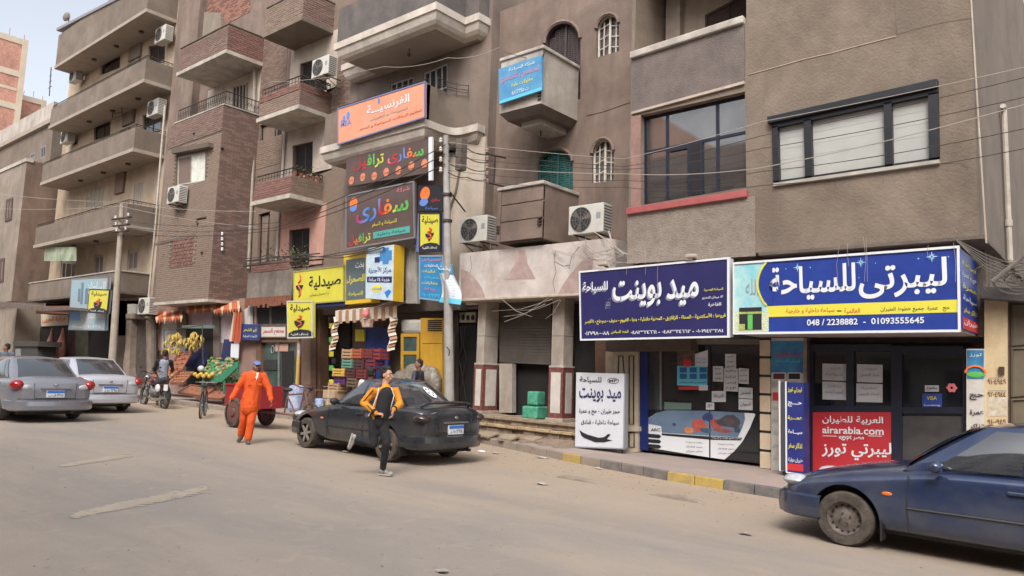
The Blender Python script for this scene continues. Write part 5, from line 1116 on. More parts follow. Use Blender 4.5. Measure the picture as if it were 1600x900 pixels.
for (x, y, w_, h_, m_, lb) in ((541, 560, .42, .26, cw, 'pale cardboard tray at the top left of the crate pile'), (557, 560, .36, .26, M('crate_orange', (160, 84, 56), None, .7), 'orange brown crate between the pale tray and the red crates on top'), (574, 560, .36, .27, cr, 'red crate in the middle of the top row by the blue fridge'), (587, 562, .3, .3, M('crate_red2', (130, 52, 50), None, .6), 'red crate at the right end of the top row'),
        (541, 575, .42, .24, cg, 'pale green crate beneath the cardboard tray'), (560, 577, .42, .26, cdk, 'dark maroon crate in the second row beside the green one'), (578, 577, .38, .26, cr, 'red crate in the second row under the middle red crate'), (528, 588, .5, .22, cy, 'yellow slatted crate on the purple one at the left of the pile'), (546, 590, .4, .24, cdk, 'maroon crate right of the yellow slatted crate'), (564, 592, .4, .26, cr, 'red crate third row centre beneath the second row red one'),
        (530, 600, .46, .2, cp_, 'purple crate under the yellow slatted crate'), (549, 605, .42, .26, M('crate_brown', (104, 84, 64), None, .8), 'brown crate packed with leafy greens right of the purple crate'), (568, 608, .4, .26, cdk, 'maroon crate lowest in the centre of the pile'), (520, 612, .46, .24, cw, 'cardboard box on the tall carton tower at the left')):
    crate(x, y, Yc+.1*((x*7) % 3)*.3, w_, h_, m_, lb, fill=M('greens', (70, 92, 50), (110, 120, 60), .8, 12) if 'greens' in lb else None)
for i, (x, y, lb) in enumerate(((513, 624, 'upper carton of the carton tower beside the striped pole'), (512, 636, 'middle carton of the carton tower beside the striped pole'), (513, 648, 'lowest carton of the carton tower beside the striped pole'))):
    p = W(x, y, 12.45); t = thing('carton', lb, 'box', p, group='cartons by the striped pole'); MB().box(p.x-.26, p.y, p.z, p.x+.26, p.y+.35, p.z+.245).build('box', M('carton2', (178, 150, 122), (160, 132, 104), .85, 4, .2, 20), t, bevel=.01); MB().box(p.x-.05, p.y-.004, p.z+.01, p.x+.02, p.y, p.z+.23).build('tape', cream, t)
p = W(498, 645, 12.3); mb = MB(); mb.lathe([(.0, 0), (.11, 0), (.12, .03), (.12, .36), (.1, .38), (0, .38)], p, (0, 0, 1), 14); tag(mb.build('blue_bin', M('bin_blue', (86, 130, 190), (190, 200, 214), .6, 6)), 'small blue and white plastic drum standing left of the cartons', 'drum')
# striped leaning pole
po = thing('painted_pole', 'slim leaning pole painted white above and yellow below in front of the grocery', 'pole', W(462, 640, 12.4))
def pp(t_): return W(462+9*t_, 642-170*t_, 12.4)
mb = MB(); mb.tube([pp(0), pp(.5)], .05, 10); mb.build('lower_section', M('pole_yellow', (200, 160, 60), (170, 140, 90), .7, 5), po)
mb = MB(); mb.tube([pp(.5), pp(1)], .05, 10); mb.build('upper_section', M('pole_white', (196, 190, 182), (140, 120, 108), .7, 7), po)
F(471, 480, 485, 645, M('post_brown', (124, 98, 84), (104, 82, 70), .8, 5), 'timber_post', gs, 13.1, .2)
# ------------------------------------------------------------------ utility pole beside grey cornice
def insul(mb, p, s=1): 
    mb.lathe([(.0, .1*s), (.03*s, .1*s), (.045*s, .06*s), (.03*s, .03*s), (.05*s, 0), (.02*s, -.03*s), (0, -.03*s)], p, (0, 0, 1), 8)
up = thing('utility_pole', 'pale painted steel utility pole with stacked white insulators in front of the shop signs', 'pole', (W(705, 640, 12.1).x, 12.1, gz(-14)+SW))
xb = W(705, 640, 12.1); xt = W(697, 212, 12.1); base = Vector((xb.x, 12.1, gz(xb.x)+SW-.1))
mb = MB(); mb.tube([base, base+(xt-base)*.33, base+(xt-base)*.66, xt], [.115, .105, .09, .065], 14); mb.build('shaft', M('pole_grey', (172, 170, 168), (146, 140, 134), .7, 3, .2, 30, streak=.6, dirt=(124, 104, 90)), up, smooth=40)
for i, y in enumerate((222, 236, 252, 268)):
    c = W(698, y, 12.1); mb = MB(); mb.cyl(c+Vector((-.16, -.05, 0)), c+Vector((.06, .02, 0)), .018, n=5); mb.build('bracket', iron, up)
    mb = MB(); insul(mb, c+Vector((-.1, -.1, 0)), .95); mb.build('insulator', whitep, up)
mb = MB(); c = W(712, 240, 12.3); mb.box(c.x, 12.3, c.z-.4, c.x+.18, 12.5, c.z+.35); mb.build('junction_box', concrete_d, up)
mb = MB(); mb.cyl(W(703, 300, 12.05), W(727, 331, 12.6), .02, n=5); mb.build('stay_rod', iron, up)
for y in (300, 338): mb = MB(); c = base+(xt-base)*((640-y)/428); mb.cyl(c-Vector((0, 0, .03)), c+Vector((0, 0, .03)), .12, n=14); mb.build('clamp_band', iron, up)
mb = MB(); mb.tube([W(698, 542, 11.95), W(703, 548, 11.95), W(701, 556, 11.95)], .012, 4); mb.build('scrawl', lblack, up)
# insulator bracket on the wall to the right
ib = thing('wire_bracket', 'rusty wall bracket carrying a row of small insulators on the cream wall', 'bracket', W(775, 260, 13.3))
mb = MB(); mb.tube([W(774, 243, 13.5), W(773, 262, 13.5), W(772, 285, 13.5)], .02, 5); mb.cyl(W(760, 240, 13.0), W(790, 247, 13.9), .02, n=5); mb.cyl(W(760, 285, 13.0), W(790, 292, 13.9), .02, n=5); mb.build('frame', iron, ib)
for i in range(5): mb = MB(); insul(mb, W(761, 238+i*12, 13.0)); mb.build('insulator', M('insul_brown', (150, 130, 120), None, .4), ib)
# ------------------------------------------------------------------ building 4: pink and cream wall, brick balconies
Y4 = 14.2; Y4f = 13.0
b4 = thing('pink_apartment_building', 'narrow building with cream and pink walls, brick balconies and a green glass shop below', 'building', (-20, Y4, gz(-20)))
X4L = W(398, 250, Y4).x; X4R = X5L+.05
br4 = M('brickwall_base', (130, 113, 100), (118, 101, 88), .95, 6, .6, 60)
d4 = [Q([(453, 360), (485, 356), (484, 416), (452, 416)], Y4), Q([(458, 228), (490, 221), (489, 275), (458, 280)], Y4), Q([(470, 100), (510, 88), (512, 146), (468, 150)], Y4), Q([(406, 196), (441, 186), (440, 222), (405, 232)], Y4), Q([(404, 335), (422, 330), (420, 412), (402, 415)], Y4)]
wallpoly([(X4L, 3.0), (X4R, 3.0), (X4R, 15.5), (X4L, 15.5)], [q.out() for q in d4], Y4, .3).build('wall', br4, b4)
MB().box(X4L, Y4+.302, -.3, X4R, Y4+8, 15.5).build('rear_block', br4, b4)
for i, q in enumerate(d4): window(b4, q, Y4, [.5] if i != 3 else [.33, .66], [], woodd if i < 3 else concrete_d, darkin if i != 4 else woodd, back=.1, name='shuttered_door' if i < 3 else 'window', fw=.07)
def skin(x0, x1, yt, yb, m_, name, Y=Y4, d=.03, holes=(), hy=0):
    a = W((x0+x1)/2, yt, Y); b_ = W((x0+x1)/2, yb, Y); xa = W(x0, (yt+yb)/2, Y).x; xb_ = W(x1, (yt+yb)/2, Y).x
    hs_ = [h.out() for h in holes]
    wallpoly([(xa, b_.z), (xb_, b_.z), (xb_, a.z), (xa, a.z)], hs_, Y-d, d, back=False).build(name, m_, b4)
skin(433, 508, 325, 416, pinkw, 'pink_wall', holes=[d4[0]]); skin(446, 521, 190, 272, creamd, 'cream_wall', holes=[d4[1]]); skin(455, 528, 62, 148, cream, 'cream_wall', holes=[d4[2]])
bricks(b4, (W(516, 130, Y4).x, Y4, W(516, 240, Y4).z), (1, 0, 0), (0, 0, 1), (0, -1, 0), X4R-W(516, 130, Y4).x, W(530, 60, Y4).z-W(530, 245, Y4).z, [brickt, bricks_r2], seed=2, single=0)
bricks(b4, (W(400, 262, Y4).x, Y4, W(405, 264, Y4).z), (1, 0, 0), (0, 0, 1), (0, -1, 0), W(440, 240, Y4).x-W(400, 262, Y4).x, 1.1, [brickt], seed=4, single=80)
bricks(b4, (X4L+.05, Y4, W(405, 182, Y4).z), (1, 0, 0), (0, 0, 1), (0, -1, 0), 1.6, 3.0, [brickt, bricks_r2], seed=5)
mb = MB(); mb.tube([W(398, 60, Y4-.1), W(396, 250, Y4-.1), W(388, 420, Y4-.1)], .06, 6); mb.build('soil_pipe', concrete, b4)
mb = MB(); mb.tube([W(447, 190, Y4-.1), W(444, 225, Y4-.1), W(441, 275, Y4-.1), W(436, 330, Y4-.1), W(432, 410, Y4-.1)], .05, 6); mb.build('soil_pipe', whitetrim, b4)
def balcony(par, lb, co, ct, Yf, Yw, mats, slab=.14, brick=True, open_=False, rail=None, coping=None, seed=1, redtop=False, slabm=None, single=90, over=.07, wall=None):
    """lb: photo left bottom of the front, co: photo bottom of its right corner, ct: photo y of the parapet top at that corner"""
    A = W(lb[0], lb[1], Yf); B = W(co[0], co[1], Yf); x0, x1, z0 = A.x, B.x, B.z; z1 = W(co[0], ct, Yf).z; t_ = .12
    MB().box(x0-over, Yf-over, z0, x1+over, Yw-.001, z0+slab).build('balcony_slab', slabm or whitetrim, par, bevel=.01)
    wm = wall or mortar
    MB().box(x0, Yf, z0+slab, x1, Yf+t_, z1).build('balcony_front', wm, par); MB().box(x1-t_, Yf+t_, z0+slab, x1, Yw-.001, z1).build('balcony_side', wm, par); MB().box(x0, Yf+t_, z0+slab, x0+t_, Yw-.001, z1).build('balcony_side', wm, par)
    if brick:
        bricks(par, (x0, Yf, z0+slab), (1, 0, 0), (0, 0, 1), (0, -1, 0), x1-x0, z1-z0-slab, mats[:1], seed=seed, single=single)
        bricks(par, (x1, Yf, z0+slab), (0, 1, 0), (0, 0, 1), (1, 0, 0), Yw-Yf, z1-z0-slab, mats[1:] or mats, seed=seed+1, single=single)
    if coping:
        mb = MB(); mb.box(x0-.03, Yf-.04, z1, x1+.04, Yf+t_+.02, z1+.05); mb.box(x1-t_-.02, Yf+t_+.02, z1, x1+.04, Yw-.002, z1+.05); mb.build('coping', coping, par, bevel=.01)
    if rail:
        mb = MB(); zr = z1+rail
        for p_, q_ in (((x0, Yf+.06), (x1-.06, Yf+.06)), ((x1-.06, Yf+.06), (x1-.06, Yw))):
            a = Vector((*p_, zr)); b_ = Vector((*q_, zr)); mb.cyl(a, b_, .022, n=6); mb.cyl(a-Vector((0, 0, rail*.5)), b_-Vector((0, 0, rail*.5)), .01, n=5); L_ = (b_-a).length; n_ = int(L_/.16)
            for i in range(n_+1): c = a+(b_-a)*i/n_; mb.cyl(c-Vector((0, 0, rail)), c, .009, n=4)
        mb.build('railing', iron, par)
    return x0, x1, z0, z1
balcony(b4, (415, 54), (472, 33), -14, Y4f, Y4, [brickt, bricks_r2], seed=11, coping=concrete_d, slabm=plas2)
X = balcony(b4, (405, 186), (467, 171), 131, Y4f, Y4, [brickt, bricks_r2], seed=13, slabm=whitetrim, rail=.3); 
bricks(b4, (X[0], Y4f-.02, X[3]-.2), (1, 0, 0), (0, 0, 1), (0, -1, 0), X[1]-X[0], .22, [brickr], single=60, seed=17); bricks(b4, (X[1]+.02, Y4f, X[3]-.2), (0, 1, 0), (0, 0, 1), (1, 0, 0), Y4-Y4f, .22, [brickr], single=60, seed=18)
X = balcony(b4, (396, 321), (453, 310), 274, Y4f, Y4, [brickr, brickt], seed=15, slabm=whitetrim, rail=.25)
rg = random.Random(4)
pl_ = thing('potted_plants', 'row of small potted plants and oddments along the brick balcony rail of the cream wall', 'plants', (X[1], Y4f+.5, X[3]))
leaf = M('leaf_dusty', (78, 88, 58), (104, 108, 72), .8, 8); 
for i in range(5):
    y = Y4f+.15+i*.22; MB().lathe([(.0, 0), (.05, 0), (.075, .14), (0, .14)], (X[1]-.03, y, X[3]), (0, 0, 1), 8).build('pot', M('pot_clay', (132, 76, 60), None, .8), pl_)
    mb = MB()
    for j in range(26):
        c = Vector((X[1]-.03+rg.gauss(0, .07), y+rg.gauss(0, .07), X[3]+.16+abs(rg.gauss(0, .1)))); a = rg.uniform(0, 6); s_ = .045; d_ = Vector((cos(a), sin(a), rg.uniform(-.4, .8)))*s_; e = Vector((-sin(a), cos(a), .3))*s_*.4
        mb.add([c-d_, c+e, c+d_, c-e], [(0, 1, 2, 3)])
    mb.build('foliage', leaf, pl_, kind='stuff')
# lowest balcony with grey cloth and rusty fringe
A = W(385, 466, Y4f); B = W(455, 462, Y4f); C_ = W(455, 420, Y4f)
MB().box(A.x, Y4f, B.z, B.x, Y4f+.1, C_.z).build('balcony_front', M('cloth_grey', (142, 132, 122), (122, 112, 104), .95, 5, .6, 30, streak=.7), b4); MB().box(B.x-.1, Y4f+.1, B.z, B.x, Y4, C_.z).build('balcony_side', plas2, b4); MB().box(A.x, Y4f+.1, B.z, B.x-.1, Y4-.001, B.z+.12).build('balcony_slab', concrete_d, b4)
mb = MB()
rg = random.Random(8); x = A.x
while x < B.x: w_ = rg.uniform(.08, .2); mb.box(x, Y4f-.05, B.z-rg.uniform(.2, .34), x+w_-.01, Y4f-.03, B.z+.01); x += w_
mb.build('rusty_fringe', M('rust', (134, 84, 60), (110, 66, 50), .9, 8), b4)
mb = MB(); mb.tube([W(380, 416, Y4f), W(420, 412, Y4f), W(470, 408, Y4f), W(505, 405, Y4)], .03, 5); mb.tube([W(382, 408, Y4f-.1), W(430, 402, Y4f-.1), W(500, 396, Y4f)], .02, 5); mb.build('balcony_rail', iron, b4)
bricks(b4, (A.x+.2, Y4f-.0, C_.z), (1, 0, 0), (0, 0, 1), (0, -1, 0), B.x-A.x-.4, .3, [brickr], single=40, seed=21); MB().box(A.x+.2, Y4f+.001, C_.z, B.x-.2, Y4f+.1, C_.z+.3).build('brick_course_back', mortar, b4)
vine = thing('balcony_plant', 'straggly dusty green plant growing over the rail under the pink wall', 'plant', W(445, 410, 13.1))
for k_, (cx_, cy_, n_) in enumerate(((432, 400, 60), (462, 398, 90), (478, 404, 60), (455, 408, 60))):
    mb = MB()
    for j in range(n_):
        c = W(cx_+rg.gauss(0, 9), cy_+rg.gauss(0, 8), 13.1+rg.uniform(-.1, .2)); a = rg.uniform(0, 6); s_ = .06; d_ = Vector((cos(a), sin(a)*.5, rg.uniform(-1, 1)))*s_; e = Vector((-sin(a), cos(a), .4))*s_*.35
        mb.add([c-d_, c+e, c+d_, c-e], [(0, 1, 2, 3)])
    mb.build('foliage', leaf, vine, kind='stuff')
# shopfront under building 4
gl = thing('shopfront', 'green tinted glass shopfront in a brown frame below the yellow pharmacy sign', 'shopfront', (W(435, 640, 13.2).x, 13.2, gz(-21)+SW))
Yg = 13.25
F(398, 470, 478, 534, concrete_d, 'upper_wall', gl, Yg+.12, .4); F(374, 466, 400, 660, M('pinkish_wall', (150, 122, 110), (132, 106, 96), .9, 3, .2, 20), 'side_wall', gl, Yg+.05, .3)
F(470, 470, 490, 660, woodm, 'side_wall', gl, Yg+.1, .3)
for a, b_ in ((396, 420), (424, 448)): F(a, 480, b_, 505, darkin, 'upper_opening', gl, Yg+.1, .02)
F(404, 528, 468, 535, woodm, 'lintel', gl, Yg-.05, .2, bevel=.01); F(400, 530, 407, 655, woodm, 'door_post', gl, Yg-.03, .15); F(462, 530, 468, 655, woodm, 'door_post', gl, Yg-.03, .15)
F(407, 535, 462, 655, glassgr, 'glass_pane', gl, Yg+.08, .02)
F(440, 548, 458, 655, darkin, 'door_opening', gl, Yg+.06, .02); F(434, 535, 436, 655, steelg, 'mullion', gl, Yg+.03, .03)
F(430, 537, 450, 549, M('salmon_card', (184, 142, 126), None, .7), 'salmon_notice', gl, Yg+.04, .01); F(412, 562, 432, 578, darkin2, 'window_display', gl, Yg+.05, .02)
mb = MB(); c = W(426, 546, Yg+.04); mb.tube([c+Vector((cos(a*pi/6)*.09, 0, sin(a*pi/6)*.12)) for a in range(13)], .015, 4); mb.build('sticker_ring', lgrey, gl)
t, k = board('small white sign with bold red Arabic word above the green glass', [(408, 509), (447, 509), (447, 527), (408, 527)], Yg-.1, M('sw', (196, 190, 182), None, .6), .08, woodm); tk('مطعم السمر', k, t, .08, .22, .92, .78, lred, .02)
t, k = board('small navy blue sign with yellow Arabic word at the left of the red lettered sign', [(378, 506), (404, 507), (404, 532), (378, 531)], Yg-.2, M('snb', (40, 56, 110), None, .6), .06); tk('أبو الشعر', k, t, .1, .5, .9, .8, lyel); tk('للأدوات المنزلية', k, t, .08, .15, .92, .35, lwhite)
F(382, 478, 391, 507, M('acp', (188, 184, 178), None, .6), 'meter_cabinet', gl, Yg-.1, .1)
ac_unit(500, 104, 13.35, 'white air conditioner on the cream wall below the topmost brick balcony', 1.1)
# ------------------------------------------------------------------ building 3: brick bay building
Y3 = 12.8; Y3w = 14.3
b3 = thing('brick_bay_building', 'tall brick building whose bay steps out over the orange awnings of the fruit shop', 'building', (-26.5, Y3, gz(-26)))
CX = W(331, 400, Y3).x; LX = W(243, 462, Y3).x; Zb = W(322, 467, Y3).z; Zt = W(345, 166, Y3).z
w3 = Q([(276, 245), (321, 236), (320, 283), (275, 290)], Y3)
brw = M('brickwall_tan', (108, 95, 85), (98, 86, 76), .95, 4, .5, 60, streak=.3)
wallpoly([(LX, Zb), (CX, Zb), (CX, Zt), (LX, Zt)], [w3.out()], Y3, .3).build('wall', brw, b3)
MB().box(LX, Y3+.302, Zb, CX, Y3w+.1, Zt-.001).build('bay_block', brw, b3)
MB().box(LX-1.0, Y3w, -.3, CX+.9, Y3w+8, 17.4).build('rear_block', M('brickwall_red', (124, 106, 96), (138, 120, 109), .95, 3, .5, 60, streak=.3), b3)
f = window(b3, w3, Y3, [.48], [], M('window_frame_white', (190, 184, 172), (160, 150, 140), .7, 6), glassg, back=.05, fw=.06, gmats=[M('blind_brown', (112, 96, 88), None, .8), M('curtain_bright', (222, 222, 212), (190, 190, 176), .8, 6)])
MB().px([(268, 232), (326, 222), (326, 229), (268, 240)], Y3-.2, .22).build('window_hood', brw, b3)
sk = lambda a, b_, c, d: (w3.c[3].x-.05 < LX+b_ and LX+a < w3.c[2].x+.05 and Zb+d > w3.c[3].z-.1 and Zb+c < w3.c[0].z+.12)
bk = Q([(268, 375), (302, 372), (302, 416), (268, 419)], Y3)
sk2 = lambda a, b_, c, d: sk(a, b_, c, d) or (bk.c[3].x < LX+b_ and LX+a < bk.c[2].x and Zb+d > bk.c[3].z and Zb+c < bk.c[0].z)
hb = (Zt-Zb)
bricks(b3, (LX, Y3, Zb), (1, 0, 0), (0, 0, 1), (0, -1, 0), CX-LX, hb-.95, [brickt, M('brick_tan2', (136, 119, 105), None, .95)], seed=31, skip=sk2, single=0, pr=.008)
bricks(b3, (LX, Y3, Zt-.92), (1, 0, 0), (0, 0, 1), (0, -1, 0), CX-LX, .9, [bricks_r2], seed=32, single=290, pr=.014)
bricks(b3, (CX, Y3, Zb), (0, 1, 0), (0, 0, 1), (1, 0, 0), Y3w-Y3, hb, [bricks_r2, M('brick_red3', (117, 96, 87), None, .95)], seed=33, single=0, pr=.008)
k = bk; MB().box(k.c[3].x, Y3-.004, k.c[3].z, k.c[2].x, Y3, k.c[0].z).build('blocked_window_back', mortar, b3)
bricks(b3, (k.c[3].x+.03, Y3-.004, k.c[3].z+.02), (1, 0, 0), (0, 0, 1), (0, -1, 0), k.c[2].x-k.c[3].x-.06, k.c[0].z-k.c[3].z, [brickr], seed=34, single=100, bh=.1, bw=.2, j=.035, pr=.02)
mb = MB(); mb.px([(242, 380), (272, 372), (305, 365), (305, 368), (272, 376), (242, 384)], Y3-.03, .03); mb.build('cracked_lintel', concrete_d, b3)
MB().box(LX-.03, Y3-.04, Zb-.1, CX+.04, Y3w, Zb-.002).build('bay_slab', whitetrim, b3)
mb = MB(); mb.tube([W(306, 345, Y3-.03), W(312, 341, Y3-.03), W(322, 340, Y3-.03)], .03, 5); mb.tube([W(309, 348, Y3-.03), W(308, 352, Y3-.03)], .03, 5); mb.build('wall_pipe', iron, b3)
for (px_, py_) in ((304, 209), (316, 395), (347, 232)): p = W(px_, py_, Y3-.012) if px_ < 330 else WX(px_, py_, CX+.012); mb = MB(); mb.ell(p, .06, 6, 4); mb.build('putlog_hole', darkin, b3)
for i in range(4): p = WX(347, 367+i*8, CX+.05); mb = MB(); insul(mb, p, 1.0); mb.build('wall_insulator', lwhite, b3)
# loggia storey above the bay
Zl = Zt; zt3 = W(355, 84, Y3).z
MB().box(LX-.2, Y3w-.04, Zl+.0, CX+.0, Y3w-.001, zt3).build('loggia_wall', M('cream3', (208, 196, 180), (190, 176, 158), .9, 2, .2, 20, streak=.4), b3)
window(b3, [(366, 136), (387, 130), (386, 180), (365, 186)], Y3w-.05, [.25, .5, .75], [], M('shutter_greywood', (150, 138, 124), None, .8), darkin2, back=-.06, fw=.06, name='shuttered_window'); F(293, 140, 304, 185, M('door_redbrown', (96, 60, 52), None, .8), 'loggia_door', b3, Y3w-.07, .03)
mb = MB(); zr = Zl+.05
def rail_run(mb, a, b_, h_):
    a = Vector(a); b_ = Vector(b_); L_ = (b_-a).length; n_ = int(L_/.13); up_ = Vector((0, 0, h_)); mb.cyl(a+up_, b_+up_, .02, n=5); mb.cyl(a+up_*.1, b_+up_*.1, .014, n=5)
    for i in range(n_+1):
        c = a+(b_-a)*i/n_; mb.cyl(c, c+up_, .01, n=4)
        if i < n_:
            c2 = a+(b_-a)*(i+.5)/n_; mb.tube([c2+up_*.55+((b_-a).normalized()*cos(t_)+Vector((0, 0, 1))*sin(t_))*.055 for t_ in [q*pi/4 for q in range(9)]], .008, 4)
rail_run(mb, (LX+.4, Y3+.08, zr), (CX-.08, Y3+.08, zr), .5); rail_run(mb, (CX-.08, Y3+.08, zr), (CX-.08, Y3w, zr), .5); mb.build('wrought_railing', iron, b3)
MB().box(LX+.3, Y3-.03, Zt, CX+.04, Y3+.16, zr).build('parapet_cap', whitetrim, b3, bevel=.01); MB().box(CX-.16, Y3+.16, Zt, CX+.04, Y3w-.05, zr).build('parapet_cap', whitetrim, b3)
# top balcony
balcony(b3, (280, 111), (354, 84), 40, Y3, Y3w, [bricks_r2, brickr], seed=36, slabm=whitetrim, coping=concrete_d, single=110)
mb = MB(); mb.px([(298, 18), (298, 90), (345, 90), (345, 20)], Y3w-.1, .1); mb.build('cream_beam', plas1, b3)
bricks(b3, (W(304, 66, Y3w).x, Y3w, W(300, 66, Y3w).z), (1, 0, 0), (0, 0, 1), (0, -1, 0), 4.3, 3.2, [bricks_o, brickr], seed=37, single=0)
# brick gable far behind it
ac_unit(270, 304, Y3-.42, 'white air conditioner mounted under the curtained window of the brick bay', 1.1)
bricks_back = thing('brick_gable', 'bare orange red brick gable wall rising behind the bay building top', 'wall', (-29, 15.5, 0))
MB().box(W(300, 30, 15.5).x, 15.5, 10, W(418, 30, 15.5).x, 17, W(330, -6, 15.5).z).build('wall', M('brickwall_orange', (190, 130, 104), (166, 108, 86), .95, 5, .8, 60), bricks_back)
bricks(bricks_back, (W(352, 60, 15.5).x, 15.5, W(400, 60, 15.5).z), (1, 0, 0), (0, 0, 1), (0, -1, 0), W(418, 30, 15.5).x-W(352, 30, 15.5).x, 3.0, [bricks_o], seed=38, single=200)
# fruit shop ground floor
fs = thing('shop_building_front', 'shabby pink and brown ground floor front of the fruit shop with a shaded opening', 'shopfront', (-26, 13.6, gz(-26)+SW))
Yf_ = 13.7
F(238, 468, 400, 650, M('pinkish_wall2', (156, 132, 124), (136, 112, 104), .95, 2, .3, 20), 'wall', fs, Yf_, .2)
F(253, 500, 276, 545, M('bill_grey', (172, 172, 174), (150, 150, 152), .8, 5), 'grey_bills', fs, Yf_-.03, .02); F(236, 515, 248, 545, M('salmon', (196, 160, 140), None, .9), 'salmon_patch', fs, Yf_-.02, .02)
F(276, 490, 290, 600, M('post_grey', (110, 100, 92), None, .9), 'post', fs, Yf_-.1, .2); F(333, 495, 342, 600, M('post_grey', ()), 'post', fs, Yf_-.1, .2)
F(300, 488, 332, 512, M('lilac', (170, 150, 158), None, .9), 'lilac_panel', fs, Yf_-.02, .02); F(343, 488, 362, 536, M('lilac2', (176, 158, 166), (200, 190, 190), .9, 8), 'lilac_panel', fs, Yf_-.02, .02)
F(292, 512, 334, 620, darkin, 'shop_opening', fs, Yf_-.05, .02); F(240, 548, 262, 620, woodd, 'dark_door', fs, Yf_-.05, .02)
F(284, 508, 332, 513, M('green_rail', (96, 116, 104), None, .8), 'green_lintel', fs, Yf_-.5, .1)
bc = M('blue_cloth', (30, 34, 72), (40, 44, 88), .9, 4)
for q in ([(290, 545), (296, 540), (318, 545), (322, 562), (318, 575), (302, 575), (286, 572)], [(350, 530), (362, 530), (362, 565), (344, 565)]):
    mb = MB(); mb.px(q, Yf_-.4, .08); tag(mb.build('hanging_cloth', bc), 'dark blue cloth hanging over the fruit stand' if q[0][0] < 300 else 'dark navy cloth hung beside the orange curtain', 'cloth')
mb = MB(); mb.px([(361, 537), (373, 537), (372, 560), (360, 558)], Yf_-.6, .02); tag(mb.build('paper_sheet', lwhite), 'white sheet hanging under the orange curtain at the right of the fruit shop', 'sheet')
om1 = M('awning_orange', (190, 96, 62), (170, 84, 56), .85, 5); om2 = M('awning_cream', (206, 170, 130), None, .85)
def small_awning(x0, x1, y0, y1, Y, label, n_=10, out=.7, mats=(om1, om2)):
    t = thing('awning', label, 'awning', W(x0, y1, Y-out), group='orange awnings of the fruit shop'); k = Q([(x0, y1-3), (x1, y1-7), (x1, y1-1), (x0, y1+3)], Y-out); top = Q([(x0, y0), (x1, y0-4), (x1, y0), (x0, y0+4)], Y)
    for i in range(n_):
        a, b_ = i/n_, (i+1)/n_; mb = MB(); mb.add([top.p(a, 1), top.p(b_, 1), k.p(b_, 1), k.p(a, 1), k.p((a+b_)/2, -.5 if i % 2 else -.1)], [(0, 1, 2, 3), (3, 2, 4)]); mb.build('awning_stripe', mats[0] if i % 3 else mats[1], t)
small_awning(243, 285, 488, 502, Yf_, 'small orange scalloped awning at the left end of the fruit shop')
small_awning(291, 333, 477, 488, Yf_, 'low folded orange awning over the middle opening of the fruit shop', out=.4); small_awning(333, 375, 474, 488, Yf_, 'orange awning at the right end beside the hanging orange curtain', out=.6)
cu = thing('curtain', 'orange curtain with a white edge hanging at the right end of the fruit shop', 'curtain', W(368, 535, 13.0))
for i in range(6):
    mb = MB(); a = 362+i*2.2; mb.add([W(a+3, 488, 13.0+.06*(i % 2)), W(a+5.4, 488, 13.0+.06*((i+1) % 2)), W(a+2.6-(5-i)*.5, 534, 13.0+.06*((i+1) % 2)), W(a-(5-i)*.8, 533, 13.0+.06*(i % 2))], [(0, 1, 2, 3)]); mb.build('curtain_fold', om1 if i else st2, cu)
# banana and fruit display
bm = M('banana', (196, 168, 84), (160, 136, 66), .7, 16); rg = random.Random(21)
def bananas(px_, py_, Y, n_, label):
    t = thing('banana_bunch', label, 'bananas', W(px_, py_, Y), group='bunches of bananas hung at the fruit shop'); c = W(px_, py_, Y)
    for i in range(n_):
        a = rg.uniform(0, 2*pi); l_ = .24; q = []
        for j in range(5): s_ = j/4; q.append(c+Vector((cos(a)*(.03+.13*sin(s_*2.2)), sin(a)*(.03+.1*sin(s_*2.2)), .05-l_*s_+rg.uniform(-.01, .01)-.05*(i % 2))))
        mb = MB(); mb.tube(q, [.01, .026, .031, .026, .008], 6); mb.build('banana', bm, t)
for i, (x, y) in enumerate(((268, 524), (278, 522), (262, 534), (273, 534), (284, 532), (292, 530), (300, 528), (304, 521), (308, 533), (297, 536), (258, 544), (266, 546), (276, 546), (312, 526), (303, 540))):
    bananas(x, y, 12.9, 9, ['ripe yellow banana bunch hanging in the fruit shop display, %s' % s for s in ('upper left of the cluster', 'beside the upper left bunch', 'left edge of the cluster', 'centre left below the top bunches', 'centre of the upper row', 'between the two clusters', 'left part of the right cluster', 'top of the right cluster', 'lowest right of the cluster', 'under the gap between clusters', 'lowest at the far left edge', 'low left above the tray', 'low centre above the tray', 'rightmost of all the bunches', 'bottom of the right cluster')][i])
mb = MB(); mb.tube([W(256, 516, 12.9), W(290, 512, 12.9), W(316, 508, 12.9)], .015, 5); mb.cyl(W(256, 516, 12.9), W(258, 600, 12.9), .02, n=5); mb.cyl(W(316, 508, 12.9), W(318, 600, 12.9), .02, n=5); tag(mb.build('hanging_rack', iron), 'thin iron rack from which the banana bunches hang', 'rack')
fruit_m = [M('fruit_orange', (190, 118, 66), (170, 100, 56), .7, 10), M('fruit_red', (136, 66, 56), (112, 54, 46), .7, 10), M('fruit_green', (120, 140, 66), (96, 120, 56), .6, 10), M('fruit_yellow', (206, 176, 76), (186, 150, 60), .6, 10), M('veg_brown', (150, 110, 76), None, .8)]
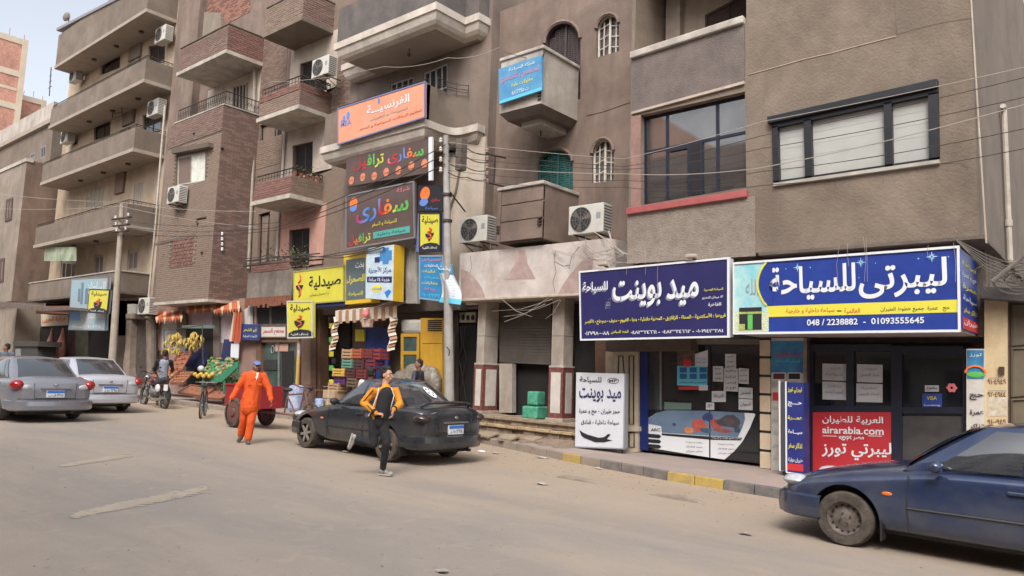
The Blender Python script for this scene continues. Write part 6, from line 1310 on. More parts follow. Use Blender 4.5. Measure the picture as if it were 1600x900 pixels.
def tray(q, Y, label, m_, fm, rows, cols, dz=.0, tilt=.35, name='fruit_tray', r_=.042):
    """slanted wooden tray of produce"""
    k = Q(q, Y); A, B = k.c[3], k.c[2]; Hh = k.c[0].z-k.c[3].z; t = thing(name, label, 'tray', A, group='slanted produce trays at the fruit shop')
    U = (B-A); V = Vector((0, Hh/tan(tilt)*.6 if tilt else .6, Hh))
    mb = MB(); mb.add([A, B, B+V, A+V, A-Vector((0, 0, .03)), B-Vector((0, 0, .03)), B+V-Vector((0, 0, .03)), A+V-Vector((0, 0, .03))], [(0, 1, 2, 3), (7, 6, 5, 4), (0, 4, 5, 1), (1, 5, 6, 2), (2, 6, 7, 3), (3, 7, 4, 0)]); mb.build('tray_board', m_, t)
    for a, b_ in ((A, B), (A, A+V), (B, B+V), (A+V, B+V)): mb = MB(); mb.cyl(a+Vector((0, 0, .03)), b_+Vector((0, 0, .03)), .022, n=4); mb.build('tray_rim', m_, t)
    rg = random.Random(label)
    for i in range(rows):
        for j in range(cols):
            c = A+U*((j+.5)/cols)+V*((i+.5)/rows)+Vector((rg.uniform(-.01, .01), 0, .03)); mb = MB(); mb.ell(c, (r_*rg.uniform(.8, 1.1), r_, r_*rg.uniform(.8, 1)), 7, 5); mb.build('fruit', fm[rg.randrange(len(fm))], t)
tw = M('tray_wood', (150, 96, 72), (120, 76, 58), .8, 8); tg = M('stand_green', (58, 134, 98), (48, 116, 84), .7, 4)
tray([(262, 552), (290, 552), (284, 580), (262, 582)], 12.7, 'steep wooden tray of mixed apples below the banana bunches', tw, fruit_m[:2], 4, 6, tilt=.9)
tray([(228, 580), (262, 580), (262, 596), (228, 596)], 12.3, 'low tray of oranges and bananas right behind the motorcycle', tw, [fruit_m[0], fruit_m[3]], 3, 7, tilt=.5)
tray([(266, 582), (286, 582), (286, 600), (266, 600)], 12.4, 'narrow tray of brown and orange fruit right of the man in the vest', tw, [fruit_m[4], fruit_m[0]], 4, 5, tilt=.6)
tray([(278, 602), (318, 606), (318, 620), (278, 614)], 12.0, 'slatted empty wooden pallet tray leaning at the pavement edge', tw, [fruit_m[4]], 1, 5, tilt=.35, r_=.02)
tray([(306, 607), (345, 610), (345, 624), (306, 622)], 11.95, 'second slatted wooden tray at the pavement edge beside the bicycle', tw, [fruit_m[1]], 1, 4, tilt=.35, r_=.02)
st = thing('market_stand', 'bright green slanted wooden market stand piled with green vegetables and melons', 'stand', W(340, 610, 12.2))
kk = Q([(320, 566), (372, 560), (372, 588), (326, 590)], 12.25)
def dia(a, b_, w_, m_, nm): mb = MB(); mb.cyl(a, b_, w_, n=4); mb.build(nm, m_, st)
A, B, C_, D_ = W(318, 586, 12.2), W(352, 588, 12.2), W(372, 566, 12.6), W(325, 564, 13.1)
mb = MB(); mb.add([A, B, C_, D_], [(0, 1, 2, 3)]); mb.build('table_top', tg, st)
mb = MB(); mb.px([(338, 590), (372, 564), (371, 574), (346, 597), (330, 597), (330, 590)], 12.15, .05); mb.build('side_board', tg, st)
for p_ in (A, B): dia(p_, Vector((p_.x, p_.y, gz(p_.x)+SW)), .035, tg, 'leg')
dia(C_, Vector((C_.x, C_.y, gz(C_.x)+SW)), .035, tg, 'leg')
veg = M('veg_green', (88, 112, 62), (124, 140, 84), .8, 9)
for i in range(46):
    u, v = rg.random(), rg.random(); c = A*(1-u)*(1-v)+B*u*(1-v)+C_*u*v+D_*(1-u)*v+Vector((0, 0, .05+.06*v)); mb = MB(); mb.ell(c, (rg.uniform(.05, .1), .06, rg.uniform(.04, .07)), 7, 5); mb.build('vegetable', [veg, veg, M('veg_pale', (170, 170, 120), (130, 140, 90), .8, 8), fruit_m[4]][i % 4], st)
for i in range(7): mb = MB(); c = W(305+i*4.5, 585+(i % 2)*3, 12.1); mb.ell(c, (.075, .075, .07), 9, 6); mb.build('melon', fruit_m[3], st)
mb = MB(); mb.ell(W(314, 576, 12.15), (.12, .1, .1), 10, 7); tag(mb.build('plastic_bag', M('bag_white', (200, 206, 206), (170, 180, 180), .5, 6)), 'small white plastic bag of produce set on the left of the green stand', 'bag')
for i in range(3):
    mb = MB()
    for j in range(90):
        c = W(350+rg.gauss(0, 7)+i*8, 600+rg.gauss(0, 5)-i*3, 12.3); a = rg.uniform(0, 6); s_ = .07; d_ = Vector((cos(a), sin(a), rg.uniform(-.6, 1)))*s_; e = Vector((-sin(a), cos(a), .3))*s_*.4; mb.add([c-d_, c+e, c+d_, c-e], [(0, 1, 2, 3)])
    mb.build('leafy_greens', M('greens2', (70, 98, 54), (96, 120, 66), .8, 8), st, kind='stuff')
# ------------------------------------------------------------------ building 2: long balconies
Y2 = 13.0; Y2w = 14.3
b2 = thing('balcony_apartment_building', 'tall cream apartment building with four long beige balconies stacked above the butcher shop', 'building', (-36, Y2w, gz(-36)))
X2L = W(106, 150, Y2w).x; X2R = LX-1.0
Z2T = W(229, -32, 13.0).z
Wq = [Q(q, Y2w) for q in ([(158, 98), (188, 86), (187, 106), (157, 118)], [(232, 72), (258, 68), (257, 98), (232, 100)], [(147, 196), (173, 188), (172, 212), (146, 220)], [(223, 180), (252, 178), (250, 206), (222, 208)], [(136, 297), (162, 291), (160, 325), (134, 330)], [(210, 288), (224, 284), (222, 318), (208, 320)], [(147, 399), (162, 397), (160, 430), (146, 432)], [(200, 392), (216, 389), (214, 422), (198, 424)], [(96, 408), (118, 410), (116, 434), (94, 436)], [(118, 116), (134, 110), (133, 124), (117, 132)], [(115, 206), (122, 203), (121, 225), (114, 228)])]
wallpoly([(X2L, 2.8), (X2R, 2.8), (X2R, Z2T), (X2L, Z2T)], [q.out() for q in Wq], Y2w, .3).build('wall', M('wall2', (184, 164, 140), (170, 151, 130), .9, .8, .2, 20, streak=.35), b2)
MB().box(X2L, Y2w+.302, -.3, X2R, Y2w+8, Z2T).build('rear_block', plas2, b2)
MB().box(W(262, 200, Y2w-.3).x, Y2w-.3, 2.8, X2R+.02, Y2w-.002, Z2T-.2).build('corner_pier', plas5b, b2)
for i, q in enumerate(Wq):
    if i in (4, 5): shutter(b2, q, Y2w, 4, M('shutter_pale', (172, 160, 146), None, .8), back=-.02, name='shutter')
    elif i in (6, 7): window(b2, q, Y2w, [.5], [], M('frame2', (150, 136, 124), None, .8), M('pane_brown', (96, 80, 74), None, .5), back=.04, fw=.12)
    elif i == 8: window(b2, q, Y2w, [.3, .7], [], whitep, glass, back=.04, fw=.1)
    else: window(b2, q, Y2w, [.5], [], woodd, glass, back=.08, fw=.08)
for (a, b_, c, m_) in ((205, 222, 60, plas2), (195, 212, 160, plas2), (183, 196, 265, M('pier_brown', (120, 100, 86), None, .95))):
    p0 = W(a, c, Y2w-.05); p1 = W(b_, c, Y2w-.05); MB().box(p0.x, Y2w-.1, p0.z-1.2, p1.x, Y2w-.001, p0.z+1.9).build('pier', m_, b2)
brm = plas2
bz = []
for (lb_, co, ct, rl) in (((88, 90), (229, 19), -40, 0), ((79, 182), (225, 129), 93, .16), ((65, 280), (208, 237), 200, .16), ((54, 380), (196, 356), 318, .16)):
    X = balcony(b2, lb_, co, ct, Y2, Y2w, None, slab=.16, brick=False, wall=brm, slabm=M('slab2', (160, 148, 136), (144, 132, 120), .95, 2, .2, 20), rail=rl or None, over=.04)
    bz.append(X)
    for j in range(3):
        x = X[0]+(X[1]-X[0])*(.3+.25*j); mb = MB(); mb.cyl((x, Y2+.7, X[2]-.07), (x, Y2+.7, X[2]-.001), .11, n=10); mb.build('ceiling_lamp', iron, b2)
MB().px([(88, 48), (229, -25), (229, -29), (88, 44)], Y2-.06, .3).build('parapet_cap', M('cap_grey', (130, 128, 132), None, .7), b2)
X = balcony(b2, (43, 470), (183, 458), 424, Y2, Y2w, None, slab=.1, brick=False, wall=brm, slabm=concrete_d, over=.0, coping=whitetrim)
for (x, y, lb_, s_) in ((250, 53, 'air conditioner high under the topmost balcony soffit of the cream building', 1.2), (113, 118, 'weathered air conditioner at the left end of the uppermost open balcony', 1.1), (238, 168, 'air conditioner above the second balcony near the drain pipe', 1.25), (100, 213, 'dark air conditioner at the left end of the second balcony', 1.2)): ac_unit(x, y, Y2w-.55, lb_, s_, bracket=False)
ac_unit(224, 478, 12.9, 'white air conditioner over the narrow doorway left of the fruit shop', 1.15)
mb = MB(); mb.tube([W(258, 165, Y2-.0), W(252, 235, Y2), W(244, 340, Y2), W(232, 470, Y2)], .045, 6); mb.build('drain_pipe', whitetrim, b2)
mb = MB()
for a, b_ in (((175, 170), (192, 167)), ((176, 178), (192, 175)), ((175, 168), (176, 184)), ((190, 165), (191, 182)), ((168, 178), (182, 170))): mb.cyl(W(*a, Y2+.8), W(*b_, Y2+.8), .02, n=4)
mb.build('drying_rack', iron, b2)
k = Q([(69, 386), (118, 386), (118, 408), (69, 408)], Y2+.2); mb = MB(); k.bar(mb, 0, 0, 1, 1, Y2+.2, Y2+.24); tag(mb.build('awning_sheet', M('sheet_green', (168, 178, 158), (112, 120, 88), .8, 1.5)), 'faded green and white sheet hung below the lowest long balcony', 'sheet')
ds = thing('satellite_dish', 'small satellite dish on a short mast on the roof parapet of the cream building', 'satellite dish', W(107, 42, Y2+.2))
c = W(107, 28, Y2+.2); mb = MB(); mb.lathe([(.0, 0), (.1, .02), (.19, .06), (.25, .12)], c, (-.6, -.5, .4), 18); mb.build('dish', M('dish_pale', (200, 196, 186), (170, 150, 120), .6, 3), ds, smooth=True); MB().cyl(c, c-Vector((0, -.1, .6)), .03, n=6).build('mast', iron, ds)
an = thing('antenna', 'thin rusty television aerial standing against the sky left of the cream building', 'antenna', W(77, 148, Y2+.3))
mb = MB(); a = W(77, 150, Y2+.3); b_ = W(80, 105, Y2+.3); mb.cyl(a, b_, .025, n=5)
for i in range(4): c = a+(b_-a)*(.3+i*.2); mb.cyl(c-Vector((.25-.05*i, 0, 0)), c+Vector((.25-.05*i, 0, 0)), .015, n=4)
mb.build('mast', iron, an)
# street level of building 2: butcher, advert boards, doorway
bu = thing('butcher_shop', 'dark butcher shop front with hanging meat and a red lettered cream sign', 'shop', (-40, 13.8, gz(-40)+SW))
F(-20, 470, 240, 640, M('wall_ground', (122, 108, 98), (100, 88, 80), .95, 2, .3, 20), 'wall', bu, Y2w+.0, .2)
F(62, 488, 108, 600, darkin, 'shop_opening', bu, Y2w-.04, .02); F(120, 515, 172, 600, darkin, 'shop_opening', bu, Y2w-.05, .02); F(118, 516, 138, 600, M('olive_panel', (92, 92, 70), (60, 60, 50), .6, 4), 'glass_case', bu, Y2w-.07, .02); F(106, 516, 118, 600, M('maroon_door', (74, 44, 42), None, .8), 'maroon_door', bu, Y2w-.07, .02)  # glass case is a flat mottled olive panel
F(56, 478, 114, 490, M('awning_rust', (126, 70, 60), (150, 110, 90), .8, 8), 'rusty_awning', bu, 13.2, .9)
k = Q([(64, 491), (106, 488), (106, 508), (64, 510)], Y2w-.15); mb = MB(); k.bar(mb, 0, 0, 1, 1, Y2w-.15, Y2w-.08); o = mb.build('sign_panel', M('sign_cream2', (190, 176, 150), None, .7), bu); tk('جزارة العربى', k, o, .06, .25, .94, .75, lred, .02)
F(18, 510, 36, 560, M('door_beige', (150, 132, 114), None, .8), 'beige_door', bu, Y2w-.04, .02)
meat = M('meat', (196, 104, 96), (220, 170, 156), .5, 7)
for i, (x, y) in enumerate(((79, 540), (96, 540))):
    mb = MB(); c = W(x, y, 13.9); mb.tube([c+Vector((0, 0, .85)), c+Vector((.02, 0, .5)), c+Vector((-.05, 0, .1)), c+Vector((-.12, 0, -.4)), c+Vector((-.18, 0, -.75))], [.04, .1, .2, .26, .12], 10)
    tag(mb.build('meat_carcass', meat, smooth=True), ('left' if i == 0 else 'right')+' hanging pink carcass in the butcher shop window', 'meat')
t, k = board('large faded blue grey advertising board with mosque picture over the shop openings', [(112, 436), (169, 433), (164, 516), (107, 515)], 12.7, M('faded_blue', (132, 172, 184), (158, 158, 160), .6, .9), .12, M('frame_g3', (120, 122, 126), None, .6))
mb = MB(); k.bar(mb, .02, .18, .3, .4, 12.69, 12.7); mb.build('blue_patch', M('patch_b', (88, 140, 200), None, .6), t)
for (u, v, w_, h_) in ((.22, .55, .06, .25), (.3, .5, .06, .42), (.42, .5, .08, .3)): mb = MB(); k.bar(mb, u, v, u+w_, v+h_, 12.688, 12.698); mb.build('minaret_print', M('print_slate', (96, 118, 134), None, .6), t)
tk('السلطان', k, t, .45, .7, .95, .92, lwhite); tk('للعقارات و المقاولات', k, t, .55, .2, .95, .3, lwhite); tk('٠١٠٠٢٣٤ المحلة', k, t, .1, .04, .9, .1, lwhite)
t, k = board('yellow pharmacy sign fixed to the concrete pole in front of the faded board', [(140, 452), (171, 453), (167, 490), (137, 488)], 12.3, ym, .12, lblack, side=M('frame_grey', ())); pharm(t, k)
dw = thing('doorway', 'tall narrow doorway with tapered grey posts and a dark wooden door', 'doorway', (W(215, 600, 13.6).x, 13.6, gz(-32)+SW))
pg = M('post_concrete', (140, 126, 114), (116, 102, 92), .95, 4, .3, 30)
F(196, 490, 238, 498, pg, 'lintel', dw, 13.4, .5, bevel=.02); F(206, 498, 230, 620, M('door_old', (84, 74, 66), (64, 54, 50), .9, 6), 'door', dw, 13.7, .05)
for x0, x1, s_ in ((197, 205, -1), (228, 236, 1)):
    mb = MB(); mb.px([(x0, 498), (x1, 498), (x1+2*s_, 540), (x1+6*s_*.5, 575), (x1+2, 625), (x0+2, 625), (x0+6*s_*.5-2, 570), (x0+2*s_*.4, 540)], 13.45, .3); mb.build('post', pg, dw)
F(199, 475, 212, 490, M('ac_old', (150, 146, 138), None, .7), 'old_cooler', dw, 13.0, .3)
F(236, 497, 240, 620, concrete_d, 'pipe', dw, 13.4, .1)
t = thing('street_box', 'dark covered vending cart standing behind the parked cars', 'cart', W(35, 580, 12.6)); F(22, 540, 58, 580, M('cart_dark', (44, 44, 46), (60, 58, 56), .7, 4), 'body', t, 12.6, .8, bevel=.02); F(20, 533, 60, 541, M('cart_roof', (60, 56, 52), None, .8), 'roof', t, 12.5, 1.0); F(24, 545, 32, 575, M('cart_pane', (120, 126, 124), None, .3), 'pane', t, 12.58, .02)
# ------------------------------------------------------------------ building 1, at the left edge, and far buildings
Y1 = 12.8
b1 = thing('sand_apartment_building', 'sand coloured rendered building at the left edge with one barred window', 'building', (-46, Y1, gz(-46)))
X1R = W(33, 330, Y1).x; z1t = W(42, 249, Y1).z; z1b = W(20, 470, Y1).z
q1 = [Q([(11, 312), (21, 309), (19, 343), (9, 347)], Y1), Q([(-2, 405), (8, 403), (6, 440), (-4, 442)], Y1)]
wallpoly([(X1R-14, z1b), (X1R, z1b), (X1R, z1t), (X1R-14, z1t)], [q.out() for q in q1], Y1, .3).build('wall', plas1, b1)
MB().box(X1R-14, Y1+.302, -.3, X1R, Y1+9, z1t).build('rear_block', plas1, b1); MB().box(X1R, Y1+.01, z1b, X1R+.012, Y1+9, z1t-.05).build('side_wall', M('side_brown', (132, 112, 98), (118, 98, 86), .95, 1, .3, 20, streak=.5), b1)
MB().box(X1R-14, Y1-.06, z1t-.12, X1R+.07, Y1+.3, z1t+.06).build('coping', whitetrim, b1)
for q in q1: window(b1, q, Y1, [.5], [], M('bar_brown', (84, 66, 60), None, .8), M('pane_greybrown', (110, 96, 90), None, .5), back=-.05, fw=.16)
mb = MB(); mb.box(X1R-12, Y1+.6, -.3, X1R-.3, Y1+.9, z1b); mb.build('ground_wall', plas1, b1)
mb = MB(); mb.px([(-10, 478), (70, 486), (110, 484), (110, 480), (70, 480), (-10, 470)], 12.0, 1.0); tag(mb.build('shop_canopy', M('canopy_scrap', (110, 98, 90), (80, 70, 64), .9, 4)), 'ragged low canopy of sheets and poles over the pavement at the left edge', 'canopy')
bb = thing('beige_apartment_building', 'beige building with corniced parapet showing between the cream and sand buildings', 'building', (W(55, 240, 14.6).x, 14.6, 0))
k = Q([(33, 222), (80, 185), (80, 262), (33, 280)], 14.6); q_ = [Q([(48, 240), (55, 237), (54, 247), (47, 250)], 14.6), Q([(64, 229), (72, 226), (71, 246), (63, 249)], 14.6)]
xx0, xx1 = W(33, 250, 14.6).x-8, W(80, 230, 14.6).x; zt = k.p(.6, 1).z
wallpoly([(xx0, 5), (xx1, 5), (xx1, zt), (xx0, zt)], [q.out() for q in q_], 14.6, .3).build('wall', plas2, bb); MB().box(xx0, 14.902, 0, xx1, 24, zt).build('rear_block', plas2, bb)
MB().box(xx0, 14.4, zt-.15, xx1, 14.9, zt+.1).build('cornice', M('slab2', ()), bb); MB().box(xx0, 14.5, zt+.1, xx1, 14.7, zt+1.1).build('parapet', box5b, bb)
for q in q_: window(bb, q, 14.6, [.5], [], M('frame_grey2', (120, 116, 116), None, .8), darkin2, back=.0, fw=.12)
# distant unfinished red brick tower: faces the camera, concrete frame with brick panels
dA = W(34, 150, 34); hr = thing('unfinished_tower', 'distant unfinished red brick tower with pale concrete frame and rebar on its roof', 'building', (dA.x, dA.y, 0))
ub = M('tower_brick_hazed', (206, 156, 138), (176, 128, 112), .95, 5, .6, 14, streak=.3); uc = M('tower_concrete_hazed', (206, 192, 172), (192, 178, 158), .95, 1, .2, 10)  # both colours paled to carry the distance haze and sunlight
uY = 34.0
def tower(px_, py_, Xf, wdt, floors, dep):
    """the face seen looks towards +x and lies on plane x = Xf; its far edge is at the photo point"""
    e = WX(px_, py_, Xf); Y1 = e.y; zt = e.z; fh = 3.1; n = 4; bw_ = wdt/n
    MB().box(Xf-dep, Y1-wdt+.1, 0, Xf-.15, Y1-.1, zt-.2).build('core', ub, hr)
    for f_ in range(floors):
        z = zt-f_*fh; MB().box(Xf-dep, Y1-wdt, z-.55, Xf, Y1, z).build('floor_beam', uc, hr)
        if f_ % 2 == 1: MB().box(Xf-.14, Y1-wdt, z-1.9, Xf-.03, Y1-.5, z-1.65).build('thin_beam', uc, hr)
        for c_ in range(n): MB().box(Xf-.14, Y1-(c_+1)*bw_+.5, z-fh+.003, Xf-.06, Y1-c_*bw_-.003, z-.553).build('brick_infill', ub, hr)
    for c_ in range(n+1): y = Y1-c_*bw_; MB().box(Xf-.5, y-.45 if c_ == 0 else y, 0, Xf+.03, y if c_ == 0 else y+.5, zt+.02).build('pillar', uc, hr)
    for c_ in range(18): y = Y1-.3-c_*wdt/18; MB().cyl((Xf-.2, y, zt), (Xf-.2, y+.05*((c_ % 3)-1), zt+.5+.25*(c_ % 2)), .03, n=4).build('rebar', M('rebar', (176, 120, 100), None, .9), hr)
tower(45, 64, -78, 22, 11, 12)
tower(73, 158, -86, 16, 9, 12)
# concrete pole in front of the cream building
cpole = thing('utility_pole', 'slim concrete utility pole with wooden crossarms in front of the faded advertising board', 'pole', (W(177, 580, 11.9).x, 11.9, gz(-34)+SW))
a = W(177, 586, 11.9); b_ = W(191, 318, 11.9); a = Vector((a.x-.1, 11.9, gz(a.x))); mb = MB(); mb.tube([a, a+(b_-a)*.5, b_], [.15, .12, .08], 10); mb.build('shaft', concrete, cpole, smooth=40)
for i, y in enumerate((341, 352, 362)):
    c = W(190-i*.6, y, 11.8); mb = MB(); mb.cyl(c-Vector((.6-.1*i, .1, 0)), c+Vector((.6-.1*i, .1, 0)), .04, n=5); mb.build('crossarm', woodd, cpole)
    for s_ in (-.5, .5): mb = MB(); insul(mb, c+Vector((s_*(1-.15*i), .05*s_, .06)), .9); mb.build('insulator', lwhite, cpole)
# ------------------------------------------------------------------ cars
tyre_m = M('tyre', (46, 43, 41), (96, 86, 76), .9, 8, .3, 50); chrome = M('chrome', (170, 170, 172), None, .25, metal=.9); rimsteel = M('rim_rusty', (120, 112, 106), (86, 74, 66), .6, 14, .3, 40, metal=.2)
rimalloy = M('rim_alloy', (172, 168, 160), (140, 134, 126), .4, 6, metal=.4); rimcap = M('rim_cap', (150, 152, 154), (120, 120, 120), .4, 6); blackp = M('black_plastic', (28, 28, 30), (52, 48, 46), .6, 6)
cglass = M('car_glass', (46, 50, 56), (60, 62, 66), .07, 2, spec=1.0, coat=1.0); lampred = M('lamp_red', (150, 20, 24), None, .15, coat=.6); lampclr = M('lamp_clear', (196, 198, 200), (150, 152, 156), .12, 12, coat=.6); lampamb = M('lamp_amber', (214, 110, 40), None, .2, coat=.4)
platew = M('plate_white', (206, 210, 214), None, .5); plateb = M('plate_blue', (50, 110, 190), None, .5)
def wheel(par, x, y, r, side, rim, kind):
    """side = -1: outer face towards -y"""
    t_ = bpy.data.objects.new('wheel', None); COL.objects.link(t_); t_.parent = par; t_.location = (x, y, r); wd = .19; s = side
    mb = MB(); mb.lathe([(r*.62, wd/2), (r*.93, wd/2), (r, wd*.32), (r, -wd*.32), (r*.93, -wd/2), (r*.62, -wd/2), (r*.62, wd/2)], (x, y, r), (0, s, 0), 32); mb.build('tyre', tyre_m, t_, smooth=50)
    mb = MB(); mb.lathe([(r*.63, wd*.42), (r*.6, wd*.46), (r*.56, wd*.3), (r*.5, wd*.16), (r*.3, wd*.2), (r*.18, wd*.3), (0, wd*.32)] if kind != 'alloy' else [(r*.64, wd*.46), (r*.6, wd*.48), (r*.58, wd*.1), (0, wd*.0)], (x, y, r), (0, s, 0), 32); mb.build('rim', rim if kind != 'alloy' else blackp, t_, smooth=40)
    mb = MB()
    if kind == 'steel':
        for i in range(14): a = i*2*pi/14; c = Vector((x+cos(a)*r*.49, y+s*wd*.19, r+sin(a)*r*.49)); mb.cyl(c, c+Vector((0, s*.012, 0)), r*.045, n=8)
        mb.build('vent_hole', darkin, t_); mb = MB()
        for i in range(4): a = i*pi/2+.4; c = Vector((x+cos(a)*r*.2, y+s*wd*.27, r+sin(a)*r*.2)); mb.cyl(c, c+Vector((0, s*.02, 0)), r*.035, n=6)
        mb.build('wheel_nut', iron, t_)
    elif kind == 'alloy':
        for i in range(6):
            a = i*pi/3+.2; d = Vector((cos(a), 0, sin(a))); e = Vector((-sin(a), 0, cos(a))); c = Vector((x, y+s*wd*.36, r)); o_ = Vector((0, s*.02, 0))
            q = [c+e*r*.11, c-e*r*.11, c+d*r*.6-e*r*.07, c+d*r*.6+e*r*.07]; mb.extr(q, o_*(1 if s > 0 else 1))
        mb.cyl((x, y+s*wd*.34, r), (x, y+s*wd*.5, r), r*.17, n=14); mb.build('spoke', rim, t_)
    else:
        for i in range(9): a = i*2*pi/9; c = Vector((x+cos(a)*r*.4, y+s*wd*.27, r+sin(a)*r*.4)); mb.cyl(c, c+Vector((0, s*.01, 0)), r*.06, n=7)
        mb.build('vent_hole', darkin, t_)
    return t_
def make_car(label, paint, L=4.2, Wd=1.68, H=1.42, wb=2.5, fo=.74, r=.29, kind='steel', rim=None, spoiler=False, tail='lanos', front=True, plate='٧٥ط٨٤٥', sx=1.0, ind=True):
    t = thing('parked_car', label, 'car', (0, 0, 0)); h = Wd/2; belt = .62*H+.02; rim = rim or rimsteel
    st = [  # x, half width, bottom, shoulder z, top z
        (0.0, .60*h, .34, .50, .56), (.05, .80*h, .25, .56, .62), (.22, .93*h, .20, .64, .70), (.55, .985*h, .19, .72, .80), (1.0, h, .19, .79, .89), (1.32, h, .19, .84, .945), (1.7, h, .19, belt, belt+.05),
        (2.4, h, .19, belt+.01, belt+.05), (L-1.05, h, .19, belt+.03, belt+.07), (L-.6, .99*h, .20, belt+.05, belt+.13), (L-.25, .955*h, .23, belt+.06, belt+.13), (L-.06, .86*h, .30, belt-.0, belt+.07), (L, .74*h, .36, belt-.14, belt-.08)]
    mb = MB(); rings = []
    for x, w_, zb, zs, zt in st:
        half = [(0, zb), (.7*w_, zb), (.94*w_, zb+.04), (w_*.99, zb+.2), (w_*1.005, .5*(zb+zs)+.03), (.985*w_, zs-.05), (.94*w_, zs), (.62*w_, zt-.012), (0, zt)]
        ring = [(x, -y, z) for y, z in half]+[(x, y, z) for y, z in half[-2:0:-1]]; rings.append(ring)
    n = len(rings[0]); v = [p for q in rings for p in q]; f = [(i*n+j, (i+1)*n+j, (i+1)*n+(j+1) % n, i*n+(j+1) % n) for i in range(len(rings)-1) for j in range(n)]
    f += [list(range(n)), [(len(rings)-1)*n+j for j in range(n)][::-1]]
    mb.add(v, f); o = mb.build('body', [paint, blackp], t, smooth=True)
    bm = bmesh.new(); bm.from_mesh(o.data); bmesh.ops.recalc_face_normals(bm, faces=bm.faces); bm.to_mesh(o.data); bm.free()
    sd = o.modifiers.new('s', 'SUBSURF'); sd.levels = sd.render_levels = 2
    axf, axr = fo, fo+wb; cut = MB()
    for ax in (axf, axr):
        for s in (-1, 1): cut.cyl((ax, s*(h+.15), r+.02), (ax, s*(h-.26), r+.02), r+.055, n=32)
    co = cut.build('cutter', blackp); bo = o.modifiers.new('b', 'BOOLEAN'); bo.object = co; bo.operation = 'DIFFERENCE'; bo.solver = 'EXACT'
    dg = bpy.context.evaluated_depsgraph_get(); me = bpy.data.meshes.new_from_object(o.evaluated_get(dg)); o.modifiers.clear(); o.data = me; me.name = 'body'
    bpy.data.objects.remove(co)
    me.polygons.foreach_set('use_smooth', [True]*len(me.polygons)); me.set_sharp_from_angle(angle=radians(35))
    for ax in (axf, axr):
        for s in (-1, 1): wheel(t, ax, s*(h-.105), r, s, rim, kind)
    # greenhouse patches
    A = (1.28, .84*h, belt-.03); Am = (1.28, 0, belt+.08); a = (2.02, .62*h, H-.035); B = (2.35, .86*h, belt+.04); b_ = (2.42, .64*h, H-.005); C_ = (L-.6, .80*h, belt+.02); c = (L-1.4, .62*h, H-.03)
    m = lambda p: (p[0], -p[1], p[2]); Aw = (1.42, .86*h, belt+.03); Cw = (L-.75, .82*h, belt+.08)
    faces = {'ws': ([A, m(A), m(a), a], (-.10, 0, .035)), 'rw': ([m(C_), C_, c, m(c)], (.08, 0, .04)), 'roof': ([a, m(a), m(c), c], (0, 0, .045))}
    g = MB()
    for k_, (P, bu) in faces.items(): g.patch(P, 10, 10, bu)
    for s in (1, -1):
        f_ = (lambda p: p) if s > 0 else m
        g.patch([f_(A), f_(C_), f_(c), f_(a)], 12, 6, (0, s*.085, 0))
    g.build('roof_shell', paint, t, smooth=50)
    gl = MB(); gl.patch(*[faces['ws'][0], 8, 8, faces['ws'][1]], u=(.05, .95), v=(.05, .93), off=(-.012, 0, .012)); gl.build('windscreen', cglass, t, smooth=True)
    gl = MB(); gl.patch(faces['rw'][0], 8, 8, faces['rw'][1], u=(.06, .94), v=(.1, .92), off=(.012, 0, .012)); rwn = gl.build('rear_window', cglass, t, smooth=True)
    for s in (1, -1):
        f_ = (lambda p: p) if s > 0 else m
        P = [f_(A), f_(C_), f_(c), f_(a)]
        for u0, u1, nm in ((.09, .44, 'front_side_window'), (.465, .80, 'rear_side_window'), (.815, .90, 'quarter_window')):
            mb = MB(); 
            vs = []
            for i in range(7):
                for j in range(7):
                    v_ = .1+.82*j/6; uu0 = u0+(0.06*(v_) if nm[0] == 'f' else 0); uu1 = u1-(.0 if nm[0] != 'q' else 0); u = uu0+(uu1-uu0)*i/6
                    p = Vector(P[0])*(1-u)*(1-v_)+Vector(P[1])*u*(1-v_)+Vector(P[2])*u*v_+Vector(P[3])*(1-u)*v_+Vector((0, s*.085, 0))*((16*u*v_*(1-u)*(1-v_))**.6)+Vector((0, s*.012, .002)); vs.append(p)
            mb.add(vs, [(i*7+j, i*7+7+j, i*7+8+j, i*7+j+1) for i in range(6) for j in range(6)]); mb.build(nm, cglass, t, smooth=True)
        # doors: seams, handles, rub strip, sill
        for x in (1.36, 2.42, L-1.0):
            mb = MB(); mb.tube([(x, s*(h+.002), .26), (x-.02, s*(h+.004), .5), (x+.0, s*(h-.01), belt-.06)], .006, 4); mb.build('door_seam', blackp, t)
        for x in (2.2, 3.1): mb = MB(); mb.box(x, s*(h-.01), belt-.14, x+.17, s*(h+.02), belt-.105); mb.build('door_handle', paint if kind != 'alloy' else blackp, t, bevel=.01)
        mb = MB(); mb.tube([(1.35, s*(h+.003), .5), (L-1.0, s*(h+.003), .51)], .014, 5); mb.build('rub_strip', blackp, t)
        mb = MB(); mb.ell((1.62, s*(h+.07), belt+.06), (.07, .09, .065), 12, 8); mb.cyl((1.62, s*(h-.06), belt+.02), (1.62, s*(h+.05), belt+.05), .025, n=6); mb.build('wing_mirror', blackp if kind == 'alloy' else paint, t, smooth=True)
        if ind: mb = MB(); mb.ell((1.16, s*(h-.002), .62), (.05, .012, .022), 10, 6); mb.build('side_indicator', lampamb, t)
        # lamps
        mb = MB(); mb.ell((.17, s*.72*h, .62), (.15, .15, .07), 14, 8, rot=Matrix.Rotation(s*.5, 3, 'Z')); mb.build('headlight', lampclr, t, smooth=True)
        zt_ = belt-.08
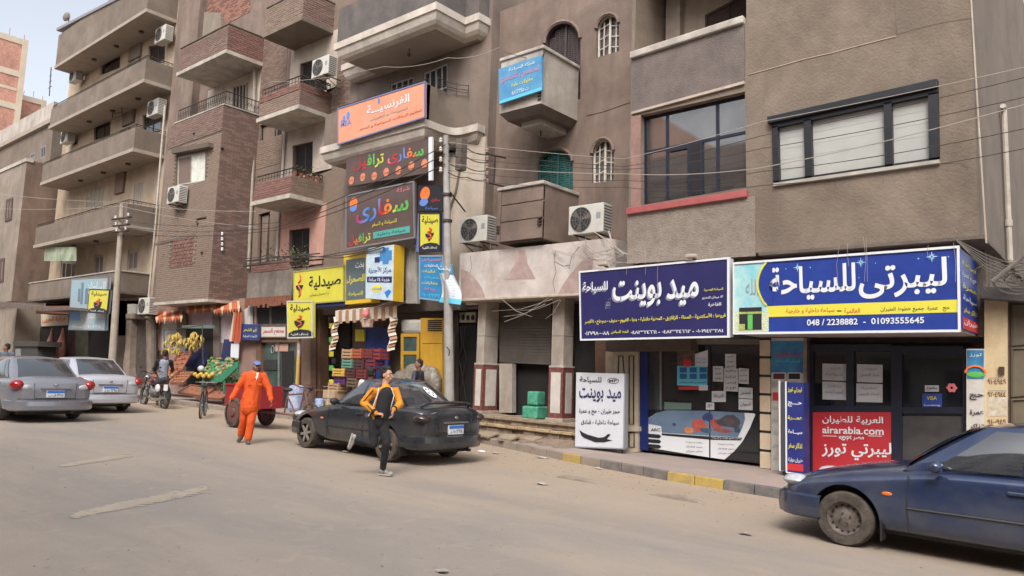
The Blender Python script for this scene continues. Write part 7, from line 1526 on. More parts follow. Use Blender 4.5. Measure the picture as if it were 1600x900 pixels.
        if tail == 'wide':
            mb = MB(); mb.ell((L-.15, s*.86*h, zt_-.0), (.17, .13, .12), 14, 8, rot=Matrix.Rotation(-s*.3, 3, 'Z')); mb.build('tail_light', lampred, t, smooth=True); mb = MB(); mb.ell((L-.055, s*.66*h, zt_-.05), (.06, .13, .07), 12, 8); mb.build('reverse_light', lampclr, t, smooth=True)
        else:
            mb = MB(); mb.ell((L-.15, s*.82*h, zt_-.02), (.17, .15, .085), 14, 8); mb.build('tail_light', M('lamp_smoked', (34, 24, 26), (56, 36, 36), .2, 8, coat=.5), t, smooth=True)
    # bumpers
    for nm, X, d, z0, z1 in (('front_bumper', .0, -1, .24, .5), ('rear_bumper', L, 1, .28, .52)):
        mb = MB(); pts = [(-.985*h, .5), (-.96*h, .2), (-.8*h, .03), (-.45*h, -.03), (0, -.05), (.45*h, -.03), (.8*h, .03), (.96*h, .2), (.985*h, .5)]
        P = [(X-d*q, y) for y, q in pts]; rows = []
        for off, z in ((.02, z0), (-.03, z0+.03), (-.045, (z0+z1)/2), (-.035, z1-.02), (.03, z1)):
            rows.append([(x-d*off if abs(y) < .9*h else x, y+(0 if abs(y) < .9*h else (-off*(1 if y > 0 else -1))), z) for x, y in P])
        n_ = len(P)
        for q0, q1 in zip(rows[:-1], rows[1:]): mb.add(q0+q1, [(i, i+1, n_+i+1, n_+i) for i in range(n_-1)])
        mb.build(nm, paint, t, smooth=60)
    mb = MB(); mb.box(-.075, -.42, .3, -.03, .42, .4); mb.build('lower_grille', blackp, t); mb = MB(); mb.box(-.03, -.3, .52, .03, .3, .6); mb.build('grille', blackp, t, bevel=.01)
    # plate, boot strip, exhaust
    zp = .66 if tail == 'wide' else .6
    def at_rear(y0, z0, y1, z1, d_, nm, m_, x=None): X = (x or L)-.0; mb = MB(); mb.box(X-.02, y0, z0, X+d_, y1, z1); return mb.build(nm, m_, t, bevel=.004)
    p_ = at_rear(-.18, zp-.07, .18, zp+.09, .03, 'number_plate', platew); at_rear(-.178, zp+.03, .178, zp+.088, .034, 'plate_band', plateb)
    text(plate, [(L+.032, -.15, zp-.06), (L+.032, .15, zp-.06), (L+.032, .15, zp+.02), (L+.032, -.15, zp+.02)], lblack, t, (.003, 0, 0), .012)
    at_rear(-.3, zp+.12, .3, zp+.15, .025, 'boot_strip', chrome); mb = MB(); mb.ell((L+.02, 0, zp+.22), (.015, .045, .03), 10, 6); mb.build('badge', chrome, t)
    mb = MB(); mb.tube([(L-.05, -.84*h, .56), (L+.0, -.6*h, .55), (L+.015, 0, .55), (L+.0, .6*h, .55), (L-.05, .84*h, .56)], .007, 4); mb.build('bumper_seam', blackp, t)
    mb = MB(); mb.tube([(L-.02, -.5*h, belt-.02), (L-.0, -.48*h, .57), (L-.0, .48*h, .57), (L-.02, .5*h, belt-.02)], .006, 4); mb.build('boot_seam', blackp, t)
    mb = MB(); mb.cyl((L-.3, .38, .24), (L+.01, .38, .24), .03, n=10); mb.build('exhaust', iron, t)
    mb = MB(); mb.box(.4, -h+.25, .17, L-.4, h-.25, .3); mb.build('underbody', blackp, t)
    for s in (-1, 1): mb = MB(); mb.box(axr+r+.06, s*(h-.2), .14, axr+r+.075, s*(h-.02), .34); mb.box(axf+r+.06, s*(h-.2), .12, axf+r+.075, s*(h-.02), .34); mb.build('mud_flap', blackp, t)
    if spoiler:
        mb = MB(); z = belt+.165; mb.tube([(L-.28, -.72*h, belt+.1), (L-.22, -.68*h, z-.03), (L-.2, -.5*h, z), (L-.2, .5*h, z), (L-.22, .68*h, z-.03), (L-.28, .72*h, belt+.1)], .027, 8); mb.build('spoiler', paint, t, smooth=True)
        P = faces['rw'][0]; P = [Vector(q) for q in P]; def_ = lambda u, v: P[0]*(1-u)*(1-v)+P[1]*u*(1-v)+P[2]*u*v+P[3]*(1-u)*v+Vector(faces['rw'][1])*((16*u*v*(1-u)*(1-v))**.6)+Vector((.022, 0, .022))
        mb = MB(); cu, cv = .66, .5
        for i in range(24):
            a0, a1 = i*pi/12, (i+1)*pi/12; q = []
            for a_, rr in ((a0, 1), (a1, 1), (a1, .72), (a0, .72)): q.append(def_(cu+cos(a_)*.085*rr, cv+sin(a_)*.2*rr))
            mb.add(q, [(0, 1, 2, 3)])
        for i in range(5):
            a0 = i*2*pi/5+.3; q = [def_(cu+cos(a0+d_)*.085*rr, cv+sin(a0+d_)*.2*rr) for d_, rr in ((-.25, .75), (.25, .75), (1.2, .22), (-1.2, .22))]; mb.add(q, [(0, 1, 2, 3)])
        mb.build('round_sticker', lwhite, t)
    return t
def place(t, x, y, rz, s=1.0):
    t.location = (x, y, gz(x)); t.rotation_euler = (0, atan2(SLOPE, 1), rz); t.scale = (s, s, s) if not isinstance(s, tuple) else s
pblack = M('paint_black', (44, 47, 52), (82, 78, 74), .2, 1.6, coat=.6, metal=.2, mid=.62); pgrey = M('paint_silver_grey', (134, 136, 146), (144, 144, 150), .22, 2, coat=.6, metal=.45)
psilv = M('paint_silver', (186, 188, 198), (194, 194, 200), .3, 2, coat=.6, metal=.35); pblue = M('paint_blue', (40, 54, 86), (84, 86, 96), .28, 1.4, coat=.9, metal=.35, mid=.6)
t = make_car('black dusty sedan with a rear spoiler and a round white sticker on its back window', pblack, kind='alloy', rim=rimalloy, spoiler=True, wb=2.42, L=3.96, fo=.64, Wd=1.62, plate='٣٦١٤ ط ر')
place(t, -12.9, 9.4, 0, (.96, 1, .98))
t = make_car('blue dusty sedan with rusty steel wheels parked at the right by the airline shop', pblue, kind='steel', wb=2.5); place(t, -3.24, 9.36, 0, (1, 1, .97))
t = make_car('dark silver grey sedan at the left edge, nearer than the pale silver one', pgrey, L=4.4, Wd=1.7, H=1.5, wb=2.6, kind='cap', rim=rimcap, tail='wide', plate='١٣٨٥ ف ب', ind=False); place(t, -22.9, 6.5, -.02, (.97, 1, .95))
t = make_car('pale silver sedan parked between the dark silver sedan and the motorcycle', psilv, L=4.4, Wd=1.7, H=1.5, wb=2.6, kind='cap', rim=rimcap, tail='wide', plate='٦٢٩٥ ط د', ind=False); place(t, -25.1, 8.55, -.02, (.97, 1, .95))
# ------------------------------------------------------------------ motorcycle, bicycles, tricycle cart
def spoked(mb_t, c, r_, ax, par, tw_=.02, n_=14, nm='wheel', rimm=None):
    c = Vector(c); ax = Vector(ax).normalized(); a = ax.cross(Vector((0, 0, 1))).normalized(); u_ = Vector((0, 0, 1))
    e = bpy.data.objects.new(nm, None); COL.objects.link(e); e.parent = par; e.location = c-parent_org(par)
    ring = [c+(a*cos(q*pi/12)+u_*sin(q*pi/12))*r_ for q in range(25)]; mb = MB(); mb.tube(ring, tw_, 6); mb.build('tyre', tyre_m, e)
    mb = MB(); mb.tube([c+(p-c)*(1-tw_*1.4/r_) for p in ring], tw_*.5, 5); mb.build('rim', rimm or steelg, e)
    mb = MB()
    for q in range(n_): p = a*cos(q*2*pi/n_)+u_*sin(q*2*pi/n_); mb.cyl(c, c+p*r_*.93, .004, n=3)
    mb.cyl(c-ax*.04, c+ax*.04, .03, n=8); mb.build('spokes', steelg, e)
    return e
def bike(label, A, B, r_, col, cat='bicycle', nm='bicycle', handle=True):
    """A rear hub ground point, B front hub ground point"""
    A = Vector(A); B = Vector(B); d = (B-A).normalized(); n_ = Vector((-d.y, d.x, 0)); U = Vector((0, 0, 1)); L_ = (B-A).length; t = thing(nm, label, cat, (A+B)/2)
    ra = A+U*r_; rb = B+U*r_
    for c in (ra, rb): spoked(None, c, r_, n_, t)
    bb = A+d*L_*.42+U*r_*.85; seat = bb-d*.16+U*.5; head = rb-d*.14+U*.48; mb = MB()
    for p, q in ((ra, bb), (ra, seat), (bb, seat), (bb, head-U*.1), (seat, head), (head+U*.05, rb)): mb.cyl(p, q, .018, n=6)
    mb.build('frame', col, t); mb = MB(); mb.ell(seat+U*.06, (.13, .09, .04), 10, 6); mb.cyl(seat, seat+U*.05, .014, n=5); mb.build('saddle', blackp, t)
    mb = MB(); h0 = head+U*.1; mb.cyl(head, h0, .015, n=5); mb.tube([h0-n_*.27-d*.1, h0-n_*.2, h0, h0+n_*.2, h0+n_*.27-d*.1], .014, 6); mb.build('handlebar', steelg, t)
    mb = MB(); mb.lathe([(0, -.01), (.09, -.01), (.09, .01), (0, .01)], bb, n_, 14); mb.cyl(bb-n_*.12, bb-n_*.12+d*.14-U*.08, .01, n=4); mb.cyl(bb+n_*.12, bb+n_*.12-d*.14+U*.08, .01, n=4); mb.build('crank', iron, t)
    mb = MB()
    for c in (ra, rb): mb.tube([c+(d*cos(q)+U*sin(q))*(r_+.035) for q in [pi*.1+k_*pi*.75/8 for k_ in range(9)]], .016, 4)
    mb.build('mudguard', col, t)
    return t
dk = M('bike_black', (40, 38, 38), (70, 60, 54), .6, 6)
p = G(321, 652); q_ = G(330, 636); bike('black upright bicycle parked before the wooden trays with a white box behind it', (p.x+.3, p.y-.3, gz(p.x)), (p.x-.52, p.y+.25, gz(p.x)), .33, dk)
mb = MB(); c = G(336, 640); mb.box(c.x, c.y+.4, gz(c.x)+.2, c.x+.4, c.y+.7, gz(c.x)+.62); tag(mb.build('white_box', lwhite, bevel=.02), 'white plastic box standing just behind the upright black bicycle', 'box')
c = G(452, 655); bike('rusty old bicycle leaning in front of the green glass shop', (c.x-.3, c.y+.5, gz(c.x)+.02), (c.x+.8, c.y+.9, gz(c.x)+.02), .32, M('bike_rust', (110, 84, 72), (84, 62, 54), .8, 8))
# tricycle cart
tc = thing('tricycle_cart', 'red box cargo tricycle with large wheels standing behind the man in orange', 'cart', (-16.3, 9.6, gz(-16.3)))
rl = G(366, 668); rr_ = G(414, 666); cred = M('cart_red', (150, 36, 42), (128, 32, 38), .6, 3, .1, 20); wr = M('cart_wheel', (116, 72, 66), (92, 66, 58), .8, 6)
YcF = 9.6
def cw_(px_, py_, Y): v_ = W(px_, py_, Y); return v_
L0, L1 = W(353, 605, YcF), W(413, 605, YcF); zt_ = W(400, 603, YcF).z; zb_ = W(400, 638, YcF).z; x0, x1 = L0.x, L1.x-.1
for nm, bx in (('side_panel', (x0, YcF, zb_, x1, YcF+.03, zt_)), ('side_panel', (x0, YcF+.55, zb_, x1, YcF+.58, zt_)), ('end_panel', (x0, YcF+.03, zb_, x0+.03, YcF+.55, zt_)), ('end_panel', (x1-.03, YcF+.03, zb_, x1, YcF+.55, zt_)), ('floor', (x0+.03, YcF+.03, zb_, x1-.03, YcF+.55, zb_+.03))): MB().box(*bx).build(nm, cred, tc)
mb = MB(); mb.box(x0-.02, YcF-.03, zt_-.02, x1+.02, YcF+.0, zt_+.02); mb.box(x0-.02, YcF-.03, zb_-.02, x1+.02, YcF, zb_+.02); mb.build('rim_rail', cred, tc)
gz_ = gz(x0)
def cartwheel(x, y, r_):
    e = bpy.data.objects.new('wheel', None); COL.objects.link(e); e.parent = tc; e.location = Vector((x, y, gz_+r_))-tc.location
    mb = MB(); mb.lathe([(r_*.82, .05), (r_*.96, .05), (r_, .02), (r_, -.02), (r_*.96, -.05), (r_*.82, -.05)], (x, y, gz_+r_), (0, -1, 0), 28); mb.build('tyre', tyre_m, e, smooth=50)
    mb = MB(); mb.lathe([(r_*.84, .02), (r_*.8, .03), (r_*.3, .02), (r_*.25, .06), (0, .07)], (x, y, gz_+r_), (0, -1, 0), 24); mb.build('disc', wr, e, smooth=40)
cartwheel(W(365, 648, YcF-.12).x, YcF-.12, .34); cartwheel(W(416, 648, YcF+.75).x, YcF+.75, .34)
mb = MB(); xa = W(365, 648, YcF-.12).x; mb.cyl((xa, YcF-.15, gz_+.34), (xa, YcF+.75, gz_+.34), .025, n=6); fx = x1+1.25
for y in (.3, .7): mb.cyl((x0+.1, YcF+y, gz_+.36), (x1+.4, YcF+.5, gz_+.36), .022, n=6)
mb.cyl((x1+.4, YcF+.5, gz_+.36), (x1+.75, YcF+.5, gz_+.3), .022, n=6)
for a_, b2_ in (((x1+.2, .36), (x1+.3, .85)), ((x1+.3, .8), (x1+.95, .86)), ((x1+.75, .3), (x1+.95, .95)), ((x1+.95, .9), (fx, .33)), ((x1+.75, .3), (x1+.3, .75))): mb.cyl((a_[0], YcF+.5, gz_+a_[1]), (b2_[0], YcF+.5, gz_+b2_[1]), .02, n=6)
mb.tube([(x1+.93, YcF+.2, gz_+1.08), (x1+.97, YcF+.35, gz_+1.0), (x1+.97, YcF+.65, gz_+1.0), (x1+.93, YcF+.55, gz_+1.08)], .016, 5); mb.build('frame', M('cart_frame', (120, 88, 84), (96, 70, 66), .7, 6), tc)
mb = MB(); mb.ell((x1+.28, YcF+.5, gz_+.92), (.15, .1, .05), 10, 6); mb.build('saddle', blackp, tc)
spoked(None, (fx, YcF+.5, gz_+.33), .32, (0, 1, 0), tc, rimm=M('rim_rust', (120, 84, 76), None, .7))
mb = MB(); mb.lathe([(0, -.01), (.1, -.01), (.1, .01), (0, .01)], (x1+.75, YcF+.45, gz_+.3), (0, 1, 0), 14); mb.build('chainwheel', iron, tc)
c = W(455, 622, 11.9); mb = MB(); mb.box(c.x-.2, 11.9, c.z-.35, c.x+.2, 12.2, c.z+.35); tag(mb.build('blue_sack', M('sack_blue', (110, 124, 180), (190, 196, 206), .8, 5, .6, 15), bevel=.08), 'blue and white plastic sack standing behind the tricycle handlebar', 'sack')
# motorcycle
mc = thing('motorcycle', 'parked maroon and black motorcycle with chrome engine parts beside the fruit trays', 'motorcycle', (-22, 10.9, gz(-22)))
a = G(224, 629); b_ = G(258, 636); yb = 10.75; A = Vector((W(225, 625, yb+.15).x, yb+.15, gz(-22.5))); B = Vector((W(257, 630, yb-.1).x, yb-.1, gz(-22)))
U = Vector((0, 0, 1)); d = (B-A).normalized(); n_ = Vector((-d.y, d.x, 0)); r_ = .29; fa = A+U*r_; ra = B+U*r_
for c in (fa, ra): spoked(None, c, r_, n_, mc, tw_=.05, rimm=chrome)
mar = M('moto_maroon', (92, 34, 44), (70, 28, 36), .3, 4, coat=.5)
def P3(s, z, o=0): return A+d*((B-A).length*s)+U*z+n_*o
mb = MB(); mb.ell(P3(.42, .78), (.27, .14, .13), 14, 9, rot=Matrix.Rotation(atan2(d.y, d.x), 3, 'Z')); mb.build('fuel_tank', mar, mc, smooth=True)
mb = MB(); mb.tube([P3(.58, .76), P3(.75, .77), P3(.95, .82), P3(1.08, .86)], [.1, .12, .12, .06], 10); mb.build('seat', blackp, mc, smooth=True)
mb = MB(); mb.tube([P3(.62, .62), P3(.85, .68), P3(1.08, .78)], [.08, .1, .04], 8); mb.build('side_cover', mar, mc, smooth=True)
mb = MB(); mb.ell(P3(.46, .42), (.17, .13, .16), 10, 8); mb.cyl(P3(.4, .4), P3(.36, .64), .08, n=10); mb.build('engine', M('engine_alloy', (150, 148, 144), (90, 88, 86), .45, 14, metal=.6), mc)
mb = MB()
for p0, p1, rr in ((P3(.0, .29, .07), P3(.17, .88, .07), .022), (P3(.0, .29, -.07), P3(.17, .88, -.07), .022), (P3(.17, .88), P3(.5, .35), .02), (P3(.5, .35), P3(.75, .35), .02), (P3(.75, .35), P3(1, .29, .08), .02), (P3(.7, .7), P3(.75, .35), .02), (P3(1, .29, -.1), P3(.85, .7, -.1), .02), (P3(1, .29, .1), P3(.85, .7, .1), .02), (P3(.2, .85), P3(.9, .72), .02)): mb.cyl(p0, p1, rr, n=6)
mb.build('frame', iron, mc); mb = MB(); mb.tube([P3(.4, .3, -.12), P3(.6, .22, -.15), P3(1.0, .28, -.17), P3(1.15, .34, -.17)], [.02, .03, .045, .04], 8); mb.build('exhaust', chrome, mc, smooth=True)
mb = MB(); mb.tube([P3(.3, 1.05, -.34), P3(.24, 1.08, -.22), P3(.18, 1.0, 0), P3(.24, 1.08, .22), P3(.3, 1.05, .34)], .014, 6); mb.build('handlebar', blackp, mc); mb = MB(); mb.ell(P3(.08, .86), (.09, .09, .09), 12, 8); mb.build('headlight', chrome, mc)
for s in (-1, 1): mb = MB(); mb.cyl(P3(.22, 1.04, s*.25), P3(.2, 1.18, s*.3), .007, n=4); mb.ell(P3(.2, 1.2, s*.3), (.05, .05, .035), 8, 6); mb.build('mirror', blackp, mc)
mb = MB(); mb.tube([fa+(d*cos(q)+U*sin(q))*(r_+.05) for q in [pi*.2+k_*pi*.7/8 for k_ in range(9)]], .05, 5); mb.build('front_mudguard', chrome, mc, smooth=True); mb = MB(); mb.tube([ra+(d*cos(q)+U*sin(q))*(r_+.06) for q in [k_*pi*.6/8 for k_ in range(9)]], .06, 5); mb.build('rear_mudguard', blackp, mc, smooth=True)
mb = MB(); c = P3(1.14, .62); mb.box(c.x-.12, c.y-.1, c.z-.08, c.x+.1, c.y-.08, c.z+.1); mb.build('number_plate', lwhite, mc); mb = MB(); mb.ell(P3(.95, .6, -.2), (.13, .05, .12), 10, 7); tag(mb.build('plastic_bag', M('bag_white2', (214, 214, 212), None, .5)), 'white plastic bag hanging on the back of the motorcycle', 'bag')
# ------------------------------------------------------------------ people (local frame: x = right as seen from the street, y = away, z = up)
skin = M('skin', (150, 106, 84), (138, 94, 74), .6, 6, .0); skin2 = M('skin_light', (196, 148, 122), (180, 132, 108), .6, 6); hairm = M('hair_black', (24, 21, 20), (38, 32, 30), .7, 20, .4, 60)
def V3(p): return Vector(p)
def limb(mb, pts, rs, n=12):
    pts = [V3(p) for p in pts]
    for p, r in zip(pts, rs): mb.ell(p, r, n, 8)
    for p, q, r, s in zip(pts[:-1], pts[1:], rs[:-1], rs[1:]): mb.cyl(p, q, r, s, n)
def remesh(o, vox, smooth=2):
    a = o.modifiers.new('r', 'REMESH'); a.mode = 'VOXEL'; a.voxel_size = vox; a.use_smooth_shade = True
    if smooth: s = o.modifiers.new('s', 'SMOOTH'); s.iterations = smooth; s.factor = .5
    return o
def hand(mb, wrist, d, palm_n, side, curl=.5, s=1.0):
    """palm box with five unequal curled fingers"""
    d = V3(d).normalized(); pn = V3(palm_n); pn = (pn-d*pn.dot(d)).normalized(); a = d.cross(pn)*side; w_ = V3(wrist)
    c = w_+d*.045*s
    for i in range(4): limb(mb, [w_+d*.01+a*(i-1.5)*.008*s, w_+d*.085*s+a*(i-1.5)*.019*s], [.016*s, .0125*s], 8)
    for i, L_ in enumerate((.07, .08, .075, .058)):
        b0 = w_+d*.088*s+a*(i-1.5)*.0195*s; p1 = b0+(d*cos(curl)+pn*sin(curl))*L_*.45*s; p2 = p1+(d*cos(curl*2.2)+pn*sin(curl*2.2))*L_*.32*s; p3 = p2+(d*cos(curl*3.0)+pn*sin(curl*3.0))*L_*.25*s
        limb(mb, [b0, p1, p2, p3], [.0105*s, .0095*s, .0088*s, .0075*s], 7)
    t0 = w_+d*.03*s-a*.028*s; t1 = t0+(d*.7-a*.6+pn*.3).normalized()*.035*s; t2 = t1+(d*.95-a*.1+pn*.35).normalized()*.03*s; limb(mb, [t0, t1, t2], [.013*s, .011*s, .009*s], 7)
def person(label, loc, J, mats, face=(0, -1, 0), hair='short', cat='person', group=None, s=1.0, build=1.0):
    """J: joints in the local frame; mats: skin, top, trousers, shoes, hair"""
    x, y, z = loc; L_ = sqrt(x*x+y*y); t = thing('person', label, cat, (0, 0, 0)); msk, mtop, mtr, msh, mh = mats[:5]
    hd, nk, hip = V3(J['head']), V3(J['neck']), V3(J['hip']); f = V3(face).normalized(); up = (hd-nk).normalized(); up = (up+Vector((0, 0, 1))*1.5).normalized(); rt = f.cross(up).normalized(); f = up.cross(rt).normalized()
    Rm = Matrix((rt, f, up)).transposed()          # local head axes -> x right, y forward, z up
    H = lambda a, b_, c: hd+Rm @ Vector((a, b_, c))
    sl_, sr = V3(J['shl']), V3(J['shr']); mb = MB()
    mb.ell(H(0, -.008, .025), (.074, .092, .092), 18, 12, rot=Rm); limb(mb, [H(0, .02, -.035), H(0, .035, -.085)], [.06, .034], 14)
    mb.ell(H(0, .075, -.055), (.03, .02, .018), 10, 7, rot=Rm); limb(mb, [H(0, .084, .018), H(0, .102, -.018)], [.009, .0155], 8); limb(mb, [H(-.018, .078, -.05), H(.018, .078, -.05)], [.009, .009], 7)
    for q in (-1, 1): mb.ell(H(q*.075, -.005, -.005), (.012, .022, .032), 8, 7, rot=Rm); mb.ell(H(q*.03, .074, .03), (.022, .012, .009), 8, 6, rot=Rm); mb.ell(H(q*.038, .06, -.02), (.026, .02, .024), 8, 6, rot=Rm)
    limb(mb, [H(0, -.012, -.06), nk, nk-Vector((0, 0, .06))], [.05, .053, .07]); ch = (sl_+sr)/2-Vector((0, 0, .1)); wa = hip+(ch-hip)*.4
    limb(mb, [ch, wa, hip], [.12, .11, .12])
    for k_, s_ in (('l', -1), ('r', 1)):
        sh, el, wr = V3(J['sh'+k_]), V3(J['el'+k_]), V3(J['wr'+k_]); limb(mb, [ch, sh, el, wr], [.09, .05, .037, .025]); hand(mb, wr, J.get('hd'+k_, wr-el), J.get('pn'+k_, (-s_, 0, 0)), s_*J.get('hs'+k_, 1), J.get('cu'+k_, .45))
        hp, kn, an = V3(J['hp'+k_]), V3(J['kn'+k_]), V3(J['an'+k_]); limb(mb, [hip, hp, kn, an], [.1, .07, .045, .035])
    remesh(mb.build('body', msk, t, smooth=True), .0085, 1)
    # eyes, brows, mouth
    mb = MB(); 
    for q in (-1, 1): mb.ell(H(q*.03, .083, .012), (.013, .006, .0075), 8, 6, rot=Rm)
    mb.build('eye', M('eye_white', (200, 196, 190), None, .3), t); mb = MB()
    for q in (-1, 1): mb.ell(H(q*.03, .088, .012), (.006, .004, .006), 8, 5, rot=Rm); limb(mb, [H(q*.014, .088, .034), H(q*.046, .077, .034)], [.005, .004], 6)
    mb.build('brow_and_iris', mh, t); mb = MB(); limb(mb, [H(-.02, .085, -.05), H(.02, .085, -.05)], [.005, .005], 6); mb.build('lips', M('lip', (140, 84, 78), None, .6), t)
    if J.get('beard'): mb = MB(); limb(mb, [H(-.028, .092, -.036), H(0, .1, -.032), H(.028, .092, -.036)], [.008, .01, .008], 7); [limb(mb, [H(q*.066, .01, -.03), H(q*.045, .05, -.075), H(0, .062, -.098)], [.014, .018, .022], 8) for q in (-1, 1)]; remesh(mb.build('beard', mh, t), .008, 1)
    # hair or cap
    if hair == 'cap':
        mb = MB(); mb.ell(H(0, -.01, .062), (.083, .1, .062), 18, 10, rot=Rm); mb.ell(H(0, .1, .05), (.062, .06, .01), 14, 6, rot=Rm); remesh(mb.build('cap', mats[5], t, smooth=True), .01, 1); mb = MB(); mb.ell(H(0, -.045, .0), (.077, .065, .06), 14, 8, rot=Rm); mb.build('hair', mh, t, smooth=True)
    else:
        mb = MB(); rg = random.Random(label); mb.ell(H(0, -.028, .05), (.083, .088, .082), 18, 12, rot=Rm); mb.ell(H(0, -.05, .0), (.078, .06, .07), 14, 10, rot=Rm)
        hh = .03 if hair == 'tall' else .008
        for i in range(60):
            a = rg.uniform(0, 2*pi); b_ = rg.uniform(0, .85)**.8*pi/2; p = H(sin(b_)*cos(a)*.075, -.025+sin(b_)*sin(a)*.082, .055+cos(b_)*.075); limb(mb, [p, p+(p-H(0, 0, 0)).normalized()*hh*rg.uniform(.4, 1.3)], [.016, .008], 6)
        remesh(mb.build('hair', mh, t, smooth=True), .008, 1)
    B_ = build
    def top(mb, arm=True, ext=0):
        limb(mb, [ch+Vector((0, 0, .05)), wa, hip+Vector((0, 0, -.02-ext))], [.13*B_, .125*B_, .135*B_]); limb(mb, [sl_+(ch-sl_)*.25, ch, sr+(ch-sr)*.25], [.085, .12, .085]); limb(mb, [ch+Vector((0, 0, .06)), nk-Vector((0, 0, .04))], [.11, .068])
        if arm:
            for k_ in 'lr':
                sh, el, wr = V3(J['sh'+k_]), V3(J['el'+k_]), V3(J['wr'+k_]); limb(mb, [ch+(sh-ch)*.6, sh, el, wr-(wr-el)*.06], [.09, .07*J.get('aw', 1), .056*J.get('aw', 1), .043*J.get('aw', 1)])
    mb = MB(); top(mb, ext=J.get('ext', .04)); jk = remesh(mb.build('jacket', mtop, t, smooth=True), .014, 3)
    dm = jk.modifiers.new('d', 'DISPLACE'); tx = bpy.data.textures.new('cloth', 'CLOUDS'); tx.noise_scale = .09; dm.texture = tx; dm.strength = .02
    mb = MB(); limb(mb, [hip+Vector((0, 0, .06)), hip], [.115*B_, .13*B_])
    for k_ in 'lr': hp, kn, an = V3(J['hp'+k_]), V3(J['kn'+k_]), V3(J['an'+k_]); limb(mb, [hip, hp, kn, an+(kn-an)*.08], [.115, J.get('th', .088), J.get('kr', .062), J.get('ar', .05)])
    tr = remesh(mb.build('trousers', mtr, t, smooth=True), .014, 3); dm = tr.modifiers.new('d', 'DISPLACE'); dm.texture = tx; dm.strength = .02
    for k_ in 'lr':
        an = V3(J['an'+k_]); fd = V3(J.get('ft'+k_, (0, -1, 0))).normalized(); sole = V3(J.get('so'+k_, (0, 0, -1))).normalized()
        mb = MB(); limb(mb, [an+fd*-.03+sole*.035, an+fd*.06+sole*.045, an+fd*.15+sole*.055], [.042, .042, .034]); limb(mb, [an, an+sole*.04], [.04, .045]); so_ = remesh(mb.build('shoe', msh, t, smooth=True), .01, 1)
        mb = MB(); sd_ = fd.cross(sole); q = [an+sole*.085+fd*a+sd_*b_ for a, b_ in ((-.065, -.028), (-.075, 0), (-.065, .028), (.05, .04), (.14, .036), (.17, 0), (.14, -.036), (.05, -.04))]; mb.extr(q, -sole*.02); mb.build('sole', mats[6] if len(mats) > 6 else lwhite, t)
    t.location = (x, y, z); t.rotation_euler = (0, 0, atan2(-x, y)); t.scale = (s, s, s)
    return t, H, ch, hip, wa
orange_m = M('coverall_orange', (224, 92, 30), (206, 78, 26), .85, 7, .5, 30); blackc = M('cloth_black', (26, 26, 28), (38, 38, 40), .9, 7, .4, 30); shoeb = M('shoe_brown', (74, 66, 58), (100, 92, 78), .8, 10)
p = G(387, 693)
J = dict(head=(.07, -.02, 1.53), neck=(.06, 0, 1.41), shl=(-.12, 0, 1.345), shr=(.2, 0, 1.345), ell=(-.27, .06, 1.08), elr=(.33, -.02, 1.09), wrl=(-.37, .02, .88), wrr=(.385, -.1, .87), hip=(-.01, 0, .84), hpl=(-.1, .02, .8), hpr=(.07, 0, .8), knl=(-.11, .08, .46), knr=(.03, -.08, .44), anl=(-.14, .25, .14), anr=(.0, -.05, .08), beard=True, aw=1.22, ftl=(-.3, -1, -.25), ftr=(.1, -1, 0), sol=(0, -.25, -1), ext=.1, th=.105, kr=.082, ar=.075, pnl=(1, 0, 0), pnr=(-1, 0, 0))
t, H, ch, hip, wa = person('bearded man in orange work clothes and blue cap walking along the street', (p.x, p.y, gz(p.x)), J, (skin, orange_m, orange_m, shoeb, hairm, M('cap_blue', (86, 108, 160), (110, 130, 176), .8, 8), M('sole_dark', (60, 54, 48), None, .9)), hair='cap', face=(.15, -1, -.05), build=1.34, s=.97)
mb = MB(); limb(mb, [hip+Vector((0, 0, .08)), hip+Vector((0, 0, -.1))], [.168, .172]); o = mb.build('jacket_hem', orange_m, None, smooth=True); o.parent = t; remesh(o, .014, 3)
mb = MB(); mb.add([V3(J['neck'])+Vector(q) for q in ((-.045, -.125, -.0), (.055, -.125, .0), (.02, -.185, -.14))], [(0, 1, 2)]); mb.xf(Matrix.Identity(4)); o = mb.build('undershirt', lwhite, None); o.parent = t
for nm, q in (('pocket_flap', [(-.1, -.168, 1.2), (-.02, -.178, 1.2), (-.02, -.18, 1.17), (-.1, -.17, 1.17)]), ('pocket_flap', [(.1, -.176, 1.2), (.18, -.162, 1.2), (.18, -.164, 1.17), (.1, -.178, 1.17)])): mb = MB(); mb.extr(q, (0, -.008, 0)); o = mb.build(nm, orange_m, None); o.parent = t
# running boy
jky = M('jacket_yellow', (220, 146, 38), (200, 126, 30), .8, 7, .5, 30); jgr = M('jacket_grey', (96, 90, 100), (80, 76, 86), .85, 7)
p = G(599, 744)
J = dict(head=(-.03, 0, 1.57), neck=(-.045, .0, 1.44), shl=(-.2, -.04, 1.35), shr=(.1, .05, 1.36), ell=(-.37, -.02, 1.13), elr=(.2, .0, 1.12), wrl=(-.16, -.19, .975), wrr=(.1, -.17, 1.04), hip=(-.13, 0, .91), hpl=(-.2, 0, .88), hpr=(-.06, -.02, .88), knl=(-.17, -.05, .5), knr=(.02, -.12, .53), anl=(-.46, .0, .56), anr=(-.015, .02, .1), aw=1.04, hdl=(1, -.1, -.05), hdr=(-.1, -.3, -.9), pnl=(0, .3, -1), pnr=(-1, 0, 0), cul=.9, cur=.4, ftl=(-.25, 0, -1), sol=(-1, 0, .25), ftr=(1, -.5, 0), ext=-.02, th=.098, kr=.07, ar=.052)
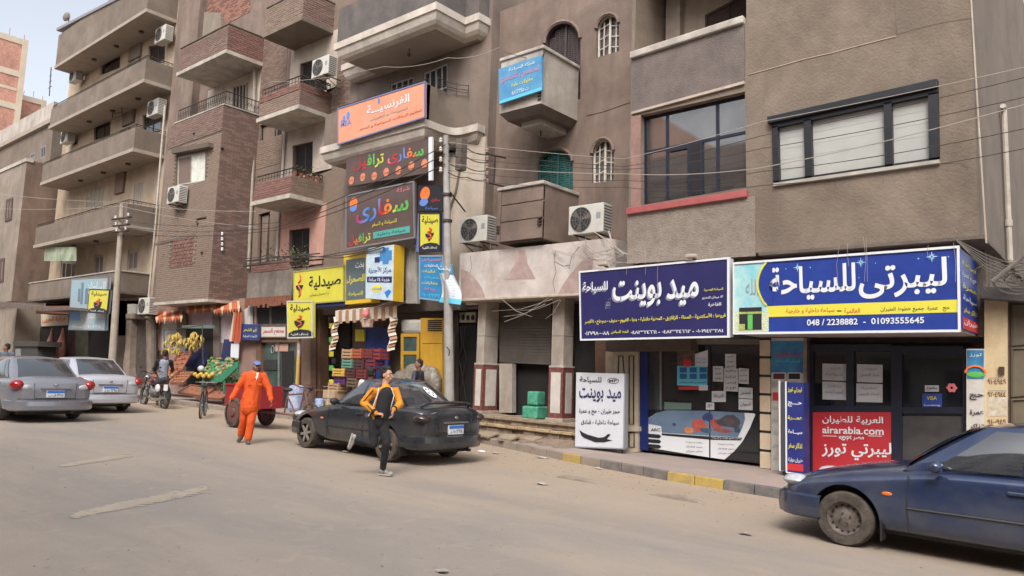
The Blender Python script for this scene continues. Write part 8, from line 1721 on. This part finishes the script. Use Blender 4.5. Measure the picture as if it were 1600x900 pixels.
t, H, ch, hip, wa = person('running boy in a yellow jacket and black trousers crossing in front of the black car', (p.x, p.y, gz(p.x)), J, (skin2, jky, blackc, M('shoe_black', (52, 48, 48), (176, 168, 160), .7, 14), hairm, None, M('sole_grey', (168, 162, 154), None, .8)), hair='tall', face=(1, -.6, -.02), s=.955)
mb = MB(); limb(mb, [ch+Vector((.02, -.05, .02)), wa+Vector((.03, -.055, 0)), hip+Vector((.03, -.02, -.06))], [.125, .125, .135]); o = mb.build('shirt', blackc, None, smooth=True); o.parent = t; remesh(o, .014, 2)
for sx, a in (('l', J['shl']), ('r', J['shr'])): mb = MB(); a = V3(a); limb(mb, [a+Vector((0, 0, .02)), a+(ch-a)*.35+Vector((0, -.01, .09))], [.068, .06]); o = mb.build('shoulder_patch', jgr, None, smooth=True); o.parent = t; remesh(o, .014, 2)
for k_ in 'lr': wr, el = V3(J['wr'+k_]), V3(J['el'+k_]); mb = MB(); mb.cyl(wr+(el-wr)*.05, wr+(el-wr)*.22, .046, .05, 14); o = mb.build('cuff', blackc, None, smooth=40); o.parent = t
mb = MB(); limb(mb, [V3(J['shl'])+Vector((-.03, -.075, -.02)), V3(J['ell'])+Vector((.0, -.055, .02))], [.008, .008], 6); limb(mb, [V3(J['ell'])+Vector((.03, -.06, 0)), V3(J['wrl'])+Vector((-.05, -.05, .04))], [.007, .007], 6); o = mb.build('sleeve_stripe', blackc, None); o.parent = t
mb = MB(); mb.tube([ch+Vector((-.09, -.115, .12)), ch+Vector((-.11, -.15, 0)), wa+Vector((-.13, -.13, 0)), hip+Vector((-.15, -.1, .02))], .008, 5); mb.tube([ch+Vector((.1, -.09, .12)), ch+Vector((.15, -.1, 0)), wa+Vector((.15, -.08, 0)), hip+Vector((.14, -.06, .02))], .008, 5); o = mb.build('jacket_edge', lwhite, None); o.parent = t
mb = MB(); limb(mb, [wa+Vector((-.14, -.0, -.04)), hip+Vector((-.15, .0, .02))], [.06, .06]); o = mb.build('jacket_tail', jgr, None, smooth=True); o.parent = t; remesh(o, .014, 2)
def standY(px_, ytop, h_, yb=9.0, ymax=12.3):
    best = None
    for i in range(200):
        Y = yb+i*.03; q = W(px_, ytop, Y); e = abs(q.z-(gz(q.x)+SW+h_))
        if best is None or e < best[0]: best = (e, q.x, Y)
    Y = min(best[2], ymax); q = W(px_, ytop, Y); hz = (q.z-gz(q.x)-SW)/h_; b_ = W(px_+(650-ytop)*.0, ytop+60, Y)
    return b_.x, Y, hz
STAND = dict(head=(0, 0, 1.57), neck=(0, .02, 1.43), shl=(-.19, .02, 1.37), shr=(.19, .02, 1.37), ell=(-.25, 0, 1.1), elr=(.25, 0, 1.1), wrl=(-.24, -.08, .86), wrr=(.24, -.08, .86), hip=(0, 0, .9), hpl=(-.09, 0, .87), hpr=(.09, 0, .87), knl=(-.1, -.02, .48), knr=(.1, -.02, .48), anl=(-.1, .02, .1), anr=(.1, .02, .1))
x, y, hs_ = standY(653, 560, 1.72)
J = dict(STAND); J.update(head=(-.02, 0, 1.57), shl=(-.1, -.13, 1.36), shr=(.06, .15, 1.36), ell=(-.14, -.2, 1.1), wrl=(-.3, -.12, 1.2), hdl=(-1, 0, .3), pnl=(0, 0, 1), elr=(.1, .2, 1.08), wrr=(-.05, .1, .95), ftl=(-1, 0, 0), ftr=(-1, 0, 0))
person('man in a dark leather jacket talking with a raised hand beside the kiosk', (x, y, gz(x)+SW), J, (skin, M('leather_dark', (40, 40, 48), (56, 56, 64), .45, 7, .3, 30), blackc, shoeb, hairm, None, blackp), face=(-1, -.25, 0), s=hs_)
x, y, hs_ = standY(577, 574, 1.7)
J = dict(STAND); person('person with short black hair and a white shawl standing behind the black car roof', (x, y, gz(x)+SW), J, (skin, M('cloth_white', (200, 198, 194), (180, 178, 174), .9, 6), M('cloth_greyb', (120, 118, 116), None, .9), shoeb, hairm, None, blackp), face=(.3, 1, 0), s=hs_)
x, y = W(257, 560, 11.25).x, 11.25
J = dict(STAND); J.update(head=(.02, -.0, 1.6), neck=(.02, .0, 1.46), elr=(.27, .1, 1.12), wrr=(.24, .3, 1.05), ell=(-.27, .1, 1.12), wrl=(-.22, .28, 1.0))
t, H, ch, hip, wa = person('man seen from behind in a grey vest over black sleeves at the fruit stall', (x, y, gz(x)), J, (skin, blackc, blackc, shoeb, hairm, None, blackp), face=(.1, 1, 0))
mb = MB(); limb(mb, [ch+Vector((0, -.01, .04)), wa, hip+Vector((0, 0, -.02))], [.142, .138, .148]); limb(mb, [ch+Vector((-.07, 0, .05)), ch+Vector((.07, 0, .05))], [.11, .11]); o = mb.build('vest', M('vest_grey', (140, 146, 160), (124, 130, 144), .85, 7, .3, 30), None, smooth=True); o.parent = t; remesh(o, .014, 2)
x, y, hs_ = standY(3, 545, 1.7, 8.0, 11.2)
J = dict(STAND); person('dark haired person standing at the far left edge behind the dark silver sedan', (x, y, gz(x)), J, (skin, M('cloth_slate', (88, 96, 110), None, .9), blackc, shoeb, hairm, None, blackp), face=(-1, 0, 0))
# ------------------------------------------------------------------ overhead cables
cabm = M('cable_dark', (58, 52, 50), None, .8); cabl = M('cable_pale', (158, 148, 138), None, .8)
def cable(label, pts, r_=.011, m_=cabm, sag=None, group='overhead cables strung along the facades'):
    P = [Vector(q) for q in pts]; out = []
    for a, b_ in zip(P[:-1], P[1:]):
        n = 10; sg = sag if sag is not None else (b_-a).length*.012
        out += [a+(b_-a)*i/n-Vector((0, 0, sg*4*(i/n)*(1-i/n))) for i in range(n)]
    out.append(P[-1]); tag(MB().tube(out, r_, 4).build('overhead_cable', m_), label, 'cable', group)
for i, (y0, y1, y2, s) in enumerate(((248, 190, 103, 'topmost of the parallel wires crossing the right windows'), (262, 212, 118, 'second wire from the top crossing the right windows'), (268, 232, 150, 'third wire crossing the black window, dark and straight'), (276, 262, 158, 'pale sagging wire with twisted ends crossing the white blinds'), (288, 268, 200, 'fourth dark wire crossing low over the white blinds'), (300, 290, 232, 'lowest dark wire passing the foot of the black window'))):
    Yw = 11.75; pts = [W(700, 222+i*11, 12.0), W(975, y0-(i*1.5), Yw), W(1190, y1, Yw-.02*i), W(1660, y2-12, Yw-.05*i)]
    cable(s, pts, .0065 if i != 3 else .008, cabl if i in (0, 3) else cabm, sag=.03+.01*i)
for i, (ya, yb_, s) in enumerate(((224, 242, 'short wire from the highest pole insulator to the wall bracket'), (238, 254, 'short wire from the second pole insulator to the wall bracket'), (254, 266, 'short wire from the third pole insulator to the wall bracket'), (269, 280, 'short wire from the lowest pole insulator to the wall bracket'))): cable(s, [W(700, ya, 12.0), W(730, ya+8, 12.4), W(762, yb_, 13.0)], .012, cabm, sag=.05)
cable('long thin wire crossing the taupe wall from the white cornice to the blue advert board', [W(420, 128, 12.4), W(600, 104, 12.2), W(700, 90, 12.3), W(780, 74, 12.5)], .007, cabl, .1)
for i, (ya, yb_, yc, s) in enumerate(((345, 318, 226, 'upper wire between the concrete pole and the pale steel pole'), (355, 330, 240, 'middle wire between the concrete pole and the pale steel pole'), (364, 338, 256, 'lower wire between the concrete pole and the pale steel pole'), (300, 316, 330, 'pale thin wire running along the brick bay wall'), (325, 322, 355, 'faint wire crossing the sand building and long balconies'))):
    if i < 3: cable(s, [W(192, ya, 11.8), W(430, yb_+30-i*4, 11.9), W(696, yc, 12.0)], .012, cabm, .15)
    else: cable(s, [W(-20, ya, 12.0), W(190, yb_, 11.8), W(400, yc, 12.2)], .01, cabl, .1)
rg = random.Random(77)
for i in range(3):
    pts = [W(372+i*3, 404+i*4, 12.7), W(420, 398+i*5, 12.6), W(470, 402-i*3, 12.6), W(530, 395+i*4, 12.5), W(600, 380+i*3, 12.3)]
    cable(['tangled upper cable over the pharmacy sign', 'tangled middle cable over the pharmacy sign', 'tangled lower cable over the pharmacy sign'][i], pts, .014, cabm, .04)
tz = MB()
for i in range(18):
    x = rg.uniform(560, 1500); Yd = 12.05 if x > 900 else 12.7; ytop = (412-.045*(x-900)) if x > 900 else 372-.02*(x-720)
    if x < 720: ytop = rg.uniform(380, 400)
    a = W(x, ytop-rg.uniform(4, 22), Yd); b_ = W(x+rg.uniform(-3, 3), ytop+rg.uniform(15, 60), Yd-.02); m = (a+b_)/2+Vector((rg.uniform(-.04, .04), 0, 0)); tz.tube([a, m, b_], .0028, 4)
tz.build('dangling_wires', cabl, kind='stuff')
# bundle over the cream pillar
bz_ = MB()
for i in range(10):
    cx_, cy_ = rg.uniform(1545, 1610), rg.uniform(420, 442); r_ = rg.uniform(.08, .22); c = W(cx_, cy_, 12.7+rg.uniform(-.1, .1))
    bz_.tube([c+Vector((cos(a*pi/8)*r_*1.5, rg.uniform(-.02, .02), sin(a*pi/8)*r_)) for a in range(rg.randint(10, 17))], .007, 4)
for i in range(6): bz_.tube([W(1490+i*3, 372+i*3, 12.2), W(1540, 398+i*5, 12.5), W(1580, 412+i*6, 12.8), W(1640, 400+i*10, 12.9)], .008, 4)
bz_.tube([W(1550, 440, 12.6), W(1600, 400, 12.7), W(1640, 370, 12.8)], .03, 6)
tag(bz_.build('cable_bundle', M('cable_grey', (120, 112, 104), (90, 84, 78), .8, 8)), 'messy coiled bundle of grey cables over the cream pillar', 'cables')
wm_ = MB()
for i in range(12):
    a = W(rg.uniform(860, 960), rg.uniform(370, 400), 12.8); b_ = W(rg.uniform(930, 1000), rg.uniform(385, 420), 12.3); m = (a+b_)/2+Vector((0, -.05, -rg.uniform(0, .3))); wm_.tube([a, m, b_], .007, 4)
for i in range(6):
    a = W(rg.uniform(770, 880), rg.uniform(462, 475), 12.8); b_ = W(rg.uniform(760, 880), rg.uniform(480, 510), 13.1); wm_.tube([a, (a+b_)/2-Vector((0, 0, .08)), b_], .008, 4)
wm_.build('loose_wires', cabl, kind='stuff')
# ------------------------------------------------------------------ the other side of the street (behind the camera, seen only mirrored in glass)
opm = [M('opposite_pink', (228, 200, 184), (214, 186, 170), .95, 1, .2, 20), M('opposite_grey', (214, 206, 196), (200, 192, 182), .95, 1, .2, 20), M('opposite_brick', (206, 166, 148), (192, 152, 134), .95, 2, .2, 20)]
x = 24
for i, (wd, ht, m_) in enumerate(((12, 15.5, 0), (9, 13, 2), (13, 16, 1), (10, 13.5, 0), (14, 16, 2), (12, 14, 1))):
    t = thing('opposite_building', ['pink grey block', 'low brick block', 'tall grey block', 'low pink block', 'broad brick block', 'grey end block'][i]+' across the street with rows of dark windows', 'building', (x-wd/2, -11, 0)); x0 = x-wd; Yo = -10
    MB().box(x0+.01, Yo-8, -.5, x-.01, Yo, ht+max(0, gz(x))).build('wall', opm[m_], t)
    for f_ in range(int(ht/3)):
        for c_ in range(int(wd/2.6)): MB().box(x0+.9+c_*2.6, Yo, 1.0+f_*3.0, x0+2.1+c_*2.6, Yo+.03, 2.5+f_*3.0).build('window', darkin, t)
        MB().box(x0+.3, Yo+.001, 3.0+f_*3.0, x-.3, Yo+.9, 3.15+f_*3.0).build('balcony_slab', sofm, t)
    x -= wd
